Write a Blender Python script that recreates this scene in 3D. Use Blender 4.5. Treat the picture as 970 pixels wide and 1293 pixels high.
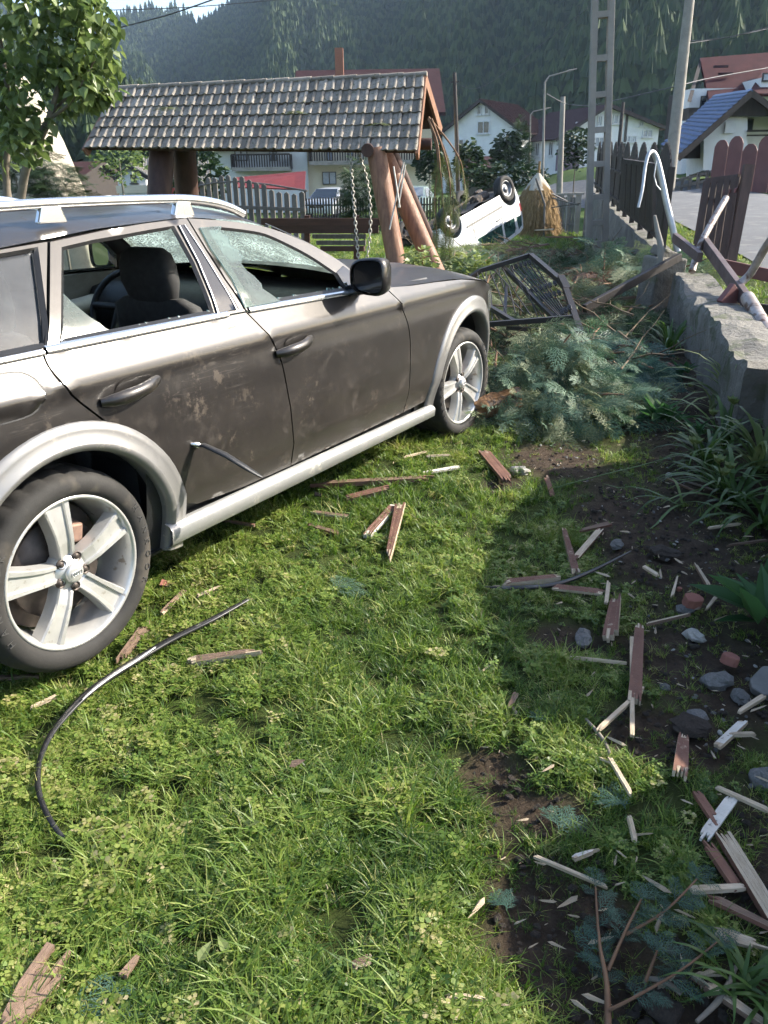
import bpy, bmesh, math, random
import numpy as np
from mathutils import Vector, Matrix, Euler, noise
from mathutils.geometry import delaunay_2d_cdt
R = math.radians
for o in list(bpy.data.objects): bpy.data.objects.remove(o, do_unlink=True)
sc = bpy.context.scene
COL = sc.collection
rng = random.Random(7)

# ------------------------------------------------------------------ camera
F, CXP, CYP = 1000.0, 485.0, 646.5
PITCH, ROLL, CAMH = math.atan((CYP-215)/F), -.015, 1.45
cam = bpy.data.cameras.new('camera'); camo = bpy.data.objects.new('camera', cam); COL.objects.link(camo)
camo.matrix_world = Matrix.Translation((0,0,CAMH)) @ Matrix.Rotation(R(90)-PITCH,4,'X') @ Matrix.Rotation(ROLL,4,'Z')
cam.sensor_fit='VERTICAL'; cam.sensor_height=36; cam.lens=36*F/1293; cam.clip_end=6000; cam.clip_start=.02
sc.camera = camo
# ------------------------------------------------------------------ light
SUN_AZ, SUN_EL = 75.0, 32.0            # degrees clockwise from +Y, above the horizon
w = bpy.data.worlds.new('World'); sc.world = w; w.use_nodes = True
nt = w.node_tree; bg = nt.nodes['Background']
sky = nt.nodes.new('ShaderNodeTexSky'); sky.sky_type='NISHITA'; sky.sun_disc=False
sky.sun_elevation=R(SUN_EL); sky.sun_rotation=R(SUN_AZ); sky.air_density=1.0; sky.dust_density=1.6; sky.ozone_density=1.0
nt.links.new(sky.outputs[0], bg.inputs[0]); bg.inputs[1].default_value=.145
sl = bpy.data.lights.new('sun','SUN'); sl.energy=5.0; sl.angle=R(.55); sl.color=(1,.93,.80)
so = bpy.data.objects.new('sun', sl); COL.objects.link(so)
sd = Vector((math.sin(R(SUN_AZ))*math.cos(R(SUN_EL)), math.cos(R(SUN_AZ))*math.cos(R(SUN_EL)), math.sin(R(SUN_EL))))
so.rotation_euler = sd.to_track_quat('Z','Y').to_euler(); so.location = sd*50
sc.view_settings.view_transform='Standard'; sc.view_settings.look='None'; sc.view_settings.exposure=1.45; sc.view_settings.gamma=1
sc.view_settings.use_curve_mapping=False
sc.cycles.max_bounces=6; sc.cycles.diffuse_bounces=2; sc.cycles.glossy_bounces=3; sc.cycles.transmission_bounces=4; sc.cycles.use_adaptive_sampling=True; sc.cycles.adaptive_threshold=.04; sc.cycles.transparent_max_bounces=16; sc.cycles.volume_bounces=0
sc.cycles.caustics_reflective=False; sc.cycles.caustics_refractive=False

# ------------------------------------------------------------------ where things stand
def ray(x,y):
    u,v=(x-CXP)/F,(y-CYP)/F; cr,sr=math.cos(ROLL),math.sin(ROLL); u,v=u*cr+v*sr,-u*sr+v*cr
    c,s=math.cos(PITCH),math.sin(PITCH); return Vector((u,c-v*s,-s-v*c))
CAMP=Vector((0,0,CAMH))
def at(x,y,Y): d=ray(x,y); return CAMP+d*(Y/d.y)            # the point of a sight line at distance Y
def atz(x,y,z=0.): d=ray(x,y); return CAMP+d*((z-CAMH)/d.z)
def sst(a,b,x):
    t=np.clip((np.asarray(x,float)-a)/(b-a),0,1); return t*t*(3-2*t)
def wallx(y): return np.interp(y,[-10,3,11,30,60],[1.66,1.66,3.62,7.1,12.6])
def gz(x,y):                                                  # height of the ground
    x=np.asarray(x,float); y=np.asarray(y,float)
    zl=-.85*sst(11,36,y)+.9*sst(2,45,x-2)*sst(25,70,y)
    zr=.22+.0185*np.clip(y-8,0,60)-.02*sst(0,30,-y)
    wd=.22+6*sst(24,34,y)
    b=sst(-.02,1,(x-wallx(y))/wd)
    und=.012*np.sin(x*3.1+1.3*y)*np.cos(y*2.3-.7*x)+.008*np.sin(7*x+2*y)
    return zl*(1-b)+zr*b+und*(1-b)
def gnd(x,y): return float(gz(x,y))
def atg(px,py,dz=0.):                                         # where a sight line meets the ground
    p=atz(px,py,0)
    for _ in range(12):
        p=atz(px,py,gnd(p.x,p.y)+dz)
    return p

# ------------------------------------------------------------------ mesh helpers
class MB:
    def __init__(s): s.v=[]; s.f=[]; s.m=[]; s.sm=[]
    def add(s,vs,fs,m=0,smooth=False):
        b=len(s.v); s.v.extend([tuple(v) for v in vs]); s.f.extend([tuple(i+b for i in f) for f in fs]); s.m.extend([m]*len(fs)); s.sm.extend([smooth]*len(fs)); return s
    def box(s,c,d,rot=None,m=0):
        hx,hy,hz=d[0]/2,d[1]/2,d[2]/2
        vs=[Vector((x,y,z)) for z in(-hz,hz) for y in(-hy,hy) for x in(-hx,hx)]
        if rot is not None: vs=[rot@v for v in vs]
        c=Vector(c); return s.add([v+c for v in vs],[(0,2,3,1),(4,5,7,6),(0,1,5,4),(2,6,7,3),(0,4,6,2),(1,3,7,5)],m)
    def beam(s,p,q,a,b=None,upv=(0,0,1),m=0,taper=1.):
        b=a if b is None else b; p=Vector(p);q=Vector(q);d=(q-p).normalized();u=Vector(upv)
        if abs(d.dot(u))>.98: u=Vector((0,1,0))
        sx=d.cross(u).normalized();u=sx.cross(d)
        vs=[]
        for e,k in((p,1.),(q,taper)):
            for i,j in((-1,-1),(1,-1),(1,1),(-1,1)): vs.append(e+sx*(i*a/2*k)+u*(j*b/2*k))
        return s.add(vs,[(3,2,1,0),(4,5,6,7),(0,1,5,4),(1,2,6,5),(2,3,7,6),(3,0,4,7)],m)
    def tube(s,pts,r,n=8,m=0,cap=True,flat=1.):
        pts=[Vector(p) for p in pts]; k=len(pts)
        rs=r if hasattr(r,'__len__') else [r]*k
        vs=[]; prev=None
        for i,p in enumerate(pts):
            d=(pts[min(i+1,k-1)]-pts[max(i-1,0)]).normalized()
            if prev is None:
                u=Vector((0,0,1)) if abs(d.z)<.9 else Vector((1,0,0))
                sx=d.cross(u).normalized()
            else: sx=(prev-d*prev.dot(d)).normalized()
            prev=sx; u=sx.cross(d)
            for j in range(n):
                a=2*math.pi*j/n; vs.append(p+sx*(math.cos(a)*rs[i])+u*(math.sin(a)*rs[i]*flat))
        fs=[(i*n+j,i*n+(j+1)%n,(i+1)*n+(j+1)%n,(i+1)*n+j) for i in range(k-1) for j in range(n)]
        s.add(vs,fs,m,True)
        if cap: s.add(vs[:n],[tuple(range(n))[::-1]],m); s.add(vs[-n:],[tuple(range(n))],m)
        return s
    def lathe(s,prof,n=32,M4=None,m=0,closed=False,mod=None):
        vs=[]
        for j in range(n):
            a=2*math.pi*j/n
            for i,(r,h) in enumerate(prof):
                if mod: r=mod(i,j,r)
                v=Vector((r*math.cos(a),r*math.sin(a),h)); vs.append(M4@v if M4 else v)
        k=len(prof); kk=k if closed else k-1
        fs=[(j*k+i,j*k+(i+1)%k,((j+1)%n)*k+(i+1)%k,((j+1)%n)*k+i) for j in range(n) for i in range(kk)]
        return s.add(vs,fs,m,True)
    def prism(s,poly,h,M4=None,m=0):                          # 2-D outline in xy pushed up by h
        n=len(poly); vs=[Vector((p[0],p[1],0)) for p in poly]+[Vector((p[0],p[1],h)) for p in poly]
        if M4: vs=[M4@v for v in vs]
        return s.add(vs,[tuple(range(n))[::-1],tuple(range(n,2*n))]+[(i,(i+1)%n,n+(i+1)%n,n+i) for i in range(n)],m)
    def sheet(s,grid,m=0,smooth=True):
        a=len(grid);b=len(grid[0]); return s.add([v for r in grid for v in r],[(i*b+j,i*b+j+1,(i+1)*b+j+1,(i+1)*b+j) for i in range(a-1) for j in range(b-1)],m,smooth)
    def mesh(s,name,mats):
        me=bpy.data.meshes.new(name); me.from_pydata([tuple(v) for v in s.v],[],s.f)
        for mt in (mats if isinstance(mats,(list,tuple)) else [mats]): me.materials.append(mt)
        me.polygons.foreach_set('material_index',s.m); me.polygons.foreach_set('use_smooth',s.sm); me.update(); return me
    def build(s,name,mats,parent=None,bevel=0,**kw):
        o=bpy.data.objects.new(name,s.mesh(name,mats)); COL.objects.link(o)
        if parent is not None: put(o,parent)
        if bevel:
            md=o.modifiers.new('bevel','BEVEL'); md.width=bevel; md.segments=2; md.limit_method='ANGLE'; md.angle_limit=R(40)
        tag(o,**kw); return o
WM={}
def put(o,parent):                                            # meshes are written in their thing's own space
    o.parent=parent
def tag(o,label=None,cat=None,group=None,kind=None):
    if label: o['label']=label
    if cat: o['category']=cat
    if group: o['group']=group
    if kind: o['kind']=kind
    return o
def thing(name,label,cat,loc=(0,0,0),rz=0.,group=None,rot=None):
    o=bpy.data.objects.new(name,None); COL.objects.link(o); o.location=loc; o.empty_display_size=.2
    o.rotation_euler=rot if rot is not None else (0,0,rz)
    return tag(o,label,cat,group)
def link(name,me,parent=None,M4=None,**kw):
    o=bpy.data.objects.new(name,me); COL.objects.link(o)
    if parent is not None: o.parent=parent
    if M4 is not None: o.matrix_basis=M4
    return tag(o,**kw)
def from_np(name,V,Fc,mats,smooth=False,parent=None,**kw):
    me=bpy.data.meshes.new(name); V=np.asarray(V,np.float32); Fc=np.asarray(Fc,np.int32); k=Fc.shape[1]
    me.vertices.add(len(V)); me.vertices.foreach_set('co',V.ravel())
    me.loops.add(Fc.size); me.loops.foreach_set('vertex_index',Fc.ravel())
    me.polygons.add(len(Fc)); me.polygons.foreach_set('loop_start',np.arange(0,Fc.size,k,dtype=np.int32)); me.polygons.foreach_set('loop_total',np.full(len(Fc),k,np.int32))
    me.polygons.foreach_set('use_smooth',np.full(len(Fc),smooth))
    for mt in (mats if isinstance(mats,(list,tuple)) else [mats]): me.materials.append(mt)
    me.update(calc_edges=True); me.validate()
    return link(name,me,parent,**kw)

# ------------------------------------------------------------------ material helpers
def N(nt,t,**kw):
    n=nt.nodes.new('ShaderNode'+t)
    for k,v in kw.items():
        if k[0]=='i' and k[1:].isdigit(): n.inputs[int(k[1:])].default_value=v
        elif k in n.inputs: n.inputs[k].default_value=v
        else: setattr(n,k,v)
    return n
def c4(c): return (c[0],c[1],c[2],1)
def newmat(name):
    m=bpy.data.materials.new(name); m.use_nodes=True; nt=m.node_tree; return m,nt,nt.nodes['Principled BSDF'],nt.links.new
def ramp(nt,fac,stops):
    r=nt.nodes.new('ShaderNodeValToRGB'); e=r.color_ramp.elements
    while len(e)<len(stops): e.new(.5)
    for k,(p,c) in zip(e,stops): k.position=p; k.color=c4(c)
    nt.links.new(fac,r.inputs[0]); return r.outputs[0]
def mixc(nt,fac,a,b,mode='MIX'):
    n=nt.nodes.new('ShaderNodeMix'); n.data_type='RGBA'; n.blend_type=mode
    for s,v in((n.inputs[0],fac),(n.inputs[6],a),(n.inputs[7],b)):
        if hasattr(v,'links'): nt.links.new(v,s)
        elif isinstance(v,(int,float)): s.default_value=v
        else: s.default_value=c4(v)
    return n.outputs[2]
def noisen(nt,co,scale,detail=5,rough=.6,stretch=None,dist=0):
    if stretch:
        mp=N(nt,'Mapping'); mp.inputs['Scale'].default_value=stretch; nt.links.new(co,mp.inputs[0]); co=mp.outputs[0]
    n=N(nt,'TexNoise',Scale=scale,Detail=detail,Roughness=rough,Distortion=dist); nt.links.new(co,n.inputs['Vector']); return n.outputs[0]
def mathn(nt,op,a,b=0.):
    n=N(nt,'Math',operation=op)
    for s,v in((n.inputs[0],a),(n.inputs[1],b)):
        if hasattr(v,'links'): nt.links.new(v,s)
        else: s.default_value=v
    return n.outputs[0]
def bumpn(nt,h,strength,dist=.01):
    b=N(nt,'Bump',Strength=strength,Distance=dist); nt.links.new(h,b.inputs['Height']); return b.outputs[0]
def mat(name,c1,c2=None,scale=6,rough=.7,metal=0,bump=0,bscale=None,stretch=None,rand=0,spots=None,sscale=30,sth=.62,coat=0,bdist=.01,spec=.4,detail=6,obj=True,rv=.12):
    m,nt,b,L=newmat(name); tc=N(nt,'TexCoord'); co=tc.outputs['Object'] if obj else tc.outputs['Generated']
    if rand:
        oi=N(nt,'ObjectInfo'); ad=N(nt,'VectorMath',operation='ADD'); L(co,ad.inputs[0])
        mv=N(nt,'VectorMath',operation='SCALE'); mv.inputs['Scale'].default_value=37.; cb=N(nt,'CombineXYZ')
        for i in range(3): L(oi.outputs['Random'],cb.inputs[i])
        L(cb.outputs[0],mv.inputs[0]); L(mv.outputs[0],ad.inputs[1]); co=ad.outputs[0]
    c2=c2 or tuple(x*.7 for x in c1)
    n1=noisen(nt,co,scale,detail,.62,stretch)
    col=ramp(nt,n1,[(.3,c2),(.7,c1)])
    if spots:
        n2=noisen(nt,co,sscale,4,.6); r2=ramp(nt,n2,[(sth-.04,(0,0,0)),(sth+.04,(1,1,1))]); col=mixc(nt,r2,col,spots)
    if rand:
        mr=N(nt,'MapRange'); L(oi.outputs['Random'],mr.inputs[0]); mr.inputs[3].default_value=1-rand; mr.inputs[4].default_value=1+rand*.6
        hv=N(nt,'HueSaturation'); L(mr.outputs[0],hv.inputs['Value']); L(col,hv.inputs['Color']); col=hv.outputs[0]
    L(col,b.inputs['Base Color']); b.inputs['Metallic'].default_value=metal; b.inputs['Specular IOR Level'].default_value=spec
    mr=N(nt,'MapRange'); L(n1,mr.inputs[0]); mr.inputs[3].default_value=min(1,rough+rv); mr.inputs[4].default_value=max(.03,rough-rv); L(mr.outputs[0],b.inputs['Roughness'])
    if coat: b.inputs['Coat Weight'].default_value=coat; b.inputs['Coat Roughness'].default_value=.06
    if bump:
        nb=noisen(nt,co,bscale or scale*4,6,.65,stretch); L(bumpn(nt,nb,bump,bdist),b.inputs['Normal'])
    return m
def leafmat(name,c1,c2,rough=.5,trans=.35,tc3=None,scale=3,attr=None,spec=.3):
    m,nt,b,L=newmat(name); out=nt.nodes['Material Output']
    geo=N(nt,'NewGeometry'); tc=N(nt,'TexCoord'); n1=noisen(nt,tc.outputs['Object'],scale,3)
    ri=geo.outputs['Random Per Island']; mx=mathn(nt,'ADD',mathn(nt,'MULTIPLY',ri,.6),mathn(nt,'MULTIPLY',n1,.5))
    col=ramp(nt,mx,[(.15,c2),(.75,c1)]+([(1.,tc3)] if tc3 else []))
    L(col,b.inputs['Base Color']); b.inputs['Roughness'].default_value=rough; b.inputs['Specular IOR Level'].default_value=spec
    t=N(nt,'BsdfTranslucent'); hv=N(nt,'HueSaturation',Value=1.5,Saturation=1.1); L(col,hv.inputs['Color']); L(hv.outputs[0],t.inputs[0])
    ms=N(nt,'MixShader'); ms.inputs[0].default_value=trans; L(b.outputs[0],ms.inputs[1]); L(t.outputs[0],ms.inputs[2]); L(ms.outputs[0],out.inputs[0]); return m
def glassmat(name,tint=(.75,.82,.80),rough=.02,dirt=.1,dcol=(.35,.33,.3),crack=None):
    m,nt,b,L=newmat(name); out=nt.nodes['Material Output']; tc=N(nt,'TexCoord'); co=tc.outputs['Object']
    tr=N(nt,'BsdfTransparent'); tr.inputs[0].default_value=c4(tint); gl=N(nt,'BsdfGlossy'); gl.inputs[0].default_value=(1,1,1,1); gl.inputs['Roughness'].default_value=rough
    fr=N(nt,'Fresnel',IOR=1.5); ms=N(nt,'MixShader'); L(fr.outputs[0],ms.inputs[0]); L(tr.outputs[0],ms.inputs[1]); L(gl.outputs[0],ms.inputs[2])
    d0=N(nt,'BsdfDiffuse'); d0.inputs[0].default_value=c4(dcol); d1=N(nt,'BsdfTranslucent'); d1.inputs[0].default_value=c4(dcol); df=N(nt,'MixShader'); df.inputs[0].default_value=.6 if crack else .15; L(d0.outputs[0],df.inputs[1]); L(d1.outputs[0],df.inputs[2]); n1=noisen(nt,co,9,6,.7)
    fac=mathn(nt,'MULTIPLY',n1,dirt*2)
    if crack:
        dens,amt=crack; v=N(nt,'TexVoronoi',feature='DISTANCE_TO_EDGE',Scale=dens); wv=noisen(nt,co,6,3); 
        va=N(nt,'VectorMath',operation='ADD'); L(co,va.inputs[0]); sc3=N(nt,'VectorMath',operation='SCALE'); sc3.inputs['Scale'].default_value=.25; cb=N(nt,'CombineXYZ'); L(wv,cb.inputs[0]); L(wv,cb.inputs[2]); L(cb.outputs[0],sc3.inputs[0]); L(sc3.outputs[0],va.inputs[1]); L(va.outputs[0],v.inputs['Vector'])
        cr=ramp(nt,v.outputs[0],[(.0,(1,1,1)),(.13,(.1,.1,.1))]); big=noisen(nt,co,5,4,.7); bm=ramp(nt,big,[(.38,(.1,.1,.1)),(.62,(1,1,1))])
        cf=mathn(nt,'MULTIPLY',cr,bm); fac=mathn(nt,'MAXIMUM',fac,mathn(nt,'MULTIPLY',cf,amt))
    m2=N(nt,'MixShader'); L(fac,m2.inputs[0]); L(ms.outputs[0],m2.inputs[1]); L(df.outputs[0],m2.inputs[2]); L(m2.outputs[0],out.inputs[0]); return m
# ------------------------------------------------------------------ ground, road, hills
def gz2(x,y):
    x=np.asarray(x,float); y=np.asarray(y,float)
    return gz(x,y)+.42*sst(6.3,9.,x-wallx(y))*sst(5,20,y)
gz_full=gz2
def gnd(x,y): return float(gz2(x,y))
def vnoise(x,y,s,seed=0.):
    x=np.asarray(x,float); y=np.asarray(y,float); sh=np.broadcast(x,y).shape
    xx=np.broadcast_to(x,sh).ravel(); yy=np.broadcast_to(y,sh).ravel()
    return np.array([noise.noise(Vector((a*s+seed,b*s-seed,seed*.7))) for a,b in zip(xx,yy)]).reshape(sh)
BLOBS=[(.33,1.17,.22,.26),(.40,1.48,.15,.10),(.28,1.62,.10,.12),(.75,1.75,.22,.16),(.95,1.25,.30,.30),(.62,2.25,.16,.12),(1.0,2.1,.3,.35),(1.15,3.0,.32,.8),(.95,4.1,.3,.4),(.55,.95,.3,.2),(.62,3.7,.12,.1),
       (3.2,15.,1.6,1.8),(4.0,13.,1.2,1.6),(2.0,9.5,1.3,1.4),(1.6,7.2,.9,1.2),(1.2,5.6,.8,.7),(2.4,11.5,1.2,1.2)]
def soil(x,y):
    x=np.asarray(x,float); y=np.asarray(y,float)
    n=vnoise(x,y,2.6,3.)*.5+vnoise(x,y,7.,9.)*.28
    s=sst(.62,1.42,x-.16*np.clip(y-2.6,0,9)+n*.8)*.95
    for bx,by,rx,ry in BLOBS:
        d=np.sqrt(((x-bx)/rx)**2+((y-by)/ry)**2); s=np.maximum(s,1-sst(.55,1.25,d+n*.6))
    s=s*(1-sst(16.5,18.5,y)); s=np.where(x>wallx(y)+.3,0,s)
    return np.clip(s,0,1)
def coords(segs):
    out=[]
    for a,b,st in segs: out+=list(np.arange(a,b,st))
    return np.array(out+[segs[-1][1]])
gx=coords([(-900,-100,80),(-100,-30,8),(-30,-6,1.2),(-6,-1.5,.2),(-1.5,2.4,.06),(2.4,9,.15),(9,30,1.),(30,120,8),(120,900,80)])
gy=coords([(-60,-4,6),(-4,.4,.4),(.4,6,.06),(6,18,.15),(18,40,.6),(40,130,4),(130,900,70)])
GX,GY=np.meshgrid(gx,gy); SO=np.zeros_like(GX); near=(GX>-3)&(GX<9)&(GY>0)&(GY<19); SO[near]=soil(GX[near],GY[near])
clod=np.zeros_like(GX); clod[near]=vnoise(GX[near],GY[near],9.,1.)*.022+vnoise(GX[near],GY[near],28.,5.)*.009
GZ=gz2(GX,GY)+clod*SO-.012*SO*(GY<5)
V=np.stack([GX,GY,GZ],-1).reshape(-1,3); a,b=len(gy),len(gx); idx=np.arange(a*b).reshape(a,b)
FC=np.stack([idx[:-1,:-1],idx[:-1,1:],idx[1:,1:],idx[1:,:-1]],-1).reshape(-1,4)
def ground_mat():
    m,nt,b,L=newmat('ground'); tc=N(nt,'TexCoord'); co=tc.outputs['Object']
    at_=N(nt,'Attribute',attribute_name='soil')
    s1=ramp(nt,noisen(nt,co,14,8,.7),[(.3,(.030,.021,.014)),(.55,(.066,.047,.033)),(.75,(.110,.082,.058))])
    g1=ramp(nt,noisen(nt,co,5,6,.7),[(.3,(.026,.034,.010)),(.6,(.05,.068,.016)),(.8,(.085,.095,.028))])
    far=ramp(nt,noisen(nt,co,.25,6,.6),[(.3,(.030,.060,.012)),(.7,(.075,.115,.028))])
    sx=N(nt,'SeparateXYZ'); L(co,sx.inputs[0]); mr=N(nt,'MapRange'); L(sx.outputs[1],mr.inputs[0]); mr.inputs[1].default_value=9; mr.inputs[2].default_value=24
    g2=mixc(nt,mr.outputs[0],g1,far); col=mixc(nt,at_.outputs['Fac'],g2,s1)
    L(col,b.inputs['Base Color']); b.inputs['Roughness'].default_value=.95; b.inputs['Specular IOR Level'].default_value=.15
    L(bumpn(nt,noisen(nt,co,45,8,.75),.9,.02),b.inputs['Normal']); return m
go=from_np('ground',V,FC,ground_mat(),True,kind='structure')
atr=go.data.attributes.new('soil','FLOAT','POINT'); atr.data.foreach_set('value',SO.ravel().astype(np.float32))

ry=coords([(-20,60,1.),(60,75,3)]); rows=[]
for k in np.linspace(0,1,9):
    rows.append([Vector((float(wallx(y))+1.3+4.4*k+max(0,y-45)*-.1, y, float(gz2(wallx(y)+1.3+4.4*k+max(0,y-45)*-.1,y))+.02+.05*math.sin(k*math.pi))) for y in ry])
m_road=mat('asphalt',(.115,.117,.122),(.085,.087,.093),.9,.85,bump=.5,bscale=60,spots=(.15,.148,.145),sscale=2.5,sth=.58,bdist=.006)
MB().sheet(rows).build('road',m_road,kind='structure')
# a worn line where the tarmac meets the verge
# hills: polar height fields
def hill(name,az0,az1,r0,r1,elevf,matx,na=90,nr=26,sh=1.35,gul=.0,seed=1.,rsc=None):
    grid=[]
    for i in range(na):
        az=R(az0+(az1-az0)*i/(na-1)); row=[]; top=math.tan(R(elevf(math.degrees(az))))*r1*(1 if not rsc else rsc(math.degrees(az)))
        for j in range(nr):
            t=j/(nr-1); r=(r0+(r1-r0)*t)*(1 if not rsc else rsc(math.degrees(az)))
            z=top*t**sh+1.5
            z+=gul*math.sin(t*math.pi)*(noise.noise(Vector((math.degrees(az)*.16+seed,t*1.2,seed)))+.5*noise.noise(Vector((math.degrees(az)*.45+seed,t*2.5,seed))))
            row.append(Vector((math.sin(az)*r,math.cos(az)*r,z)))
        # the back slope so that the hill is a solid mass
        for q in (1.25,1.6): row.append(Vector((math.sin(az)*r*q,math.cos(az)*r*q,max(0,top*(2.1-q*1.1)))))
        grid.append(row)
    return grid
m_hill=mat('forest_floor',(.035,.05,.018),(.016,.024,.010),.05,.95)
def el_main(a): return np.interp(a,[-40,-21,-16,-12.3,-9.2,-6,-1,12,30,50],[2.0,3.0,5.2,6.9,8.6,11.2,14.5,17,17,13])
def el_left(a): return np.interp(a,[-70,-40,-27,-20,-16.5,-14.5,-12.5,-11.2,-10,-6],[10,9.5,8.3,8.0,7.75,8.1,8.45,8.1,7.6,5])
def el_near(a): return np.interp(a,[-70,-32,-24,-20,-16,-14.2,-12.5,-9],[6.5,6,5.8,5.3,3.7,2.1,.8,.5])
hills=[('main',hill('m',-34,52,260,950,el_main,m_hill,120,30,1.2,45.,3.,lambda a:float(np.interp(a,[-14,0,14,30],[1.,.85,.55,.45])))),('left',hill('l',-70,-5,420,900,el_left,m_hill,80,26,1.2,40.,8.)),('near',hill('n',-70,-9,95,190,el_near,m_hill,60,16,1.1,4.,5.))]
pts=[]; nr_=np.random.default_rng(4)
for (nm,g),(cnt,hmin,hmax) in zip(hills,[(30000,10,18),(9000,14,22),(3600,5,9)]):
    mb=MB().sheet(g); o=mb.build('forested_hill',m_hill,kind='structure')
    na=len(g); nr=len(g[0])-2
    for _ in range(cnt):
        u=rng.random()*(na-1.001); v=(rng.random()**.75)*(nr-1.001); i,j=int(u),int(v); fu,fv=u-i,v-j
        p=(g[i][j]*(1-fu)*(1-fv)+g[i+1][j]*fu*(1-fv)+g[i][j+1]*(1-fu)*fv+g[i+1][j+1]*fu*fv)
        az=math.degrees(math.atan2(p.x,p.y))
        if az<-33 or az>34: continue
        h=hmin+(hmax-hmin)*rng.random()**1.3; pts.append((p.x,p.y,p.z-.5,h,rng.random()*6.28,rng.randrange(4),rng.random()))
# a conifer of jagged tiers
m_con=leafmat('conifer_far',(.075,.110,.040),(.020,.042,.018),.8,.12,scale=.3)
def conifer_mesh(name,seed,mt,tiers=7,n=9,bare=.06):
    r=random.Random(seed); mb=MB()
    for t in range(tiers):
        z0=bare+(1-bare)*t/tiers; z1=min(1.,z0+1.75/tiers); rad=.21*(1-t/tiers)**.85+.015
        vs=[(0,0,z1)]
        for k in range(n*2):
            a=math.pi*k/n+t*.7; rr=rad*(1 if k%2==0 else .55)*(.75+.5*r.random()); vs.append((rr*math.cos(a),rr*math.sin(a),z0-(.03 if k%2==0 else -.02)*r.random()))
        mb.add(vs,[(0,1+k,1+(k+1)%(n*2)) for k in range(n*2)])
    mb.tube([(0,0,-.03),(0,0,.3)],.012,5); return mb.mesh(name,mt)
def instancer(name,pos,scl,rot,pick,tint,templates,**kw):
    me=bpy.data.meshes.new(name); n=len(pos); me.vertices.add(n); me.vertices.foreach_set('co',np.asarray(pos,np.float32).ravel())
    for an,ty,val,fld in(('scl','FLOAT_VECTOR',scl,'vector'),('rot','FLOAT_VECTOR',rot,'vector'),('pick','INT',pick,'value'),('tint','FLOAT',tint,'value')):
        a=me.attributes.new(an,ty,'POINT'); arr=np.asarray(val,np.int32 if ty=='INT' else np.float32).ravel(); a.data.foreach_set(fld,arr)
    o=link(name,me,**kw); col=bpy.data.collections.new(name+'_templates')
    for i,t in enumerate(templates):
        to=bpy.data.objects.new('%s_piece_%02d'%(name,i),t); col.objects.link(to)
    ng=bpy.data.node_groups.new(name,'GeometryNodeTree'); ng.interface.new_socket('Geometry',in_out='INPUT',socket_type='NodeSocketGeometry'); ng.interface.new_socket('Geometry',in_out='OUTPUT',socket_type='NodeSocketGeometry')
    gi=ng.nodes.new('NodeGroupInput'); go_=ng.nodes.new('NodeGroupOutput'); ip=ng.nodes.new('GeometryNodeInstanceOnPoints'); ci=ng.nodes.new('GeometryNodeCollectionInfo')
    ci.inputs['Collection'].default_value=col; ci.inputs['Separate Children'].default_value=True; ci.inputs['Reset Children'].default_value=True
    def na(n,t): q=ng.nodes.new('GeometryNodeInputNamedAttribute'); q.data_type=t; q.inputs[0].default_value=n; return q.outputs['Attribute']
    L=ng.links.new; L(gi.outputs[0],ip.inputs['Points']); L(ci.outputs[0],ip.inputs['Instance']); ip.inputs['Pick Instance'].default_value=True
    L(na('pick','INT'),ip.inputs['Instance Index']); L(na('scl','FLOAT_VECTOR'),ip.inputs['Scale'])
    er=ng.nodes.new('FunctionNodeEulerToRotation'); L(na('rot','FLOAT_VECTOR'),er.inputs[0]); L(er.outputs[0],ip.inputs['Rotation'])
    L(ip.outputs[0],go_.inputs[0]); md=o.modifiers.new('scatter','NODES'); md.node_group=ng; return o
P=np.array([p[:3] for p in pts]); Hh=np.array([p[3] for p in pts])
instancer('forest',P,np.stack([Hh,Hh,Hh],-1),[(0,0,p[4]) for p in pts],[p[5] for p in pts],[p[6] for p in pts],[conifer_mesh('conifer_%d'%i,i+3,m_con) for i in range(4)],kind='stuff',label='dense conifer forest covering the hills behind the village')
# ------------------------------------------------------------------ grass
def grass_mat():
    m,nt,b,L=newmat('grass'); out=nt.nodes['Material Output']; at_=N(nt,'Attribute',attribute_name='tint',attribute_type='INSTANCER'); geo=N(nt,'NewGeometry')
    f=mathn(nt,'ADD',mathn(nt,'MULTIPLY',at_.outputs['Fac'],.62),mathn(nt,'MULTIPLY',geo.outputs['Random Per Island'],.42))
    col=ramp(nt,f,[(.0,(.019,.047,.011)),(.22,(.056,.112,.020)),(.44,(.130,.202,.037)),(.66,(.220,.275,.064)),(.88,(.33,.32,.125)),(1.,(.47,.40,.23))])
    L(col,b.inputs['Base Color']); b.inputs['Roughness'].default_value=.45; b.inputs['Specular IOR Level'].default_value=.35
    t=N(nt,'BsdfTranslucent'); hv=N(nt,'HueSaturation',Value=1.6,Saturation=1.1); L(col,hv.inputs['Color']); L(hv.outputs[0],t.inputs[0])
    ms=N(nt,'MixShader'); ms.inputs[0].default_value=.38; L(b.outputs[0],ms.inputs[1]); L(t.outputs[0],ms.inputs[2]); L(ms.outputs[0],out.inputs[0]); return m
MG=grass_mat()
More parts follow.
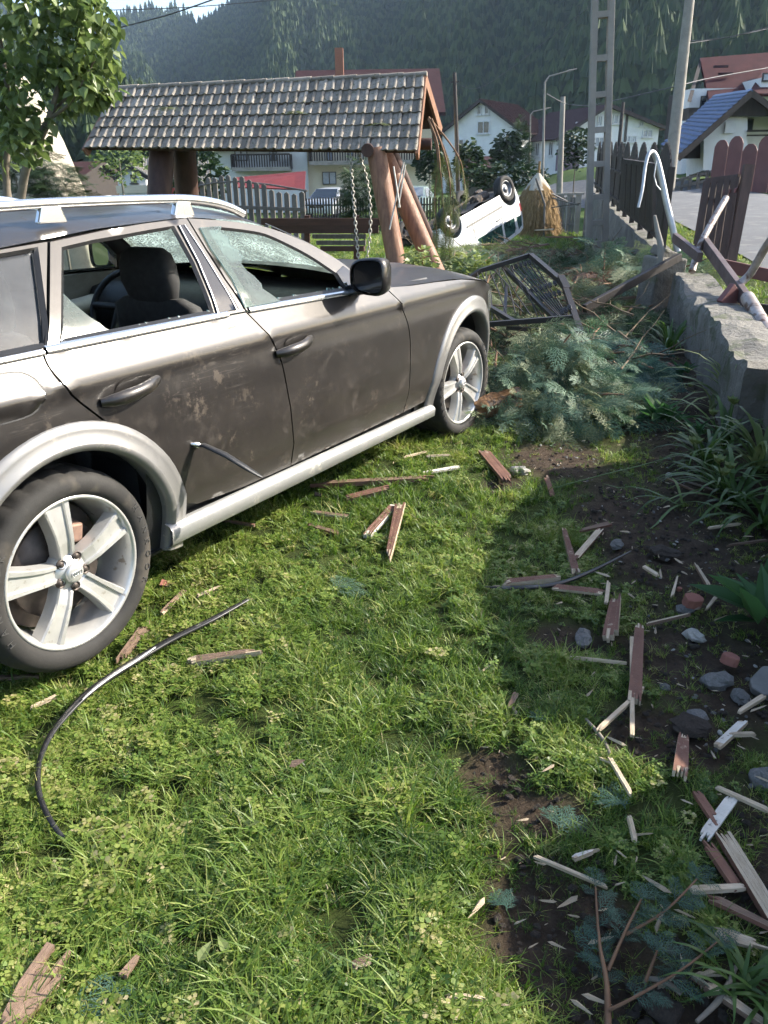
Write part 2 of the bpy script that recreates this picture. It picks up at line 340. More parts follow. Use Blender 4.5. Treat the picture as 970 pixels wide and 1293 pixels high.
def blade(mb,base,ang,ln,wd,bend,r,tw=0.):
    d=Vector((math.cos(ang),math.sin(ang),0)); s=Vector((-d.y,d.x,0)); vs=[]; n=4
    for i in range(n):
        t=i/n; p=Vector(base)+d*(bend*ln*t*t+.12*ln*t)+Vector((0,0,ln*(t-.45*bend*t*t))); ww=wd*(1-t*.75)
        s2=(s*math.cos(tw*t)+d*math.sin(tw*t)); vs+= [p-s2*ww,p+s2*ww]
    tip=Vector(base)+d*(bend*ln+.12*ln)+Vector((0,0,ln*(1-.45*bend))); vs.append(tip)
    mb.add(vs,[(2*i,2*i+1,2*i+3,2*i+2) for i in range(n-1)]+[(2*n-2,2*n-1,2*n)],0,True)
def clump(seed,nb,l0,l1,rad,wd=.0021,bend=.7):
    r=random.Random(seed); mb=MB()
    for _ in range(nb):
        a=r.random()*6.28; q=rad*math.sqrt(r.random()); blade(mb,(q*math.cos(a),q*math.sin(a),-.004),r.random()*6.28,l0+(l1-l0)*r.random(),wd*(.7+.7*r.random()),bend*(.25+1.1*r.random()),r,r.uniform(-1.2,1.2))
    return mb.mesh('grass_clump',MG)
def clover(seed,n=9,rad=.03):
    r=random.Random(seed); mb=MB()
    for _ in range(n):
        a=r.random()*6.28; q=rad*math.sqrt(r.random()); c=Vector((q*math.cos(a),q*math.sin(a),.012+.026*r.random())); mb.tube([(c.x*.6,c.y*.6,-.003),c],.0006,3,cap=False)
        for k in range(3):
            b=a+k*2.09; d=Vector((math.cos(b),math.sin(b),r.uniform(-.2,.25))); s=Vector((-d.y,d.x,0)); L_=.009+.004*r.random()
            mb.add([c,c+d*L_*.6+s*L_*.5,c+d*L_*1.05+s*L_*.2,c+d*L_*1.0-s*L_*.2,c+d*L_*.6-s*L_*.5],[(0,1,2,3,4)])
    return mb.mesh('clover_clump',MG)
GT=[clump(1,11,.025,.055,.020),clump(2,13,.03,.065,.022),clump(3,9,.045,.095,.018,.0023,.9),clump(4,12,.02,.045,.024,.0018,1.),clover(5,10),clover(6,13,.036),clump(7,14,.04,.08,.03,.0028,1.1)]
POS=[];SCL=[];ROT=[];PK=[];TI=[]
def carshadow(x,y): return False
def sow(n,x0f,x1f,y0,y1,s0,s1,seed,clov=.15,dens_soil=1.,pw=1.,maxsoil=.80):
    r=np.random.default_rng(seed); y=y0+(y1-y0)*r.random(n)**pw; x=x0f(y)+(x1f(y)-x0f(y))*r.random(n)
    s=soil(x,y); pn=vnoise(x,y,1.3,2.); pf=vnoise(x,y,5.,6.); pv=vnoise(x,y,16.,11.)
    keep=(r.random(n)>s*maxsoil*dens_soil)&(1.3*pv+.52+.5*pf>r.random(n)*.6)
    road=(x>wallx(y)+1.25)&(x<wallx(y)+6.3); keep&=~road; keep&=~((x>wallx(y)-.06)&(x<wallx(y)+.3)&(y<30))
    z=gz2(x,y)
    for i in np.nonzero(keep)[0]:
        t=np.clip(.45+.40*pn[i]+.42*pf[i]+r.normal(0,.17)-.18*s[i],0,1)
        if r.random()<.075: t=.93+.07*r.random()
        k=(s0+(s1-s0)*r.random())*(1+.5*pf[i])*(1-.5*s[i])*(.82 if x[i]>.35 else 1.); lean=.35+.25*pf[i]
        POS.append((x[i],y[i],z[i]-.01*s[i])); SCL.append((k,k,k*(.8+.5*r.random()))); ROT.append((r.normal(0,lean*.5),r.normal(0,lean*.5),r.random()*6.28)); TI.append(t)
        PK.append(int(r.choice([4,5])) if (r.random()<clov*(1+1.6*pn[i])*(1-s[i])) else int(r.choice([0,1,2,3,6],p=[.3,.26,.16,.18,.1])))
sow(43000,lambda y:-.35-.62*y,lambda y:np.minimum(.35+.62*y,1.64),.72,3.2,.66,1.0,1,pw=1.25)
sow(27000,lambda y:-.6-.25*y,lambda y:np.minimum(.3+.55*y,wallx(y)),3.2,7.5,.78,1.15,2)
sow(9000,lambda y:-6+0*y,lambda y:wallx(y),7.5,20.,1.5,2.6,3,.1)
sow(5000,lambda y:-10+0*y,lambda y:wallx(y),18.,36.,2.2,3.6,5,.05)
sow(4200,lambda y:wallx(y)+.2,lambda y:wallx(y)+1.4,2.,26.,1.2,2.0,4,.1)
sow(3600,lambda y:wallx(y)+6.2,lambda y:wallx(y)+9.5,12.,40.,2.2,3.6,6,.05)
instancer('grass',POS,SCL,ROT,PK,TI,GT,kind='stuff',label='trampled green lawn grass mixed with clover')
# ------------------------------------------------------------------ the dented estate car
def paint_mat(name,base,dust,metal=.55,rough=.28,dirt=.5):
    m,nt,b,L=newmat(name); tc=N(nt,'TexCoord'); co=tc.outputs['Object']
    n1=noisen(nt,co,3.2,8,.72); n2=noisen(nt,co,26,6,.7); n3=noisen(nt,co,6.5,6,.65,(1.,1.,.7),1.0); sx=N(nt,'SeparateXYZ'); L(co,sx.inputs[0])
    mr=N(nt,'MapRange'); L(sx.outputs[2],mr.inputs[0]); mr.inputs[1].default_value=.95; mr.inputs[2].default_value=.35; mr.inputs[3].default_value=.12; mr.inputs[4].default_value=.62
    gn=N(nt,'NewGeometry'); sn=N(nt,'SeparateXYZ'); L(gn.outputs['Normal'],sn.inputs[0]); upf=mathn(nt,'MULTIPLY',mathn(nt,'MAXIMUM',sn.outputs[2],0.),.62); mrx=mathn(nt,'MAXIMUM',mr.outputs[0],upf); f=mathn(nt,'MULTIPLY',mathn(nt,'ADD',mathn(nt,'MULTIPLY',n1,.9),mathn(nt,'MULTIPLY',n2,.5)),mrx); f=mathn(nt,'MULTIPLY',f,dirt*2)
    sp=ramp(nt,n3,[(.54,(0,0,0)),(.64,(1,1,1))]); n2s=ramp(nt,n2,[(.42,(0,0,0)),(.60,(1,1,1))]); sp2=mathn(nt,'MULTIPLY',mathn(nt,'MULTIPLY',sp,n2s),1.25); mu=noisen(nt,co,17,10,.75); mus=ramp(nt,mu,[(.56,(0,0,0)),(.60,(1,1,1))]); mu2=noisen(nt,co,2.3,3,.5); mu2s=ramp(nt,mu2,[(.48,(0,0,0)),(.62,(1,1,1))]); spl=mathn(nt,'MULTIPLY',mathn(nt,'MULTIPLY',mus,mu2s),.8); sw_=noisen(nt,co,3.0,2,.5,(1.,1.,14.)); scr=ramp(nt,sw_,[(.492,(0,0,0)),(.5,(1,1,1)),(.508,(0,0,0))]); scm=mathn(nt,'MULTIPLY',mathn(nt,'MULTIPLY',scr,mu2s),.55); f=mathn(nt,'MINIMUM',mathn(nt,'ADD',mathn(nt,'ADD',f,scm),mathn(nt,'MULTIPLY',mathn(nt,'ADD',spl,mathn(nt,'MULTIPLY',sp2,.5)),mr.outputs[0])),.92)
    fine=noisen(nt,co,240,2,.5); dots=ramp(nt,fine,[(.70,(0,0,0)),(.76,(1,1,1))]); f=mathn(nt,'MAXIMUM',f,mathn(nt,'MULTIPLY',dots,.55))
    L(mixc(nt,mathn(nt,'MULTIPLY',mathn(nt,'MULTIPLY',spl,mr.outputs[0]),1.3),mixc(nt,f,base,dust),(dust[0]*2.6,dust[1]*2.5,dust[2]*2.3)),b.inputs['Base Color']); L(mathn(nt,'MULTIPLY',mathn(nt,'SUBTRACT',1.,f),metal),b.inputs['Metallic'])
    rr=N(nt,'MapRange'); L(f,rr.inputs[0]); rr.inputs[3].default_value=rough; rr.inputs[4].default_value=.75; L(rr.outputs[0],b.inputs['Roughness'])
    cw=mathn(nt,'MULTIPLY',mathn(nt,'SUBTRACT',1.,f),.7); L(cw,b.inputs['Coat Weight']); b.inputs['Coat Roughness'].default_value=.12
    L(bumpn(nt,mathn(nt,'ADD',n2,mathn(nt,'MULTIPLY',n3,.5)),.05,.004),b.inputs['Normal']); return m
m_paint=paint_mat('dusty_grey_paint',(.017,.0158,.0163),(.064,.0515,.042),dirt=.55)
m_clad=paint_mat('silver_cladding',(.19,.187,.185),(.165,.155,.14),.5,.34,.4)
m_sillm=paint_mat('silver_sill',(.34,.34,.335),(.25,.24,.22),.6,.28,.3)
m_chrome=mat('satin_alloy',(.75,.75,.75),(.62,.62,.62),8,.22,.9,rv=.05)
m_blk=mat('black_plastic',(.018,.018,.019),(.010,.010,.011),30,.45,bump=.15,bscale=200)
m_gloss=mat('gloss_black',(.012,.012,.014),(.008,.008,.009),10,.12,coat=.6,rv=.04)
m_tyre=mat('tyre_rubber',(.032,.030,.028),(.020,.019,.018),12,.8,spots=(.060,.052,.043),sscale=5,sth=.60,bump=.1,bscale=90)
m_rim=mat('silver_rim',(.66,.65,.63),(.50,.49,.47),9,.34,.55,spots=(.33,.29,.24),sscale=22,sth=.66,rv=.08)
m_disc=mat('rusty_disc',(.14,.115,.10),(.05,.042,.038),14,.55,.6)
m_fab=mat('dark_upholstery',(.045,.045,.047),(.030,.030,.031),40,.75,bump=.3,bscale=300,bdist=.003)
m_trimg=mat('grey_interior_trim',(.30,.29,.27),(.22,.21,.20),20,.6)
m_trimb=mat('pale_armrest',(.55,.52,.47),(.42,.40,.36),20,.5)
m_cglass=glassmat('dusty_car_glass',(.30,.34,.34),.03,.20,(.30,.32,.34))
m_clear=glassmat('clear_car_glass',(.80,.88,.85),.02,.12,(.4,.42,.4))
m_crack=glassmat('shattered_windscreen',(.40,.55,.50),.15,.20,(.62,.78,.72),crack=(48.,.95))
m_shard=glassmat('broken_tempered_glass',(.50,.64,.60),.1,.28,(.46,.58,.54),crack=(110.,.5))
m_shardedge=mat('green_glass_edge',(.50,.72,.66),(.35,.55,.50),60,.25)
m_red=mat('tail_lamp_red',(.45,.012,.012),(.3,.01,.01),10,.15,coat=.5)
m_mirrorg=mat('mirror_glass',(.85,.85,.80),(.8,.8,.75),3,.05,1.,rv=.02)
_zs=[.18,.33,.42,.44,.60,.80,.872,.886,.892,.93,.99,1.0,1.05,1.36,1.45]; _ys=[.845,.868,.894,.903,.914,.910,.899,.913,.909,.882,.848,.842,.816,.605,.50]
def Sr(x,z):
    y=float(np.interp(z,_zs,_ys))
    if x>2.65: y-=.33*((x-2.65)/1.07)**2.3
    if x<-.1: y-=.10*((-.1-x)/.8)**2
    return y
def S(x,z): return (Sr(x,z-.005)+2*Sr(x,z)+Sr(x,z+.005))/4
def inpoly(p,poly):
    x,y=p; c=False; j=len(poly)-1
    for i in range(len(poly)):
        xi,yi=poly[i]; xj,yj=poly[j]
        if (yi>y)!=(yj>y) and x<(xj-xi)*(y-yi)/(yj-yi+1e-12)+xi: c=not c
        j=i
    return c
def dens(poly,st):
    out=[]
    for i in range(len(poly)):
        a=Vector(poly[i]); b=Vector(poly[(i+1)%len(poly)]); n=max(1,int((b-a).length/st))
        out+=[tuple(a+(b-a)*k/n) for k in range(n)]
    return out
def smoothpoly(pts,k=4):                                       # Catmull-Rom through open points
    P_=[Vector(p) for p in pts]; out=[]
    for i in range(len(P_)-1):
        p0,p1,p2,p3=P_[max(i-1,0)],P_[i],P_[i+1],P_[min(i+2,len(P_)-1)]
        for j in range(k):
            t=j/k; out.append(tuple(.5*((2*p1)+(p2-p0)*t+(2*p0-5*p1+4*p2-p3)*t*t+(3*p1-p0-3*p2+p3)*t**3)))
    out.append(tuple(P_[-1])); return out
def shrink(poly,d):
    n=len(poly); ar=sum(poly[i][0]*poly[(i+1)%n][1]-poly[(i+1)%n][0]*poly[i][1] for i in range(n)); sg=1 if ar>0 else -1; out=[]
    for i in range(n):
        a,b,c=Vector(poly[i-1]),Vector(poly[i]),Vector(poly[(i+1)%n]); t=((b-a).normalized()+(c-b).normalized())
        t=t.normalized() if t.length>1e-6 else (c-b).normalized(); nn=Vector((-t.y,t.x))*sg; out.append(tuple(b+nn*d))
    return out
def panel(mb,poly,fn,holes=(),st=.05,lip=.018,m=0,gap=.0035,hlip=None,mlip=None):
    poly=dens(shrink(poly,gap) if gap else poly,st); hs=[dens(h,st) for h in holes]
    V=[Vector(p) for p in poly]; E=[(i,(i+1)%len(poly)) for i in range(len(poly))]
    for h in hs:
        b=len(V); V+=[Vector(p) for p in h]; E+=[(b+i,b+(i+1)%len(h)) for i in range(len(h))]
    xs=[p[0] for p in poly]; zs=[p[1] for p in poly]; bd=np.array([tuple(v) for v in V])
    x=min(xs)+st/2
    while x<max(xs):
        z=math.floor(min(zs)/(st*.6))*(st*.6)
        while z<max(zs):
            if inpoly((x,z),poly) and not any(inpoly((x,z),h) for h in hs) and ((bd-[x,z])**2).sum(1).min()>(st*.33)**2: V.append(Vector((x,z)))
            z+=st*.6
        x+=st
    r=delaunay_2d_cdt(V,E,[],0,1e-6); v2=r[0]
    fs=[]
    for f in r[2]:
        c=sum((v2[i] for i in f),Vector((0,0)))/len(f)
        if inpoly(c,poly) and not any(inpoly(c,h) for h in hs): fs.append(tuple(f))
    mb.add([fn(v.x,v.y) for v in v2],fs,m,True)
    for lp,lpw in [(poly,lip)]+[(h,lip if hlip is None else hlip) for h in hs]:
        if not lpw: continue
        o=[fn(*p) for p in lp]; q=[Vector((p[0],p[1]+(lpw if p[1]<0 else -lpw),p[2])) if False else p for p in o]
        inn=[Vector((p[0],p[1]-math.copysign(lpw,p[1]),p[2])) for p in o]; n=len(o)
        mb.add(o+inn,[(i,(i+1)%n,n+(i+1)%n,n+i) for i in range(n)],m if mlip is None else mlip,False)
    return mb
CARO=Vector((-.94,2.12,.015)); yw=R(30.1)
_rt=Vector((math.cos(yw),-math.sin(yw),0)); CARO=CARO-_rt*.86
car=thing('estate_car','dusty dark grey estate car with smashed side windows parked on the lawn','car',CARO,rot=(0,R(1.02),R(59.9)))
# outlines in side view (forward, up), measured from the axle of the rear wheel
belt_f=[(.901,.988),(1.23,.983),(1.58,.977),(1.90,.972)]
zE=lambda x: .965-.045*max(0,(x-1.9)/1.4)-.10*max(0,(x-2.5)/.9)**2
bcut=smoothpoly([(.901,.988),(.944,.925),(1.009,.814),(1.045,.653),(1.077,.45),(1.09,.345)])
rcut=smoothpoly([(.03,.99),(.027,.947),(.059,.873),(.175,.75),(.265,.64),(.39,.487),(.45,.42),(.52,.375)])
fcut=smoothpoly([(1.90,.972),(1.975,.89),(2.045,.75),(2.055,.589),(2.06,.43),(2.06,.335)])
def arc(c,r,a0,a1,n=18): return [(c[0]+r*math.cos(R(a0+(a1-a0)*i/n)),c[1]+r*math.sin(R(a0+(a1-a0)*i/n))) for i in range(n+1)]
RW,FW=(0.,.335),(2.805,.335)
top_f=smoothpoly([(.862,1.306),(1.007,1.295),(1.159,1.278),(1.299,1.252),(1.481,1.19),(1.64,1.105),(1.72,1.03),(1.755,.975)])
fdoor_lo=bcut+[(1.58,.338)]+fcut[::-1]+[(1.58,.977),(1.23,.983)]
fglass=smoothpoly([(.93,1.272),(.995,1.27),(1.171,1.248),(1.274,1.222),(1.439,1.145),(1.56,1.063)],3)+[(1.585,.992),(1.23,.998),(.955,1.002)]
fdoor_up=[(.905,.9895)]+[(1.23,.9845),(1.58,.9785),(1.755,.975)]+top_f[::-1]+[(.868,1.2),(.878,1.1)]
rdoor_lo=rcut+[(.787,.352)]+bcut[::-1]+[(.6,.991),(.388,.992),(.2,.992)]
rtop=[(.245,1.262),(.472,1.285),(.646,1.297),(.858,1.306)]
rglass=[(.09,1.003),(.275,1.245),(.40,1.258),(.522,1.266),(.66,1.276),(.775,1.283),(.772,1.167),(.735,1.003),(.4,1.003)]
rdoor_up=[(.04,.9915),(.2,.9935),(.6,.9925),(.897,.9895),(.874,1.1),(.864,1.2)]+rtop[::-1]+[(.16,1.15)]
quarter=[(-.84,.45),(-.50,.40)]+arc(RW,.44,170,24,18)+rcut[::-1][2:]+[(-.3,.992),(-.84,.975)]
qglass=[(-.62,1.02),(-.55,1.17),(-.3,1.212),(.0,1.236),(.195,1.250),(.055,1.003),(-.3,1.0)]
qup=[(-.84,.978),(.036,.9915),(.155,1.15),(.24,1.262),(.08,1.252),(-.3,1.222),(-.62,1.18),(-.74,1.10)]
fender=[(2.065,.335),(2.30,.34)]+arc(FW,.47,172,14,18)+[(3.30,.45)]+[(3.30,zE(3.30)),(3.0,zE(3.)),(2.7,zE(2.7)),(2.4,zE(2.4)),(2.15,zE(2.15)),(1.905,.970)]+fcut[1:-1]
for sg in (1,-1):
    ys=-sg                                                     # car space has +y to its left; the near side is y<0
    f0=lambda x,z,o=0.: Vector((x,ys*(S(x,z)+o),z))
    near=sg==1
    if not near:
        f0=lambda x,z,o=0.: Vector((x+(.27*float(sst(.5,1.6,x))*float(sst(.93,.99,z)) if x<2.0 else 0.),ys*(S(x,z)+o),z))
    mb=MB(); panel(mb,fdoor_lo,f0); panel(mb,fdoor_up,lambda x,z:f0(x,z,.004),[fglass],.035,.02,0,.0025)
    fd=mb.build('front_door',[m_paint],car)
    mb=MB(); panel(mb,rdoor_lo,f0); panel(mb,rdoor_up,lambda x,z:f0(x,z,.004),[rglass],.035,.02,0,.0025)
    rd=mb.build('rear_door',[m_paint],car)
    mb=MB(); panel(mb,quarter,f0); panel(mb,qup,lambda x,z:f0(x,z,.002),[qglass],.035,.02,0,.002); mb.build('rear_quarter_panel',[m_paint],car)
    mb=MB(); panel(mb,fender,f0); mb.build('front_wing',[m_paint],car)
    # shiny belt strips, black pillar covers
    for door,xs in ((rd,(.04,.2,.4,.6,.80)),(fd,(.915,1.1,1.3,1.5,1.68))):
        mb=MB(); pz=lambda x: float(np.interp(x,[.04,.9,1.23,1.58,1.9],[.992,.990,.984,.978,.973]))
        mb.sheet([[f0(x,pz(x)-.006,.006) for x in xs],[f0(x,pz(x)+.003,.013) for x in xs],[f0(x,pz(x)+.012,.010) for x in xs],[f0(x,pz(x)+.016,.0) for x in xs]]); mb.build('belt_trim',m_chrome,door)
    mb=MB(); xs=(-.8,-.5,-.2,.03); mb.sheet([[f0(x,.985,.006) for x in xs],[f0(x,.994,.013) for x in xs],[f0(x,1.003,.0) for x in xs]]); mb.build('belt_trim',m_chrome,car)
    mb=MB(); panel(mb,[(.745,1.004),(.865,1.003),(.85,1.1),(.838,1.2),(.832,1.285),(.790,1.283),(.783,1.167)],lambda x,z:f0(x,z,.009),(),.03,.01,0,0); mb.build('pillar_cover',m_gloss,rd)
    mb=MB(); panel(mb,[(.747,1.004),(.752,1.004),(.790,1.167),(.797,1.283),(.793,1.283),(.786,1.167)],lambda x,z:f0(x,z,.013),(),.03,.006,0,0); panel(mb,[(.847,1.004),(.850,1.004),(.836,1.2),(.824,1.285),(.821,1.285),(.833,1.2)],lambda x,z:f0(x,z,.013),(),.03,.006,0,0); mb.build('pillar_strip',m_chrome,rd)
    mb=MB(); panel(mb,[(1.585,.988),(1.745,.983),(1.71,1.03),(1.64,1.085),(1.565,1.065)],lambda x,z:f0(x,z,.008),(),.03,.01,0,0); mb.build('mirror_base',m_gloss,fd)
    # frames round the glass
    mb=MB()
    for gl,dr in((fglass,fd),(rglass,rd),(qglass,car)):
        mb=MB(); a=dens(gl,.03); b_=shrink(a,.011); n=len(a)
        if abs(sum(p[0]*q[1]-q[0]*p[1] for p,q in zip(a,a[1:]+a[:1])))>0: pass
        mb.add([f0(p[0],p[1],.006) for p in a]+[f0(p[0],p[1],-.004) for p in b_],[(i,(i+1)%n,n+(i+1)%n,n+i) for i in range(n)],0,True); mb.build('window_seal',m_blk,dr)
    # glass
    gf=lambda x,z:f0(x,z,-.016)
    if near:
        mb=MB(); panel(mb,qglass,gf,(),.08,0,0,0); mb.build('quarter_window',m_cglass,car)
        shard=[(.895,1.004),(.905,1.10),(.885,1.20),(.89,1.272),(1.005,1.272),(.985,1.255),(1.01,1.235),(.995,1.21),(1.022,1.195),(1.03,1.17),(.998,1.145),(1.005,1.12),(1.028,1.10),(1.045,1.07),(1.035,1.055),(1.07,1.03),(1.105,1.003)]
        mb=MB(); panel(mb,shard,lambda x,z:f0(x,z,.012),(),.05,.004,0,0,mlip=1); mb.build('broken_window',[m_shard,m_shardedge],fd)
        mb=MB(); rs=random.Random(3)
        zz=[(.09,1.006),(.19,1.135),(.215,1.09),(.235,1.06),(.262,1.035),(.275,1.018),(.30,1.006)]; panel(mb,zz,lambda x,z:f0(x,z,-.004),(),.05,.004,0,0,mlip=1)
        x=.30
        while x<.72:
            wv=rs.uniform(.006,.03); hh=rs.uniform(.004,.016)*(1.3 if .33<x<.42 else 1); panel(mb,[(x,1.002),(x+wv,1.002),(x+wv*.8,1.002+hh*.7),(x+wv*.4,1.002+hh)],lambda a,b:f0(a,b,-.002),(),.05,.004,1 if rs.random()<.5 else 0,0,mlip=1); x+=wv+rs.uniform(0,.025)
        mb.build('broken_window',[m_shard,m_shardedge],rd,kind='stuff')
        mb=MB(); x=1.10
        while x<1.54:
            wv=rs.uniform(.01,.07); hh=rs.uniform(.004,.02); panel(mb,[(x,.992),(x+wv,.990),(x+wv*.8,.992+hh*.8),(x+wv*.3,.994+hh)],lambda a,b:f0(a,b,-.002),(),.05,.004,0,0,mlip=1); x+=wv*.9
        mb.build('glass_splinters',[m_shard,m_shardedge],fd,kind='stuff')
    else:
        for gl,dr in((fglass,fd),(qglass,car)):
            mb=MB(); panel(mb,gl,gf,(),.1,0,0,0); mb.build('window_glass',m_clear,dr)
    # handles
    for door,hx,hz in((rd,.265,.842),(fd,1.10,.838)):
        mb=MB(); pts=[]; n=9
        for i in range(n):
            t=i/(n-1); x=hx-.115+.23*t; yy=S(x,hz)+.006+.034*math.sin(math.pi*min(1,t*1.08))**.6; pts.append(Vector((x,ys*yy,hz-.012+.024*t)))
        mb.tube(pts,[.010,.015,.017,.017,.016,.016,.016,.015,.011],10,flat=1.25)
        h=mb.build('door_handle',m_paint,door)
    for hx,hz in((.265,.842),(1.10,.838)):
        mb=MB(); n=20
        ring=[[Vector((hx+.058*k*math.cos(6.283*i/n),ys*(S(hx,hz)+dd),hz-.004+.042*k*math.sin(6.283*i/n))) for i in range(n+1)] for k,dd in((1.,.0022),(.9,.0026),(.55,.0030),(.05,.0034))]
        mb.sheet(ring); mb.build('handle_recess',m_paint,car)
    # sill and wheel-arch cladding
    mb=MB(); xs=np.linspace(.37,2.36,26); q=lambda x,a,b,o: Vector((x,ys*(.872+o),a+(b-a)*(x-.37)/2))
    mb.sheet([[q(x,.356,.312,.0) for x in xs],[q(x,.350,.306,.022) for x in xs],[q(x,.335,.292,.034) for x in xs],[q(x,.285,.252,.030) for x in xs],[q(x,.265,.235,.0) for x in xs],[q(x,.25,.22,-.08) for x in xs]]); mb.build('sill',m_sillm,car)
    for c,ri,ro,a0,a1 in((RW,.378,.466,196,-12),(FW,.405,.500,186,2)):
        mb=MB(); rows=[]
        for rr,oo in((ro,-.002),(ro-.004,.008),((ri*.3+ro*.7),.012),((ri*.7+ro*.3),.016),(ri+.024,.019),(ri+.010,.012),(ri+.002,.004),(ri-.001,-.008),(ri+.004,-.07)):
            rows.append([f0(p[0],max(p[1],.22),oo) for p in arc(c,rr,a0,a1,40)])
        mb.sheet(rows)
        mb.build('wheel_arch_trim',m_clad,car)
        mb=MB(); rows=[[Vector((p[0],ys*min(yv,S(p[0],.5)-.015),max(p[1],.26))) for p in arc(c,ri+.015,186,-6,30)] for yv in (.89,.60)]; rows.append([Vector((c[0],ys*.60,c[1])) for _ in range(31)]); mb.sheet(rows); mb.build('wheel_well',m_blk,car)
    # rail
    mb=MB(); rp=smoothpoly([(-.72,1.262),(-.66,1.30),(-.55,1.322),(-.2,1.352),(.16,1.370),(.45,1.377),(.80,1.379),(.95,1.376),(1.08,1.362),(1.17,1.342),(1.24,1.318)],4); pts=[]
    mb.tube([Vector((x,ys*(.588-.03*max(0,-x)),z-.012)) for x,z in rp],.0165,10)
    rl=mb.build('roof_rail',m_chrome,car)
    for fx in (.33,.90,-.35):
        zt=float(np.interp(fx,[-.35,.33,.90],[1.328,1.362,1.364])); mb=MB(); mb.add([Vector((fx+u,ys*(.590+v),zt+z)) for z,l in((-.055,.055),(-.006,.035)) for u,v in((-l,-.012),(l,-.012),(l,.012),(-l,.012))],[(3,2,1,0),(4,5,6,7),(0,1,5,4),(1,2,6,5),(2,3,7,6),(3,0,4,7)]); mb.build('rail_foot',m_chrome,rl,bevel=.006)
    # headlamp and tail lamp
    mb=MB(); mb.sheet([[f0(x,z,.006) for x in np.linspace(3.12,3.34,6)] for z in (.70,.75,.80,.82)]); mb.build('headlamp',m_clear,car)
    mb=MB(); mb.sheet([[f0(x,z,.006) for x in np.linspace(-.84,-.62,6)] for z in (.82,.88,.94,.97)]); mb.build('tail_lamp',m_red,car)
# fuel flap on the near side
mb=MB(); fl=smoothpoly([(-.30,.965),(-.125,.962),(-.059,.953),(-.03,.925),(-.034,.883),(-.076,.852),(-.18,.848),(-.30,.853)],3)
panel(mb,fl,lambda x,z:Vector((x,-(S(x,z)+.0035),z)),(),.04,.01,0,.002); mb.build('fuel_flap',[m_paint],car)
mb=MB(); n=len(fl); aa=[Vector((p[0],-(S(*p)+.0015),p[1])) for p in fl]; bb=[Vector((p[0],-(S(*p)+.0018),p[1])) for p in shrink(fl,-.004)]; mb.add(aa+bb,[(i,(i+1)%n,n+(i+1)%n,n+i) for i in range(n)]); mb.build('flap_gap',m_blk,car)
# roof, bonnet, nose, tail
def roofz(x,y):
    c=float(np.interp(x,[-.85,-.3,.1,.5,.9,1.15,1.36],[1.285,1.325,1.345,1.357,1.362,1.352,1.325])); e=float(np.interp(x,[-.85,-.62,.08,.45,.86,1.16,1.30],[1.10,1.185,1.254,1.288,1.308,1.285,1.255]))
    t=abs(y); return e+(c-e)*(1-t**2.6)
xs=np.linspace(-.84,1.27,34); ts=np.linspace(-1,1,25); hw=lambda x: S(x,float(np.interp(x,[-.85,-.62,.08,.45,.86,1.16,1.30],[1.12,1.19,1.258,1.290,1.309,1.286,1.257])))-.002
MB().sheet([[Vector((x+.10*(1-t*t)*max(0,(x-.9)/.37),hw(x)*t,roofz(x+.10*(1-t*t)*max(0,(x-.9)/.37),t))) for t in ts] for x in xs]).build('roof',m_paint,car)
def hoodz(x,t): e=zE(min(x,3.3)); c=e+.075-.02*(x-2.1); return e+(c-e)*(1-abs(t)**2.4)
xs=np.linspace(1.93,3.46,30)
MB().sheet([[Vector((x+.22*(1-t*t)*(1 if x>3.2 else (x-1.93)/1.27),(S(min(x,3.3),zE(min(x,3.3)))-.003)*t*(1-.10*max(0,(x-3.3)/.16)),hoodz(x,t)-.10*max(0,(x-3.2)/.26)**2)) for t in np.linspace(-1,1,25)] for x in xs]).build('bonnet',m_paint,car)
MB().sheet([[Vector((3.29+.43*(1-abs(t)**3.2)*k,(S(3.29,min(z,.8)))*t,z)) for t in np.linspace(-1,1,31)] for z,k in((.20,.86),(.30,.97),(.42,1.02),(.50,1.03),(.58,.99),(.68,.97),(.76,.90),(.81,.84))]).build('front_bumper',m_paint,car)
mb=MB(); mb.sheet([[Vector((3.29+.43*(1-abs(t)**3.2)*k+.012,(S(3.29,z))*t,z)) for t in np.linspace(-.36,.36,9)] for z,k in((.34,.99),(.42,1.02),(.58,.99),(.74,.92))]); mb.build('grille',m_gloss,car)
MB().sheet([[Vector((-.84-.07*(1-abs(t)**4)*k,(S(-.84,min(z,1.19)))*t*.995,z)) for t in np.linspace(-1,1,21)] for z,k in((.28,1.),(.45,1.4),(.62,1.3),(.80,.9),(.98,.6),(1.10,.2),(1.20,-1.2))]).build('tailgate',m_paint,car)
# windscreen and back of the cabin
ws=[]
for k in np.linspace(0,1,10):
    row=[]
    for t in np.linspace(-1,1,17):
        b_=Vector((1.80+.42*(1-abs(t)**2.2),.80*t,.972+.03*(1-t*t))); a_=Vector((1.30+.10*(1-t*t),.615*t,1.262+.075*(1-abs(t)**2.4))); v=b_.lerp(a_,k); v.x+=.03*math.sin(k*math.pi)+(.25*t*t if t>0 else 0); v.z+=.018*math.sin(k*math.pi); row.append(v)
    ws.append(row)
MB().sheet(ws).build('cracked_windscreen',m_crack,car)
for sg in(1,-1):
    mb=MB(); mb.sheet([[Vector((1.80+(.25 if sg==-1 else 0.)+.05*o-.50*k+.03*math.sin(k*math.pi),-sg*(.80-.185*k+.035*(1-o)+.016*o*0),.972+.29*k+.018*math.sin(k*math.pi)+.006)) for o in(0,.5,1.2)] for k in np.linspace(0,1,10)]); mb.build('windscreen_pillar',m_paint,car)
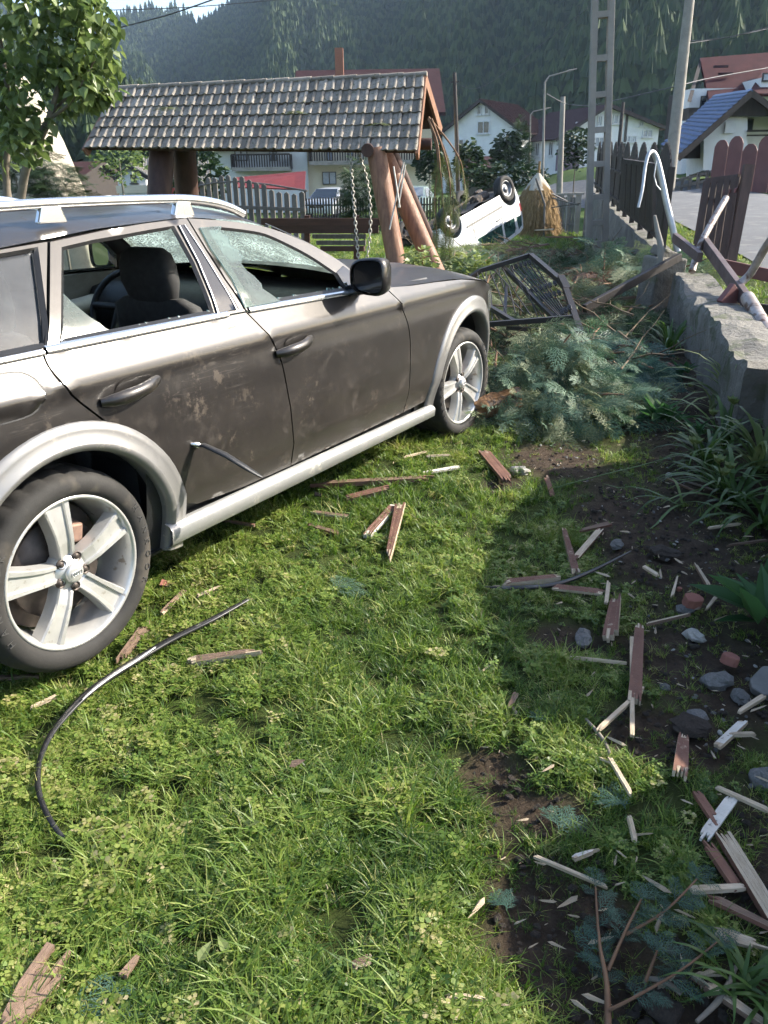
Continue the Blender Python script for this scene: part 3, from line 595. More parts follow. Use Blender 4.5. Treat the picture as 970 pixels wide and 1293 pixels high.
# dark inner shell behind the panels, floor and firewall
mb=MB()
for sg in(1,-1):
    for x0,x1,z0,z1 in((.30,2.42,.24,.965),(-.82,.30,.72,.96),(2.42,3.28,.80,.80)):
        if z1>z0: mb.sheet([[Vector((x,-sg*(S(x,z)-.022-.03*(z>.95)),z)) for x in np.linspace(x0,x1,16)] for z in np.linspace(z0,z1,9)],0)
mb.sheet([[Vector((x,y,.26)) for x in(.32,2.40)] for y in(-.85,.85)]); mb.sheet([[Vector((x,y,.70)) for x in(-.82,.3)] for y in(-.80,.80)]); mb.sheet([[Vector((.3,y,z)) for y in(-.85,.85)] for z in(.26,.70)])
mb.sheet([[Vector((2.2,y,z)) for y in(-.86,.86)] for z in(.26,.95)]); mb.box((2.8,0,.45),(1.2,1.1,.4)); mb.box((1.4,0,.235),(2.2,1.5,.03))
mb.build('inner_shell',m_blk,car)
MB().sheet([[Vector((x,hw(x)*t*.97,roofz(x,t)-.03)) for t in np.linspace(-1,1,13)] for x in np.linspace(-.8,1.25,14)]).build('headlining',m_trimg,car)
# far door card with a pale armrest, dashboard, wheel, seats
mb=MB(); mb.sheet([[Vector((x,S(x,z)-.05-.02*math.sin((z-.4)*5),z)) for x in np.linspace(.35,2.1,12)] for z in np.linspace(.35,.985,9)]); dc=mb.build('door_card',m_trimg,car)
mb=MB(); mb.tube([(1.02,.78,.80),(1.25,.765,.80),(1.6,.77,.835),(1.78,.78,.87)],[.03,.045,.045,.025],10); mb.tube([(.15,.78,.80),(.4,.765,.80),(.7,.77,.835),(.85,.78,.86)],[.03,.045,.045,.025],10); mb.build('armrest',m_trimb,dc)
mb=MB(); mb.sheet([[Vector((x,y,z)) for y in np.linspace(-.80,.80,15)] for x,z in((1.72,.62),(1.60,.70),(1.58,.83),(1.64,.915),(1.80,.945),(2.05,.955),(2.2,.95))]); mb.build('dashboard',m_blk,car)
mb=MB(); C0=Vector((1.42,.37,.86)); ax=Vector((-.9,0,.43)).normalized(); e1=Vector((0,1,0)); e2=ax.cross(e1)
mb.tube([C0+e1*.18*math.cos(a)+e2*.18*math.sin(a) for a in np.linspace(0,6.283,29)],.016,8,cap=False)
mb.tube([C0+e1*-.17,C0,C0+e1*.17],.02,6); mb.tube([C0,C0-e2*.17 if e2.z>0 else C0+e2*.17],.02,6); mb.tube([C0,C0-ax*.2],.04,8); mb.build('steering_wheel',m_blk,car)
def seat(name,x,y,wd,hr,rear=False):
    mb=MB(); t0=R(-17)
    def slab(cx,cz,rows):
        g=[]
        for (u,zv,hwid,th) in rows:
            ring=[]
            for i in range(16):
                a=2*math.pi*i/16; ca,sa=math.cos(a),math.sin(a); ring.append(Vector((u+th*math.copysign(abs(ca)**.6,ca),y+hwid*math.copysign(abs(sa)**.5,sa),zv)))
            g.append(ring+[ring[0]])
        mb.sheet(g); mb.add(g[0][:16],[tuple(range(16))]); mb.add(g[-1][:16],[tuple(range(16))])
    slab(0,0,[(x+.02,.50,wd,.06),(x-.02,.62,wd,.075),(x-.06,.76,wd,.07),(x-.10,.90,wd*.95,.06),(x-.13,.98,wd*.85,.05),(x-.14,1.01,wd*.6,.03)])
    slab(0,0,[(x+.26,.36,wd,.27),(x+.27,.44,wd,.28),(x+.27,.50,wd*.96,.26),(x+.26,.52,wd*.8,.2)])
    s=mb.build(name,m_fab,car)
    for hy in hr:
        mb=MB(); g=[]
        for (u,zv,hwid,th) in [(x-.135,.985,.085,.03),(x-.14,1.01,.115,.045),(x-.15,1.07,.135,.052),(x-.155,1.13,.132,.05),(x-.155,1.175,.115,.042),(x-.155,1.195,.08,.025)]:
            ring=[Vector((u+th*math.copysign(abs(math.cos(a))**.7,math.cos(a)),hy+hwid*math.copysign(abs(math.sin(a))**.6,math.sin(a)),zv)) for a in np.linspace(0,2*math.pi,17)]; g.append(ring)
        mb.sheet(g); mb.add(g[-1][:16],[tuple(range(16))]); mb.add(g[0][:16],[tuple(range(16))])
        for dy in(-.05,.05): mb.tube([(x-.13,hy+dy,.95),(x-.14,hy+dy,1.03)],.006,6)
        mb.build('headrest',m_fab,s)
seat('front_seat',1.06,-.38,.245,[-.38]); seat('front_seat',1.06,.38,.245,[.38]); seat('rear_seat',.32,0.,.66,[-.40,.40])
# mirrors
for sg,mx in((1,1.60),(-1,1.95)):
    ys=-sg; cy=.965 if sg==1 else 1.0; g=[]; C0=Vector((mx,ys*cy,1.055))
    for (u,k) in((-.055,.90),(-.05,1.),(-.01,1.),(.04,.93),(.075,.75),(.10,.45),(.108,.1)):
        g.append([C0+Vector((u+.02*math.cos(a)*0,ys*(.084*k*math.copysign(abs(math.cos(a))**.55,math.cos(a))-.012*u/.1),.074*k*math.copysign(abs(math.sin(a))**.6,math.sin(a))*(1+.18*math.cos(a)))) for a in np.linspace(0,2*math.pi,25)])
    mb=MB(); mb.sheet(g); mi=mb.build('wing_mirror',m_paint if sg==1 else m_gloss,car)
    mb=MB(); mb.add([C0+(p-C0)*.93+Vector((.008,0,0)) for p in g[0][:24]],[tuple(range(24))]); mb.build('mirror_glass',m_mirrorg if sg==-1 else m_gloss,mi)
    mb=MB(); mb.beam((mx+.03,ys*.84,.985),(mx+.02,ys*.92,1.0),.05,.10,(1,0,0)); mb.build('mirror_arm',m_gloss,mi,bevel=.01)
# hanging strip of trim with its bent root, on the rear door
mb=MB(); y0=-(S(.5,.6)+.004)
mb.tube([(.50,y0+.01,.602),(.515,y0-.03,.606),(.54,y0-.10,.575),(.57,y0-.16,.53),(.60,y0-.20,.495)],[.010,.016,.019,.018,.009],6,flat=.4); mb.build('hanging_trim_strip',m_blk,car)
mb=MB(); mb.tube([(.49,y0+.004,.612),(.505,y0-.012,.606),(.525,y0-.006,.60)],[.004,.012,.003],6); mb.build('torn_bracket',m_chrome,car)
# bits of dirt and twigs lying on the panels are left to the paint; aerial
# wheels
def bake_text(txt,size,depth):
    cu=bpy.data.curves.new('t','FONT'); cu.body=txt; cu.size=size; cu.extrude=depth; cu.align_x='CENTER'; cu.align_y='CENTER'; cu.resolution_u=2
    o=bpy.data.objects.new('t',cu); COL.objects.link(o); bpy.context.view_layer.update(); me=bpy.data.meshes.new_from_object(o.evaluated_get(bpy.context.evaluated_depsgraph_get()))
    vs=[v.co.copy() for v in me.vertices]; fs=[tuple(p.vertices) for p in me.polygons]; bpy.data.objects.remove(o); bpy.data.meshes.remove(me); return vs,fs
def wheel_meshes():
    out={}; n=120
    prof=[(.236,.0),(.246,.012),(.262,.020),(.285,.022),(.305,.016),(.318,.004),(.327,-.012),(.333,-.030),(.334,-.060),(.329,-.064),(.329,-.070),(.3345,-.074),(.335,-.110),(.330,-.114),(.330,-.122),(.335,-.126),(.3345,-.160),(.329,-.164),(.329,-.170),(.334,-.175),(.330,-.205),(.318,-.222),(.285,-.232),(.246,-.222),(.236,-.21)]
    TS=.948
    prof=[((.236+(r_-.236)*(.318-.236)/(.335-.236)),h_) for r_,h_ in prof]
    def mod(i,j,r): return r-.010 if (6<=i<=8 and j%4==0) or (17<=i<=20 and j%4==0) or (11<=i<=15 and j%6==0 and i!=13) else r
    mb=MB(); mb.lathe(prof,n,mod=mod); out['tyre']=(mb,m_tyre)
    mb=MB(); mb.lathe([(.2405,.004),(.2385,.009),(.231,.008),(.226,-.002),(.219,-.022),(.212,-.06),(.206,-.12),(.215,-.19),(.235,-.205)],64)
    rows_w=[(.036,.026,-.020),(.06,.026,-.008),(.10,.028,.001),(.14,.031,.003),(.18,.036,.002),(.215,.041,.0),(.233,.045,-.002)]
    for k in range(5):
        a=R(95+72*k); er=Vector((math.cos(a),math.sin(a),0)); et=Vector((-er.y,er.x,0)); g=[]
        for (r,hw_,z) in rows_w:
            g.append([er*r+et*(hw_*u)+Vector((0,0,z+dz)) for u,dz in((-1.18,-.045),(-1.05,-.006),(-.97,.0),(-.62,-.001),(-.55,-.009),(.55,-.009),(.62,-.001),(.97,.0),(1.05,-.006),(1.18,-.045))])
        b0=len(mb.v); mb.sheet(g,0,False)
    mb.lathe([(.030,-.004),(.044,-.012),(.056,-.022),(.062,-.034),(.062,-.06)],40); out['rim']=(mb,m_rim)
    mb=MB(); mb.lathe([(.0005,.010),(.024,.009),(.029,.006),(.031,-.002)],32); out['centre_cap']=(mb,m_rim)
    mb=MB()
    for q in(-1.5,-.5,.5,1.5): mb.tube([Vector((q*.0085+.0062*math.cos(t),.0062*math.sin(t),.0108)) for t in np.linspace(0,6.283,17)],.0011,5,cap=False)
    out['emblem_rings']=(mb,m_chrome)
    mb=MB(); mb.lathe([(.0005,.004),(.009,.004),(.010,-.004),(.0125,-.002),(.0145,.006),(.0155,-.004)],12); out['wheel_bolt']=(mb,m_disc)
    mb=MB(); mb.lathe([(.02,-.075),(.155,-.075),(.157,-.095),(.02,-.095)],40); mb.lathe([(.0,-.12),(.2,-.12)],24)
    out['brake_disc']=(mb,m_disc)
    mb=MB()
    for k,i0 in((0,0),(1,1)):
        txt='HANKOOK'
        for q,ch in enumerate(txt):
            a=R(175+185*k)-R(9.2)*(q-3); vs,fs=bake_text(ch,.030,.0014); M4=Matrix.Rotation(a-R(90),4,'Z')@Matrix.Translation((0,.276,.0222)); mb.add([M4@v for v in vs],fs)
    out['tyre_lettering']=(mb,mat('tyre_lettering',(.062,.060,.058),(.05,.049,.047),20,.6))
    return {k:(v[0].mesh(k,v[1])) for k,v in out.items()}
WMESH=wheel_meshes()
m_calm=mat('caliper',(.30,.19,.14),(.16,.10,.08),20,.6,.3)
for (x,z),sg,steer in((RW,1,0),(FW,1,-4),(RW,-1,0),(FW,-1,-4)):
    wt=bpy.data.objects.new('wheel',None); COL.objects.link(wt); wt.parent=car
    M4=Matrix.Translation((x,-sg*.862,z))@Matrix.Rotation(R(steer),4,'Z')@(Matrix.Rotation(R(90),4,'X') if sg==1 else Matrix.Rotation(R(-90),4,'X')@Matrix.Rotation(R(180),4,'Z'))
    M4=M4@Matrix.Rotation(R(0 if x<1 else 17),4,'Z'); wt.matrix_basis=M4; wt.empty_display_size=.1
    for k,me in WMESH.items():
        if k=='wheel_bolt':
            for q in range(5): link(k,me,wt,Matrix.Translation((.049*math.cos(R(59+72*q)),.049*math.sin(R(59+72*q)),-.012)))
        elif k=='tyre_lettering': link(k,me,wt,kind='stuff')
        else: link(k,me,wt)
    mb=MB(); mb.beam((.02,.105,-.07),(.09,.09,-.07),.06,.05,(0,0,1)); mb.build('brake_caliper',m_calm,wt,bevel=.008)
# ------------------------------------------------------------------ low wall, fences and wreckage along the road
m_conc=mat('old_concrete',(.215,.20,.175),(.115,.108,.095),3.5,.95,bump=1.,bscale=22,spots=(.10,.105,.07),sscale=5,sth=.60,bdist=.03)
m_conc2=mat('pole_concrete',(.30,.275,.24),(.20,.185,.165),3,.9,bump=.4,bscale=30)
m_dwood=mat('dark_stained_boards',(.038,.028,.024),(.018,.013,.012),3,.6,bump=.3,bscale=14,stretch=(6,6,.6),rand=.25)
m_brn=mat('brown_painted_boards',(.085,.045,.034),(.045,.026,.022),4,.6,bump=.3,bscale=16,stretch=(6,6,.6),rand=.25)
m_redb=mat('red_painted_boards',(.17,.068,.062),(.12,.05,.047),2,.65,rand=.2)
m_gal=mat('galvanised_pipe',(.50,.51,.52),(.33,.34,.35),6,.42,.6,spots=(.22,.19,.17),sscale=12,sth=.66)
m_rustp=mat('weathered_pipe',(.42,.38,.36),(.22,.17,.15),9,.5,.35,spots=(.12,.07,.05),sscale=14,sth=.56)
m_iron=mat('black_wrought_iron',(.022,.021,.021),(.040,.032,.028),16,.45,.3,bump=.2)
m_bar=mat('purple_brown_bar',(.13,.095,.095),(.075,.052,.052),8,.6,.1,bump=.2)
m_wire=mat('dull_wire',(.10,.10,.11),(.06,.06,.06),5,.6,.4)
def wallsec(name,label,y0,y1,z0f,z1f,th,matx,jag=.02,seed=1,step=.12,bottom=-.25,xo=0.):
    t=thing(name,label,'wall',(0,0,0)); n=max(2,int((y1-y0)/step)); rows=[]
    prof=[(0,0),(0,.25),(0,.5),(0,.75),(0,.94),(.06,1.),(.3,1.),(.6,1.),(.94,1.),(1.,.93),(1.,.5),(1.,0)]
    for i in range(n+1):
        y=y0+(y1-y0)*i/n; x=float(wallx(y))+xo; zt=z1f(y); row=[]
        for u,v in prof:
            p=Vector((x+u*th,y,bottom+z0f(y)+(zt-bottom-z0f(y))*v)); nn=noise.noise(p*4.+Vector((seed,0,0)))*jag+noise.noise(p*13.)*jag*.5
            k=1 if v>.5 else .6; row.append(p+Vector((nn*k*(1 if u<.5 else -1),0,nn*k*1.2 if v>.9 else 0)))
        rows.append(row)
    mb=MB(); mb.sheet(rows,0,False)
    for r,fl in((rows[0],0),(rows[-1],1)): mb.add(r,[tuple(range(len(prof)))[::(1 if fl else -1)]])
    mb.build('wall_body',matx,t); return t
def ztA(y): return float(np.interp(y,[-2,1.76,1.80,2.10,2.16,3.5,4.2],[1.0,.99,.74,.78,.98,.95,.80]))
wallsec('garden_wall','tall grey concrete end of the garden wall at the right edge beside the lily plants',-1.6,4.22,lambda y:0,ztA,.30,m_conc,.012,2,.09,xo=.13)
wallsec('garden_wall','low broken concrete garden wall with loose pipes and bars on top',4.24,8.35,lambda y:0,lambda y:.45-.02*math.sin(y*3),.36,m_conc,.035,5,.09)
wallsec('garden_wall','concrete plinth under the dark brown arched fence',10.4,27.,lambda y:float(gz(wallx(y)-.4,y)),lambda y:.43+.0285*(y-10.8),.26,m_conc,.02,7,.4)
# lone broken block at the end of the low wall
t=thing('concrete_block','broken concrete block standing at the far end of the low wall','block',(2.93,8.55,0)); mb=MB()
mb.box((0,0,.28),(.34,.30,.62),Euler((.03,.06,.25)).to_matrix()); mb.box((.02,.05,.62),(.22,.2,.10),Euler((.2,.3,.5)).to_matrix()); mb.build('block_body',m_conc,t,bevel=.02)
# dark arched fence
FB=thing('arched_fence','dark brown board fence with arched tops on the concrete plinth','fence',(0,0,0))
npan=11; yy=10.9
for k in range(npan):
    y0=11.05+k*1.27; y1=y0+1.2
    for s in range(11):
        f=(s+.5)/11; y=y0+(y1-y0)*f; zt=.43+.0285*(y-10.8); h=.90+.32*math.sin(math.pi*f)**.7; x=float(wallx(y))+.12
        mb=MB(); d=Vector((float(wallx(y+.1)-wallx(y-.1)),.2,0)).normalized(); q=Vector((d.y,-d.x,0)); P0=Vector((x,y,zt+.07)); hw_=.050
        vs=[]
        for sd_ in(-.011,.011):
            for u,v in((-hw_,0),(hw_,0),(hw_,h-.05*(1 if s>5 else .4)),(0,h),(-hw_,h-.05*(1 if s<5 else .4))): vs.append(P0+d*u+Vector((0,0,v))+q*sd_)
        mb.add(vs,[(4,3,2,1,0),(5,6,7,8,9)]+[(i,(i+1)%5,5+(i+1)%5,5+i) for i in range(5)]); mb.build('board',m_dwood,FB)
    for zz in(.20,.72):
        a=Vector((float(wallx(y0))+.085,y0,.43+.0285*(y0-10.8)+zz)); b=Vector((float(wallx(y1))+.085,y1,.43+.0285*(y1-10.8)+zz)); MB().beam(a,b,.05,.04).build('rail',m_dwood,FB)
    yp=y0-.035; MB().beam((float(wallx(yp))+.12,yp,.43+.0285*(yp-10.8)-.02),(float(wallx(yp))+.12,yp,.43+.0285*(yp-10.8)+1.0),.07).build('post',m_dwood,FB)
# framed panel knocked loose in front of it
def framed(name,label,cat,c,mats,nb=7,th=.025,fr=.05):
    a,b,cc,d=[Vector(p) for p in c]                             # bottom-left, bottom-right, top-right, top-left
    nrm=((b-a).cross(d-a)).normalized(); t=thing(name,label,cat,a); o=a.copy()
    for i in range(nb):
        f0_,f1_=(i+.06)/nb,(i+.94)/nb; p=[a.lerp(b,f0_),a.lerp(b,f1_),d.lerp(cc,f1_),d.lerp(cc,f0_)]; mb=MB(); mb.add([q-o+nrm*s for s in(0,th) for q in p],[(3,2,1,0),(4,5,6,7)]+[(k,(k+1)%4,4+(k+1)%4,4+k) for k in range(4)]); mb.build('board',mats[0],t)
    for p,q in((a,b),(b,cc),(cc,d),(d,a)): MB().beam(p-o,q-o,fr,fr,nrm).build('frame_bar',mats[1],t)
    p=a.lerp(d,.72)-o; q=b.lerp(cc,.72)-o; MB().beam(p,q,fr*.7,fr*.8,nrm).build('frame_bar',mats[1],t); return t
framed('board_barrier','dark brown framed board panel knocked loose against the arched fence','fence panel',[at(785,262,11.4),at(824,290,10.3),at(827,209,10.3),at(788,203,11.4)],(m_dwood,m_dwood),6)
for px,py,pyb in((783,258,277),(820,282,302)):
    pass
gp=framed('gate_panel','tilted brown gate panel standing beside the road with its post','gate',[at(880,308,9.2),at(918,330,8.7),at(934,224,8.9),at(893,229,9.4)],(m_brn,m_brn),5,.03,.055)
o=gp.location; MB().beam(at(922,334,8.7)-o,at(946,208,8.85)-o,.10,.06).build('post',m_brn,gp)
a,b=at(897,247,9.3),at(930,243,8.85)
for i in range(5):
    p=a.lerp(b,(i+.5)/5)-o+Vector((-.01,-.05,0)); MB().tube([p,p+Vector((.0,0,.035)),p+Vector((.02,0,.05))],[.012,.016,.006],7).build('finial',m_redb,gp)
# pipes and bars
def pipe(name,label,pts,r,mt,cat='pipe',n=10,flat=1.):
    P_=[at(*p) for p in pts]; sp=[Vector(q) for q in smoothpoly([tuple(p) for p in P_],4)] if len(P_)>2 else P_
    if not hasattr(r,'__len__'): rr=[r]*len(sp)
    else: rr=list(np.interp(np.linspace(0,1,len(sp)),np.linspace(0,1,len(r)),r))
    c=P_[0]; mb=MB(); mb.tube([p-c for p in sp],rr,n,flat=flat); o=mb.build(name,mt,None,label=label,cat=cat); o.location=c; return o
def smoothpoly3(pts,k=4):
    P_=[Vector(p) for p in pts]; out=[]
    for i in range(len(P_)-1):
        p0,p1,p2,p3=P_[max(i-1,0)],P_[i],P_[i+1],P_[min(i+2,len(P_)-1)]
        for j in range(k):
            t=j/k; out.append(tuple(.5*((2*p1)+(p2-p0)*t+(2*p0-5*p1+4*p2-p3)*t*t+(3*p1-p0-3*p2+p3)*t**3)))
    out.append(tuple(P_[-1])); return out
smoothpoly=smoothpoly3
LPO=pipe('lamp_pole','bright bent metal lamp pole hooked over the loose fence panel',[(856,318,8.6),(849,285,8.65),(842,257,8.7),(836,228,8.75),(830,203,8.8),(824.5,192.5,8.8),(819,195,8.75),(815,210,8.7),(811,240,8.6),(806,262,8.55)],[.034,.034,.033,.032,.030,.027,.020,.017,.016,.015],m_gal,'lamp pole',12)
cable=[at(829,203,8.72),at(826,222,8.7),at(829,234,8.68),at(834,240,8.68)]
mb=MB(); mb.tube([p-cable[0] for p in cable],.006,6); o=mb.build('cable',m_gal,LPO); o.location=cable[0]-LPO.location
pipe('fence_pipe','weathered metal pipe leaning across the gate panel',[(917,250,8.4),(903,274,8.2),(890,298,8.0),(881,318,7.9),(874,343,7.75)],[.033,.033,.032,.032,.034],m_rustp)
pipe('fence_pipe','bent metal pipe rising from the wall at the right edge',[(985,290,6.3),(969,309,6.45),(948,345,6.6),(934,360,6.6),(928,384,6.5)],[.032,.032,.032,.033,.034],m_rustp)
pipe('fence_pipe','thick grey pipe lying on the wall at the right edge',[(944,376,6.1),(955,395,5.8),(967,416,5.5),(985,447,5.15)],[.052,.05,.05,.05],m_rustp)
pipe('broken_stake','rough grey wooden stake standing at the wall end beside the bent lamp pole',[(827,272,8.4),(830,290,8.4),(835,314,8.35),(833,338,8.35)],[.014,.026,.034,.036],m_conc2,'stake',7)
def bar(name,label,p,q,a,b,mt,cat='bar',upv=(0,0,1)):
    p,q=at(*p),at(*q); mb=MB(); mb.beam(Vector((0,0,0)),q-p,a,b,upv); o=mb.build(name,mt,None,.004,label=label,cat=cat); o.location=p; return o
bar('fence_rail','brown flat rail lying along the wall top below the bent lamp pole',(852,300,8.5),(884,325,7.7),.05,.09,m_bar)
bar('fence_rail','long purple brown rail lying across the wall below the gate panel',(887,303,8.1),(943,380,6.3),.05,.11,m_bar)
bar('fence_rail','long dark beam slanting from the wall into the fallen branches',(859,324,8.35),(738,390,7.6),.05,.075,m_dwood,'beam')
bar('fence_rail','brown board lying behind the wall beside the gate panel',(912,335,8.2),(990,352,7.9),.04,.12,m_redb,'board')
bar('fence_rail','dark thin board lying on the verge behind the thick grey pipe',(935,388,6.9),(1000,394,6.7),.04,.09,m_dwood,'board')
bar('metal_plate','rusty red plate standing on the wall below the bent pipe',(913,388,6.45),(930,366,6.5),.05,.16,m_redb,'plate')
# wrought iron panel lying on the branches
ir=thing('iron_fence','broken black wrought iron panel lying on the branches ahead of the car','fence panel',at(640,400,7.0)); o=ir.location
A,B,C_,D_,E_=at(578,362,7.9),at(670,322,8.1),at(712,358,7.2),at(733,420,6.45),at(604,408,6.8)
fb=lambda p,q,w_=.035,mt=m_iron: MB().beam(p-o,q-o,w_,w_*.8).build('frame_bar',mt,ir)
fb(A,at(606,342,8.0),.05); fb(at(606,342,8.0),B,.05); fb(B,C_,.05); fb(at(708,350,7.3),at(716,366,7.1),.06); fb(C_,D_,.05); fb(at(636,338,8.05),at(700,402,6.75),.04); fb(at(610,410,6.75),at(722,401,6.6),.05); fb(at(640,414,6.7),at(733,420,6.45),.035); fb(at(610,383,7.2),at(650,407,6.75),.045); fb(at(640,360,7.5),at(637,400,6.9),.028)
for i in range(9):                                              # thin rods of the torn half
    f=i/8; p=at(603+f*42,345-f*8,7.95); q=at(612+f*78,400+6*math.sin(i),6.85); mid=(p+q)/2+Vector((.05*math.sin(i*2.1),0,.04*math.cos(i*1.7))); MB().tube([p-o,mid-o,q-o],.0055,5).build('rod',m_iron,ir)
for i in range(6):
    f=(i+.5)/6; p=at(642+f*30,337-f*12,8.05); q=at(703+f*20,398+f*8,6.7); mid=(p+q)/2; MB().tube([p-o,mid-o,q-o],.007,5).build('rod',m_iron,ir)
def scroll(c,ex,ey,s):
    pts=[]
    for i in range(22):
        a=i*.42; r=s*(1-i/24); pts.append(c+ex*(r*math.cos(a))+ey*(r*math.sin(a)))
    return pts
ex=(C_-B).normalized(); ey=(at(700,402,6.75)-at(708,350,7.3)).normalized()
for row,(p,q,nn) in enumerate([(at(644,338,8.0),at(672,330,7.95),5),(at(668,368,7.4),at(704,356,7.3),6),(at(676,378,7.25),at(709,368,7.15),6),(at(698,400,6.8),at(722,386,6.8),5)]):
    for i in range(nn):
        c=p.lerp(q,(i+.5)/nn)-o
        for sgn in(1,-1): MB().tube(scroll(c,ex*sgn,ey,.045),.006,5).build('scroll',m_iron,ir)
# lattice concrete pole, leaning pole, lamps, wires
lp=thing('lattice_pole','tall concrete ladder-type utility pole standing at the lawn edge before the dark fence','utility pole',(3.66,14.0,-.02),rot=(0,R(-3.6),R(-6)))
for s in(-1,1): MB().beam((s*.135,0,-.1),(s*.105,0,8.6),.10,.17,(0,1,0),taper=.85).build('leg',m_conc2,lp,bevel=.008)
for i,z in enumerate([.12,.62,1.02,1.52,2.02,2.52,3.02,3.6,4.2,4.8,5.5,6.2,7.,7.8,8.5]): MB().box((0,0,z),(.25-.004*z,.15,.42 if i==0 else .085)).build('rung',m_conc2,lp)
def pole(name,label,base,top,r0,r1,mt,n=10,cat='utility pole'):
    base,top=Vector(base),Vector(top); mb=MB(); mb.tube([Vector((0,0,-.3))]+[(top-base)*k for k in np.linspace(0.02,1,5)],[r0]+list(np.linspace(r0,r1,5)),n); o=mb.build(name,mt,None,label=label,cat=cat); o.location=base; return o
b=at(846,222,33.); tpt=at(881,-90,33.); pole('concrete_pole','pale concrete utility pole leaning right beside the blue roofed house',(b.x,b.y,gnd(b.x,b.y)),tpt,.24,.15,m_conc2)
def lamp(label,px,pyb,pyt,Y,armdx,armdy,r=.07,arm_end=None):
    b=at(px,pyb,Y); t=thing('street_lamp',label,'street lamp',(b.x,b.y,gnd(b.x,b.y)-.1),group='street lamps along the far road'); o=t.location; top=at(px+1,pyt,Y)
    mb=MB(); k=at(px+armdx*.25,pyt-armdy*.6,Y); e=at(px+armdx,pyt-armdy,Y); mb.tube([Vector((0,0,0)),(top-o)*.5,top-o,k-o,e-o],[r,r*.85,r*.6,r*.5,r*.4],8); mb.build('lamp_post',m_conc2,t)
    d=(e-k).normalized(); mb=MB(); mb.tube([e-o-d*.1,e-o+d*.2,e-o+d*.55],[r*.5,r*1.1,r*.5],8,flat=.6); mb.build('lamp_head',m_conc2,t)
lamp('tall street lamp with a long arm beside the white gabled house',687,230,104,40.,26,13)
lamp('short street lamp arm behind the tall street lamp',669,215,145,62.,17,7,.08)
lamp('farthest small street lamp behind the two others',681,213,172,90.,-9,2,.08)
b=at(708,232,45.); pole('concrete_pole','grey concrete utility pole beside the tall street lamp',(b.x,b.y,gnd(b.x,b.y)),at(711,122,45.),.17,.12,m_conc2)
b=at(581,200,55.); wp=thing('wooden_pole','thin wooden utility pole with a crossbar before the white gabled house','utility pole',(b.x,b.y,gnd(b.x,b.y))); o=wp.location; t_=at(574,92,55.); mb=MB(); mb.tube([Vector((0,0,-.3)),(t_-o)*.5,t_-o],[.15,.13,.11],8); mb.build('post',m_dwood,wp); MB().beam(at(569,104,55.)-o,at(580,103,55.)-o,.08).build('crossbar',m_dwood,wp)
b=at(786,140,70.); pole('wooden_pole','thin dark pole rising behind the long white house',(b.x,b.y,gnd(b.x,b.y)),at(787,129,70.),.16,.13,m_dwood)
def wire(label,pts,r=.012,sag=.0):
    P_=[at(*p) for p in pts]; sp=[Vector(q) for q in smoothpoly3([tuple(p) for p in P_],5)]; c=P_[0]; mb=MB(); mb.tube([p-c for p in sp],r,5); o=mb.build('power_line',m_wire,None,label=label,cat='power line'); o.location=c
wire('black cable crossing the gap of sky at the upper left',[(60,62,30),(140,38,30),(215,18,29),(290,-8,28)],.022)
wire('pale thin wire crossing the sky at the upper left',[(60,14,40),(130,13,40),(240,9,40),(360,-1,40)],.018)
wire('sagging power line from the street lamp to the leaning concrete pole',[(690,118,40),(715,131,44),(745,133,40),(780,126,36),(862,107,33)],.02)
wire('power line running from the leaning pole to the red roofed house',[(862,107,33),(900,98,36),(985,83,40)],.02)
wire('upper wire from the leaning pole to the right edge',[(871,52,33),(920,47,33),(985,30,33)],.016)
wire('lower wire from the leaning pole to the right edge',[(868,55,33),(920,47,34),(985,33,35)],.016)
wire('thin wire beside the wooden pole',[(575,104,55),(600,112,52),(640,90,48),(742,10,42)],.012)
# ------------------------------------------------------------------ tiled garden swing
m_tile=mat('grey_roof_tile',(.32,.285,.245),(.20,.18,.155),14,.97,bump=.4,bscale=60,spec=.1,rand=.34,spots=(.10,.105,.06),sscale=26,sth=.63)
m_log=mat('varnished_log',(.30,.15,.085),(.13,.06,.036),5,.6,bump=.3,bscale=9,stretch=(5,5,.5))
m_dlog=mat('dark_log',(.075,.036,.026),(.04,.02,.016),3,.6,bump=.3,bscale=9,stretch=(5,5,.5))
m_plank=mat('brown_plank',(.105,.048,.034),(.06,.03,.024),4,.6,stretch=(.6,6,6),rand=.2)
m_gwood=mat('grey_weathered_wood',(.17,.155,.14),(.095,.085,.078),4,.85,stretch=(6,6,.7),rand=.25,bump=.3)
m_chain=mat('pale_chain',(.55,.52,.47),(.38,.35,.31),20,.45,.5)
RL,RR,EL,ER=at(148,113,11.7),at(537,96,10.9),at(108,187,11.05),at(527,191,10.2); FRr=at(556,160,11.5); FL_=RL+(FRr-RR)
sw=thing('garden_swing','log garden swing shelter under a grey tiled gable roof','swing',(0,10.8,gnd(0,10.8))); so_=sw.location
rt_=MB(); nrm=((RR-EL).cross(RL-EL)).normalized(); nrm=nrm if nrm.z>0 else -nrm
rf=MB(); nf=((FRr-RR).cross(FL_-RR)); nf=nf.normalized() if nf.z>0 else -nf.normalized()
for q,nn in(((EL,ER,RR,RL),nrm),((RL,RR,FRr,FL_),nf)): rf.add([p-so_ for p in q]+[p-so_-nn*.03 for p in q],[(0,1,2,3),(7,6,5,4)]+[(i,(i+1)%4,4+(i+1)%4,4+i) for i in range(4)])
roof=rf.build('roof',m_dlog,sw)
NC,NR=37,6; wvec=(ER-EL)/NC; tw=wvec.length
lvec=(RL-EL).lerp(RR-ER,.5)/NR; tl=lvec.length
mb=MB(); prof=[(0,.000),(.10,.004),(.30,.006),(.50,.006),(.60,.011),(.72,.021),(.86,.022),(.97,.013),(1.02,.004)]
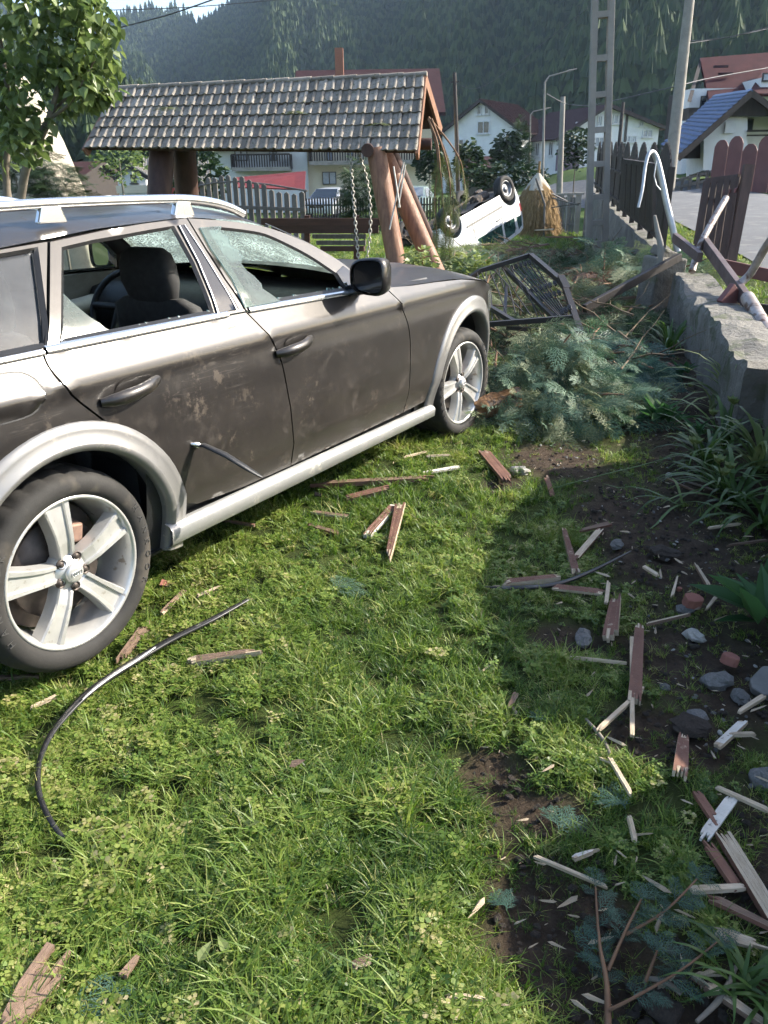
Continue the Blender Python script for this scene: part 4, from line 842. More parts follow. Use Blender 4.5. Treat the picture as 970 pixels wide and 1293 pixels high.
g0=[[Vector((u*tw,v,h+dz)) for u,h in prof] for v,dz in((-.02,.030),(tl*.5,.018),(tl*1.04,.004))]; mb.sheet(g0,0,False)
mb.sheet([[Vector((u*tw,-.02,h+.030)) for u,h in prof],[Vector((u*tw,-.018,h+.008)) for u,h in prof]],0,False); tile_me=mb.mesh('tile',m_tile)
for j in range(NR):
    for i in range(NC):
        f=(j)/NR; a=EL.lerp(RL,f); b=ER.lerp(RR,f); p=a.lerp(b,(i)/NC); ex=(b-a).normalized(); ey=(RL-EL).lerp(RR-ER,i/NC).normalized(); ez=ex.cross(ey).normalized(); ey=ez.cross(ex)
        sx_=((b-a).length/NC)/tw; M4=Matrix(((ex.x*sx_,ey.x,ez.x,0),(ex.y*sx_,ey.y,ez.y,0),(ex.z*sx_,ey.z,ez.z,0),(0,0,0,1)))
        if (i,j) in((27,0),(14,4)): M4=Matrix.Translation(Vector((0,0,0)))@M4@Matrix.Rotation(.12,4,'Z')
        M4=Matrix.Translation(p-so_+ez*(.004+rng.uniform(0,.004)))@M4@Matrix.Rotation(rng.uniform(-.06,.06),4,'Z')@Matrix.Rotation(rng.uniform(-.035,.03),4,'X'); link('tile',tile_me,roof,M4)
for i in range(14):
    p=RL.lerp(RR,i/14)-so_; q=RL.lerp(RR,(i+1.08)/14)-so_; MB().tube([p+Vector((0,0,.012)),q+Vector((0,0,.022))],.045,8,flat=.7).build('ridge_tile',m_tile,roof)
for p,q in((RR,ER),(RR,FRr),(RL,EL),(RL,FL_)): MB().beam(p-so_+(q-p)*-.01-Vector((0,0,.04)),q-so_+(q-p)*.02-Vector((0,0,.04)),.035,.11,(0,0,1)).build('barge_board',m_log,roof)
def logp(p,q,r,mt,nm='post'): 
    p,q=p-so_,q-so_; d=q-p; MB().tube([p,p+d*.25,p+d*.5,p+d*.75,q],[r,r*1.03,r*.98,r*1.02,r*.97],12).build(nm,mt,sw)
logp(at(475,189,10.35),at(512,395,9.9),.115,m_log); logp(at(485,196,10.8),at(584,420,10.0),.115,m_log); logp(at(494,192,11.3),at(545,310,11.9),.09,m_dlog)
logp(at(205,186,11.3),at(198,300,10.9),.16,m_dlog); logp(at(232,186,11.6),at(240,300,12.),.16,m_dlog)
logp(at(120,180,11.4),at(545,182,10.75),.07,m_dlog,'beam'); logp(at(464,190,10.2),at(470,180,11.9),.075,m_dlog,'beam')
def chain(p,mid,q,n):
    mb=MB(); pts=[]
    for i in range(n+1):
        t=i/n; pts.append(p*(1-t)**2+mid*2*t*(1-t)+q*t*t)
    for i in range(n):
        a,b=pts[i]-so_,pts[i+1]-so_; d=(b-a); c=(a+b)/2; L_=d.length*.68; d=d.normalized(); s=Vector((1,0,0)) if i%2==0 else Vector((0,1,0)); s=(s-d*s.dot(d)).normalized()
        mb.tube([c+d*(L_*math.cos(t))+s*(.017*math.sin(t)) for t in np.linspace(0,6.283,11)],.0065,4,cap=False)
    mb.build('chain',m_chain,sw,kind='stuff')
chain(at(442,188,10.4),at(446,250,10.4),at(453,330,10.3),30); chain(at(452,192,10.9),at(478,250,10.8),at(462,335,10.6),28)
mb=MB(); p0,p1=at(515,205,10.0),at(545,255,9.8)
for i,(a,b) in enumerate([((510,205,10.1),(492,290,9.95)),((512,208,10.05),(503,262,10.)),((497,210,10.),(505,262,9.95))]): MB().tube([at(*a)-so_,at(*b)-so_],.010,5).build('rope',m_chain,sw)
bn=thing('slatted_bench','brown slatted wooden bench behind the car bonnet','bench',at(400,330,12.2)); o=bn.location
for y0,y1,x0,x1,mt in((276,284,330,480,m_plank),(285,294,345,478,m_plank),(296,301,395,462,m_gwood),(304,309,400,462,m_gwood),(311,317,405,460,m_plank)):
    a,b=at(x0,(y0+y1)/2,12.2),at(x1,(y0+y1)/2,12.0); MB().beam(a-o,b-o,.035,(y1-y0)*.012).build('slat',mt,bn)
for x in(388,450): MB().beam(at(x,272,12.3)-o,at(x,352,12.3)-o,.08).build('leg',m_plank,bn)
# ------------------------------------------------------------------ picket fences
def pickets(name,label,p,q,n,wd,hf,mt,tip=.06,zb=0.,th=.02,rails=(.3,.75),post=True):
    p,q=Vector(p),Vector(q); t=thing(name,label,'fence',p); d=(q-p).normalized(); nn=Vector((d.y,-d.x,0)); mes={}
    for i in range(n):
        f=(i+.5)/n; c=p.lerp(q,f)-p; c.z=0 if not zb else zb; h=hf(f); mb=MB(); vs=[]
        for s in(-th/2,th/2):
            for u,v in((-wd/2,0),(wd/2,0),(wd/2,h-tip),(0,h),(-wd/2,h-tip)): vs.append(c+d*u+Vector((0,0,v+(q.z-p.z)*f))+nn*s)
        mb.add(vs,[(4,3,2,1,0),(5,6,7,8,9)]+[(k,(k+1)%5,5+(k+1)%5,5+k) for k in range(5)]); mb.build('picket',mt,t)
    for r_ in rails: MB().beam(Vector((0,0,hf(0)*r_))-nn*-.03,q-p+Vector((0,0,hf(1)*r_))-nn*-.03,.04,.06).build('rail',mt,t)
    return t
a=at(238,262,17.); b=at(388,282,15.2); a.z=b.z=gnd(0,16)
pickets('picket_fence','grey weathered picket fence with an arched top behind the car roof',a,b,17,.115,lambda f:1.18+.30*math.sin(math.pi*min(1,f*1.15+.08))+.02*math.sin(f*40),m_gwood,.03)
mb=MB(); pts=[at(238,237,16.9),at(270,231,16.5),at(300,229,16.2),at(340,233,15.8),at(388,241,15.1)]; mb.tube([p-pts[0] for p in pts],.018,6); o=mb.build('bent_branch',m_gwood,None,label='thin bare branch arching over the grey picket fence',cat='branch'); o.location=pts[0]
gy_=gnd(-2,37); a=at(386,270,38.); b=at(575,270,36.5); a.z=b.z=gy_
pickets('picket_fence','long dark picket fence before the parked cars and the cream house',a,b,52,.075,lambda f:1.22,m_dwood,.05)
a=at(600,240,40.); b=at(660,240,37.); a.z=gnd(a.x,a.y);b.z=gnd(b.x,b.y)
pickets('picket_fence','low dark picket fence behind the overturned white car',a,b,18,.075,lambda f:1.05,m_dwood,.05)
# grey board fence with capped posts behind the haystack
a=at(690,240,33.5); b=at(731,240,29.5); a.z=gnd(a.x,a.y)-.1;b.z=gnd(b.x,b.y)-.1
fz=pickets('board_fence','grey board fence with pale caps between haystack and dark arched fence',a,b,14,.20,lambda f:1.32+.0*f,m_gwood,.02)
for i in range(5):
    p=(b-a)*(i/4); MB().box(p+Vector((0,-.08,1.42)),(.30,.24,.07)).build('cap',m_conc2,fz); MB().beam(p+Vector((0,-.08,-.1)),p+Vector((0,-.08,1.39)),.16).build('post',m_conc2,fz)
a=at(906,226,30.); b=at(985,232,27.5); a.z=gnd(a.x,a.y);b.z=gnd(b.x,b.y)
rfz=thing('red_board_fence','tall dull red board fence with round tops on the far roadside','fence',a)
for i in range(5):
    p=a.lerp(b,i/4.2)-a; h=1.62+.14*math.sin(i*2.3); wd=.62; d=(b-a).normalized(); nn=Vector((d.y,-d.x,0))
    poly=[(-wd/2,0),(wd/2,0),(wd/2,h-.22),(wd*.36,h-.08),(wd*.15,h),(-wd*.15,h),(-wd*.36,h-.08),(-wd/2,h-.22)]
    M4=Matrix(((d.x,0,nn.x,p.x),(d.y,0,nn.y,p.y),(0,1,0,p.z),(0,0,0,1))); MB().prism(poly,.03,M4).build('board',m_redb,rfz)
a=at(842,221,35.); b=at(906,221,31.5); a.z=gnd(a.x,a.y);b.z=gnd(b.x,b.y); rl_=thing('rail_fence','low grey rail fence before the blue roofed house','fence',a)
for i in range(7):
    p=a.lerp(b,i/6)-a; MB().beam(p,p+Vector((.05*math.sin(i),0,.72)),.10).build('post',m_gwood,rl_)
for z in(.35,.62): MB().beam(Vector((0,-.06,z)),b-a+Vector((0,-.06,z+.03)),.04,.10).build('rail',m_gwood,rl_)
# ------------------------------------------------------------------ haystacks
m_hay=mat('hay',(.36,.24,.11),(.20,.125,.055),9,.95,bump=1.,bscale=40,stretch=(3,3,.5),bdist=.04)
m_tarp=mat('pale_cover',(.42,.38,.31),(.28,.25,.20),3,.8,bump=.4,bscale=6,bdist=.05)
def straw(mb,prof,n,seed,sz):
    r=random.Random(seed)
    for _ in range(n):
        z=r.random(); a=r.random()*6.283; rad=float(np.interp(z,[p[0] for p in prof],[p[1] for p in prof])); zz=z*prof[-1][2]; p=Vector((rad*math.cos(a),rad*math.sin(a),zz)); d=Vector((math.cos(a)*.5+r.uniform(-.3,.3),math.sin(a)*.5+r.uniform(-.3,.3),-1)).normalized()*sz*r.uniform(.5,1.4); s=Vector((-math.sin(a),math.cos(a),0))*.012
        q=p+Vector((math.cos(a),math.sin(a),0))*.02; mb.add([q-s,q+s,q+d+s*.4,q+d-s*.4],[(0,1,2,3)])
b=at(677,267,27.5); hs=thing('haystack','small conical haystack with a pale cover and a pole through its top','haystack',(b.x,b.y,gnd(b.x,b.y))); H_=1.62; hs.scale=(1.15,1.15,1.15)
mb=MB(); mb.lathe([(.62,-.05),(.66,.15),(.64,.5),(.53,.9),(.36,1.25),(.18,1.5),(.05,H_)],28,mod=lambda i,j,r:r*(1+.06*math.sin(j*1.9+i)+.03*math.sin(j*5.3))); straw(mb,[(0,.66,0),(.3,.65,0),(.55,.54,0),(.78,.36,0),(1,.05,H_)],2600,5,.22); mb.build('hay',m_hay,hs)
mb=MB(); mb.lathe([(.385,1.24),(.34,1.30),(.25,1.43),(.14,1.56),(.04,1.68)],22,mod=lambda i,j,r:r*(1+.08*math.sin(j*2.3)+.05*math.sin(j*.9+i))); mb.build('cover',m_tarp,hs)
MB().tube([(0,0,1.4),(.02,0,1.98)],[.045,.035],7).build('centre_pole',m_hay,hs); MB().tube([(-.15,-.52,1.55),(.1,-.66,.9),(.12,-.74,0)],.030,6).build('prop_pole',m_gwood,hs)
for i,(p,q) in enumerate([((690,241,27.5),(716,254,26.5)),((698,250,27.),(730,259,26.)),((697,262,26.5),(733,257,26.))]):
    P0,P1=at(*p),at(*q); mb=MB(); mb.beam(Vector((0,0,0)),P1-P0,.07,.03); o=mb.build('wooden_plank',m_gwood,None,label=['topmost grey plank leaning on the right of the haystack','middle grey plank leaning beside the haystack','lowest grey plank lying right of the haystack'][i],cat='plank',group='planks beside the haystack'); o.location=P0
b=at(70,300,12.5); ts=thing('covered_stack','tall pale cone-shaped covered stack behind the leafy tree at the left','haystack',(b.x-.15,b.y,gnd(b.x,b.y))); 
mb=MB(); mb.lathe([(.85,-.05),(.80,.5),(.66,1.2),(.46,1.9),(.24,2.5),(.05,2.78)],34,mod=lambda i,j,r:r*(1+.035*math.sin(j*2.1+i*.6)+.02*math.sin(j*5.7+i))); mb.build('cover',m_tarp,ts)
MB().tube([(0,0,2.6),(.02,0,2.95)],.04,7).build('centre_pole',m_gwood,ts)
# ------------------------------------------------------------------ overturned hatchback
m_white=mat('white_car_paint',(.74,.75,.76),(.66,.67,.68),3,.3,coat=.5,spots=(.40,.36,.31),sscale=7,sth=.66)
m_under=mat('rusty_underbody',(.05,.042,.036),(.02,.018,.017),7,.85,spots=(.16,.11,.08),sscale=10,sth=.58,bump=.6,bscale=20)
m_dglass=glassmat('dark_tinted_glass',(.05,.07,.065),.03,.12,(.12,.2,.17))
m_teal=glassmat('green_tinted_glass',(.08,.14,.12),.03,.25,(.12,.30,.25))
hc=thing('overturned_car','white hatchback car lying upside down on its roof beside the haystack','car',(0,0,0))
hc.rotation_euler=(R(180+15),R(15),R(-131)); hc.scale=(.95,.95,.95); hc.location=at(640,238,20.5)-(Euler(hc.rotation_euler).to_matrix()@(Vector((0,-.8,.23))*.95))
def S2(x,z):
    y=float(np.interp(z,[.2,.35,.6,.85,.93,1.38],[.78,.80,.82,.80,.79,.71]))
    if x>2.5: y-=.30*((x-2.5)/.7)**2
    if x<-.1: y-=.22*((-.1-x)/.55)**2
    return y
top2=[(-.52,.95),(-.50,1.15),(-.35,1.33),(-.1,1.38),(.8,1.42),(1.3,1.38),(1.95,1.02),(2.1,.94),(2.9,.80),(3.1,.66),(3.12,.30)]
side2=[(-.56,.32),(-.40,.25)]+arc((0,.29),.36,182,0,16)+arc((2.45,.29),.36,182,0,16)+[(3.05,.25)]+top2[::-1]
win2=[[(.05,.96),(.02,1.20),(.10,1.31),(.55,1.34),(.55,.95)],[(.62,.95),(.62,1.34),(.95,1.34),(1.25,1.30),(1.72,.98),(1.70,.94)],[(-.40,1.0),(-.32,1.25),(-.08,1.31),(-.05,.98)]]
for sg in(1,-1):
    f2=lambda x,z,o=0.: Vector((x,sg*(S2(x,z)+o),z))
    mb=MB(); panel(mb,side2,f2,win2,.09,.03,0,0); bs=mb.build('body_side',[m_white],hc)
    for wn in win2: mb=MB(); panel(mb,wn,lambda x,z:f2(x,z,-.015),(),.2,0,0,0); mb.build('window',m_teal if sg==-1 else m_dglass,hc)
    mb=MB(); mb.sheet([[f2(x,z,.012) for x in np.linspace(.42,2.0,8)] for z in(.53,.58)]); mb.build('side_moulding',m_blk,hc)
    mb=MB(); mb.sheet([[f2(x,z,.008) for x in(-.52,-.42,-.34)] for z in(.72,.82,.92)]); mb.build('tail_lamp',m_red,hc)
    for x in(1.78,.58): mb=MB(); mb.sheet([[f2(x+.0,z,.004) for z in np.linspace(.35,.93,8)],[f2(x+.012,z,.004) for z in np.linspace(.35,.93,8)]]); mb.build('door_gap',m_blk,bs)
    for x in(.75,): mb=MB(); mb.tube([f2(x-.09,.80,.01),f2(x,.80,.035),f2(x+.09,.80,.01)],.012,6); mb.build('door_handle',m_blk,bs)
mb=MB(); t2=[p for p in top2]; mb.sheet([[Vector((x,S2(x,z)*k,z+.03*(1-k*k)*(1 if z>1.2 else .3))) for x,z in t2[2:6]] for k in np.linspace(-1,1,11)]); mb.build('roof',m_white,hc)
mb=MB(); mb.sheet([[Vector((x,S2(x,z)*k,z)) for x,z in t2[5:8]] for k in np.linspace(-1,1,9)]); mb.build('windscreen',m_dglass,hc)
mb=MB(); mb.sheet([[Vector((x+.06*math.sin(k*7),S2(x,z)*k,z+.05*math.sin(k*9+x*5)*(x>2.3))) for x,z in t2[7:10]] for k in np.linspace(-1,1,13)]); mb.build('crumpled_bonnet',m_under,hc)
mb=MB(); mb.sheet([[Vector((x,S2(x,z)*k,z)) for x,z in [(-.56,.30),(-.60,.5),(-.56,.62),(-.54,.95),(-.50,1.15),(-.35,1.33)]] for k in np.linspace(-1,1,9)]); mb.build('tailgate',m_white,hc)
mb=MB(); mb.sheet([[Vector((3.0+.1*math.sin(k*5+z*9),S2(3.0,z)*k,z)) for z in(.28,.4,.55,.68)] for k in np.linspace(-1,1,9)]); mb.build('crushed_front',m_under,hc)
mb=MB(); mb.sheet([[Vector((x,y,.24+.03*math.sin(x*7+y*5))) for x in np.linspace(-.5,3.0,16)] for y in np.linspace(-.74,.74,9)],0,False); ub=mb.build('underbody',m_under,hc)
for nm,pts,r in(('exhaust_pipe',[(2.6,.2,.2),(1.8,.12,.17),(.9,.15,.18),(.3,.2,.15),(-.5,.45,.2)],.035),('silencer',[(-.15,.3,.19),(-.5,.42,.19)],.11),('rear_axle',[(0,-.7,.26),(0,.7,.26)],.045),('front_subframe',[(2.45,-.68,.24),(2.45,.68,.24)],.05),('fuel_tank',[(.4,-.4,.2),(.9,-.4,.2)],.14)): MB().tube(pts,r,8).build(nm,m_under,ub)
for x in(2.2,2.62,2.85): MB().box((x,.1*math.sin(x*9),.30),(.28,.5,.25),Euler((.2,.3,x)).to_matrix()).build('engine_part',m_under,hc)
mb=MB(); mb.lathe([(.17,.0),(.19,.02),(.24,.03),(.275,.015),(.29,-.02),(.29,-.14),(.27,-.17),(.18,-.17)],36,mod=lambda i,j,r:r-(.006 if j%2 and 4<=i<=5 else 0)); ty2=mb.mesh('tyre',m_tyre)
m_hub=mat('steel_rim',(.25,.25,.26),(.14,.14,.145),9,.45,.6)
mb=MB(); mb.lathe([(.0,-.02),(.05,-.015),(.06,-.04),(.13,-.05),(.155,-.01),(.172,.006),(.178,-.01)],30,mod=lambda i,j,r:r); rim2=mb.mesh('rim',m_hub); mb=MB()
for x,y,sg in((0,.80,1),(2.45,.80,1),(0,-.80,-1),(2.45,-.80,-1)):
    wt=bpy.data.objects.new('wheel',None); COL.objects.link(wt); wt.parent=hc; wt.matrix_basis=Matrix.Translation((x,y,.29-.06))@Matrix.Rotation(R(-90*sg),4,'X'); link('tyre',ty2,wt,Matrix.Scale(1.12,4)); link('rim',rim2,wt,Matrix.Scale(1.12,4))
# ------------------------------------------------------------------ houses
m_wallw=mat('white_render',(.72,.72,.72),(.62,.62,.63),1.2,.9,bump=.1)
m_wallc=mat('cream_render',(.66,.58,.44),(.58,.50,.38),1.2,.9,bump=.1)
m_rred=mat('dark_red_roof_sheet',(.040,.016,.018),(.026,.012,.014),2,.8,bump=.3,bscale=5,spec=.15)
m_rred2=mat('red_roof_sheet',(.062,.016,.018),(.042,.013,.015),2,.8,spec=.15)
m_rblue=mat('blue_roof_sheet',(.065,.12,.235),(.045,.085,.17),2,.4,coat=.2)
m_wood=mat('dark_cladding',(.045,.034,.030),(.025,.02,.018),3,.75,stretch=(4,4,.5))
m_frame=mat('white_window_frame',(.65,.65,.66),(.55,.55,.56),5,.5)
m_fdark=mat('dark_window_frame',(.06,.05,.045),(.04,.035,.03),5,.5)
m_pane=mat('window_pane',(.03,.04,.05),(.015,.02,.028),2,.06,spec=.8,rv=.02)
m_curt=mat('curtained_pane',(.32,.36,.42),(.2,.23,.28),4,.15,spec=.8,rv=.03)
m_brick=mat('red_brick',(.30,.13,.08),(.2,.09,.06),20,.85)
m_awn=mat('red_awning',(.17,.022,.022),(.12,.018,.018),2,.6)
def slab(mb,q,th,m=0):
    q=[Vector(p) for p in q]; n=(q[1]-q[0]).cross(q[3]-q[0]).normalized(); n=n if n.z>0 else -n
    mb.add(q+[p-n*th for p in q],[(0,1,2,3),(7,6,5,4)]+[(i,(i+1)%4,4+(i+1)%4,4+i) for i in range(4)],m)
class House:
    """a gabled house in its own space: front gable in the plane y=0 (facing -y), ridge along +y"""
    def __init__(s,label,loc,rz,w,d,hw,hr,mw,mr,name='village_house',ov=.5,xr=0.,hl=None,hrt=None):
        s.t=thing(name,label,'house',loc,rz); s.w,s.d,s.hw,s.hr=w,d,hw,hr; hl=hw if hl is None else hl; hrt=hw if hrt is None else hrt
        g=[(-w/2,-1.5),(w/2,-1.5),(w/2,hrt),(xr,hr),(-w/2,hl)]
        mb=MB(); mb.add([(x,0,z) for x,z in g]+[(x,d,z) for x,z in g],[(0,1,2,3,4),(9,8,7,6,5)]+[(i,(i+1)%5,5+(i+1)%5,5+i) for i in(0,1,4)]); s.wall=mb.build('wall',mw,s.t)
        for k,(ex,ez) in((0,(-w/2,hl)),(1,(w/2,hrt))):
            sl=(hr-ez)/abs(xr-ex); exo=ex+math.copysign(ov,ex-xr); ezo=ez-sl*ov; mb=MB(); q=[(exo,-ov,ezo+.12),(xr,-ov,hr+.12),(xr,d+ov,hr+.12),(exo,d+ov,ezo+.12)]
            slab(mb,q,.16); rf=mb.build('roof',mr,s.t)
            mb=MB(); n=26                                        # standing seams of the sheet
            for i in range(n+1):
                y=-ov+(d+2*ov)*i/n; mb.beam((exo,y,ezo+.15),(xr,y,hr+.15),.05,.05)
            mb.build('roof_seams',mr,rf,kind='stuff')
            for yy in(-ov-.02,): MB().beam((exo,yy,ezo-.02),(xr,yy,hr-.02),.05,.24).build('barge_board',m_wood,rf)
    def win(s,x,z,w,h,y=-.0,mf=None,mp=None,split=True,face='f'):
        mf=mf or m_frame; mp=mp or m_pane
        T=(lambda a,b,c:(a,b,c)) if face=='f' else ((lambda a,b,c:(-s.w/2+b,a,c)) if face=='l' else (lambda a,b,c:(s.w/2-b,a,c)))
        def bx(c,d): 
            p=T(*c); dd=(d[0],d[1],d[2]) if face=='f' else (d[1],d[0],d[2]); return MB().box(p,dd)
        f=MB(); fw=.09
        for cx,cz,sx_,sz in((x-w/2+fw/2,z+h/2,fw,h),(x+w/2-fw/2,z+h/2,fw,h),(x,z+fw/2,w-2*fw,fw),(x,z+h-fw/2,w-2*fw,fw))+(((x,z+h/2,fw*.8,h-2*fw),) if split else ()):
            p=T(cx,y-.04,cz); d=(sx_,.12,sz) if face=='f' else (.12,sx_,sz); f.box(p,d)
        fo=f.build('window',mf,s.t)
        bx((x,y-.01,z+h/2),(w-.06,.04,h-.06)).build('pane',mp,fo)
        bx((x,y-.09,z-.05),(w+.2,.18,.06)).build('sill',mf,fo)
    def box(s,nm,c,d,mt,par=None): return MB().box(c,d).build(nm,mt,par or s.t)
    def balcony(s,x0,x1,z,dep=1.1,h=.95,mt=None,bars=True):
        mt=mt or m_wood; b=s.box('balcony',((x0+x1)/2,-dep/2,z-.08),(x1-x0,dep,.16),m_conc2)
        for zz in(z+h,z+.12): MB().beam((x0,-dep+.04,zz),(x1,-dep+.04,zz),.06).build('rail',mt,b)
        mb=MB(); n=int((x1-x0)/.16)
        for i in range(n+1): mb.beam((x0+(x1-x0)*i/n,-dep+.04,z),(x0+(x1-x0)*i/n,-dep+.04,z+h),.055,.03)
        mb.build('balusters',mt,b,kind='stuff')
        for x in(x0,x1): MB().beam((x,-dep+.04,z+h*.55),(x,0,z+h*.55),.04,h*.9).build('side_panel',mt,b)
def px2(x,y,Y): p=at(x,y,Y); return p
# cream house with balconies, behind the swing
Y0=52.; b=at(408,250,Y0); zb=gnd(b.x,b.y)-.2
pl=at(270,250,Y0).x; pr=at(545,250,Y0).x
h1=House('cream and white house with dark balconies behind the tiled swing','',0,1,1,1,2,m_wallc,m_rred) if False else None
cx=(pl+pr)/2; W_=pr-pl; zr_=at(480,86,Y0+4).z-zb
h1t=thing('village_house','cream and white house with dark balconies behind the tiled swing','house',(cx,Y0,zb)); xa=at(390,250,Y0).x-cx
hz_=zr_-2.6
wl=MB(); wl.box((-W_/4+(xa)/2*1.0,5,hz_/2),(xa+W_/2,10,hz_)); wl.build('wall',m_wallw,h1t)
wl=MB(); wl.box(((xa+W_/2)/2,5.3,hz_/2),(W_/2-xa,10,hz_)); wl.build('wall',m_wallc,h1t)
mb=MB(); slab(mb,[(-W_/2+5.,-1.1,hz_-.2),(W_/2+.7,-1.1,hz_-.2),(W_/2+.7,4.6,zr_),(-W_/2+5.,4.6,zr_)],.2); r1=mb.build('roof',m_rred,h1t)
mb=MB(); slab(mb,[(-W_/2+5.,4.6,zr_),(W_/2+.7,4.6,zr_),(W_/2+.7,11.,hz_-.2),(-W_/2+5.,11.,hz_-.2)],.2); mb.build('roof',m_rred,h1t)
mb=MB(); slab(mb,[(-W_/2-.6,-1.,hz_-1.8),(-W_/2+5.,-1.,hz_-1.8),(-W_/2+5.,4.6,hz_+.2),(-W_/2-.6,4.6,hz_+.2)],.2); mb.build('roof',m_rred,h1t)
MB().box((at(426,90,Y0).x-cx,3.2,zr_-.2),(.5,.6,2.4)).build('chimney',m_brick,r1)
def hp(x,y,dy=0.): p=at(x,y,Y0+dy); return Vector((p.x-cx,dy,p.z-zb))
def hbox(nm,x0,x1,y0,y1,dy,th,mt,par=None):
    a,c=hp(x0,y0,dy),hp(x1,y1,dy); return MB().box(((a.x+c.x)/2,dy,(a.z+c.z)/2),(abs(c.x-a.x),th,abs(a.z-c.z))).build(nm,mt,par or h1t)
for x0,x1,y0,y1,dy in((296,313,188,203,-.05),(340,350,188,203,-.05),(407,425,217,233,.25),(412,420,190,203,.25),(440,446,190,203,.25)):
    w_=hbox('window',x0,x1,y0,y1,dy,.12,m_fdark); hbox('pane',x0+1,(x0+x1)/2-.4,y0+1,y1-1,dy-.07,.03,m_curt,w_); hbox('pane',(x0+x1)/2+.4,x1-1,y0+1,y1-1,dy-.07,.03,m_curt,w_)
for x0,x1,yt,yb,dy in((293,367,199,214,-1.1),(391,543,191,206,-.9)):
    p,q=hp(x0,yb,dy),hp(x1,yb,dy); h=(yb-yt)*Y0/1000; bl=MB().box(((p.x+q.x)/2,dy/2,p.z),(q.x-p.x,abs(dy)+.1,.22)).build('balcony',m_conc2,h1t)
    MB().beam((p.x,dy,p.z+h),(q.x,dy,p.z+h),.09).build('rail',m_wood,bl); n=int((q.x-p.x)/.15); mb=MB()
    for i in range(n+1): mb.beam((p.x+(q.x-p.x)*i/n,dy,p.z),(p.x+(q.x-p.x)*i/n,dy,p.z+h),.075,.03)
    mb.build('balusters',m_wood,bl,kind='stuff')
    for x in(p.x,q.x): MB().beam((x,dy,p.z+h*.5),(x,.2,p.z+h*.5),.05,h).build('side_panel',m_wood,bl)
hbox('drain_pipe',387,391,188,262,-.1,.12,m_frame); hbox('vent_plate',524,530,203,208,.28,.05,m_fdark)
a_,b_=at(297,222,48.),at(386,214,48.); mb=MB(); p=[at(297,224,47.),at(386,216,47.),at(385,239,45.),at(297,236,45.)]; c=p[0]; slab(mb,[v-c for v in p],.06); aw=thing('red_awning','red sheet canopy beside the cream house above the grey picket fence','canopy',c); mb.build('canopy_sheet',m_awn,aw)
for v in(p[2],p[3]): MB().beam(v-c,Vector((v.x,v.y,gnd(v.x,v.y)))-c,.1).build('post',m_wood,aw)
# white gabled house
Y1=88.; b=at(606,222,Y1); zb=gnd(b.x,b.y)-1.2; rzz=R(-30); ht=at(613,127,Y1).z-zb; he=at(560,167,Y1).z-zb; hh=House('white gabled house with dark red roof behind the overturned car',(b.x,b.y,zb),rzz,8.6,9.,he,ht,m_wallw,m_rred,ov=.6)
zz=lambda y,Y: at(606,y,Y).z-zb
hh.win(-.25,zz(145,Y1),.5,.85,split=False); hh.win(.55,zz(145,Y1),.5,.85,split=False); hh.win(.25,zz(169,Y1),1.35,1.15); hh.win(-2.4,zz(190,Y1),1.1,1.1); hh.win(2.6,zz(190,Y1),1.1,1.1)
b=at(609,213,70.); sh=thing('lean_to_shed','small open shed with dark red roof before the white gabled house','shed',(b.x,b.y,gnd(b.x,b.y))); hs_=at(609,197,70.).z-gnd(b.x,b.y); mb=MB(); slab(mb,[(-1.5,-1.2,hs_-.85),(1.5,-1.2,hs_-.85),(1.5,1.2,hs_),(-1.5,1.2,hs_)],.12); mb.build('roof',m_rred,sh)
for x in(-1.35,0,1.35): MB().beam((x,-1.1,-.5),(x,-1.1,hs_-.9),.14).build('post',m_wood,sh)
MB().box((0,1.,hs_/2-.3),(2.8,.1,hs_)).build('back_wall',m_wood,sh); MB().box((-.5,.2,.5),(1.2,.6,1.0)).build('shelf',m_gwood,sh)
# long white house with a purple-brown roof
Y2=84.; b=at(757,215,Y2); zb=gnd(b.x,b.y)-1.; rzz=R(15); W2=(829-703)*Y2/1000*1.0; ht=at(757,134,Y2).z-zb; hl_=at(703,172,Y2).z-zb; hr2=at(829,160,Y2).z-zb
h2=House('long white house with purple brown roof behind the ladder-type pole',(b.x+.7,b.y,zb),rzz,W2,11.,hl_,ht,m_wallw,mat('purple_brown_roof',(.055,.034,.042),(.04,.026,.031),2,.8,spec=.15),ov=.7,xr=-.7,hrt=hr2)
z2=lambda y: at(757,y,Y2).z-zb
for x,y,w_,h_ in((.73,157,1.05,.85),(4.05,174,1.1,.7),(3.3,160,.5,.7),(-1.2,160,.5,.95),(-4.3,186,1.2,.9),(-3.4,163,.6,.6),(1.9,180,.7,.6),(2.7,180,.5,.6),(-1.1,186,1.0,.9)): h2.win(x,z2(y),w_,h_,mp=m_curt)
for y in(1.5,4.5,7.5): h2.win(y,z2(196),.9,1.3,face='l')
MB().box((-W2/2+1.,-.06,.9+z2(215)),(2.4,.14,1.8)).build('plinth',mat('mauve_plinth',(.16,.12,.15),(.12,.09,.11),3,.8),h2.t); MB().box((1.65,-.05,z2(172)),(.22,.12,3.6)).build('drain_pipe',m_fdark,h2.t)
MB().box((4.6,5.,hr2+.9),(.5,.5,1.6)).build('chimney',m_brick,h2.t)
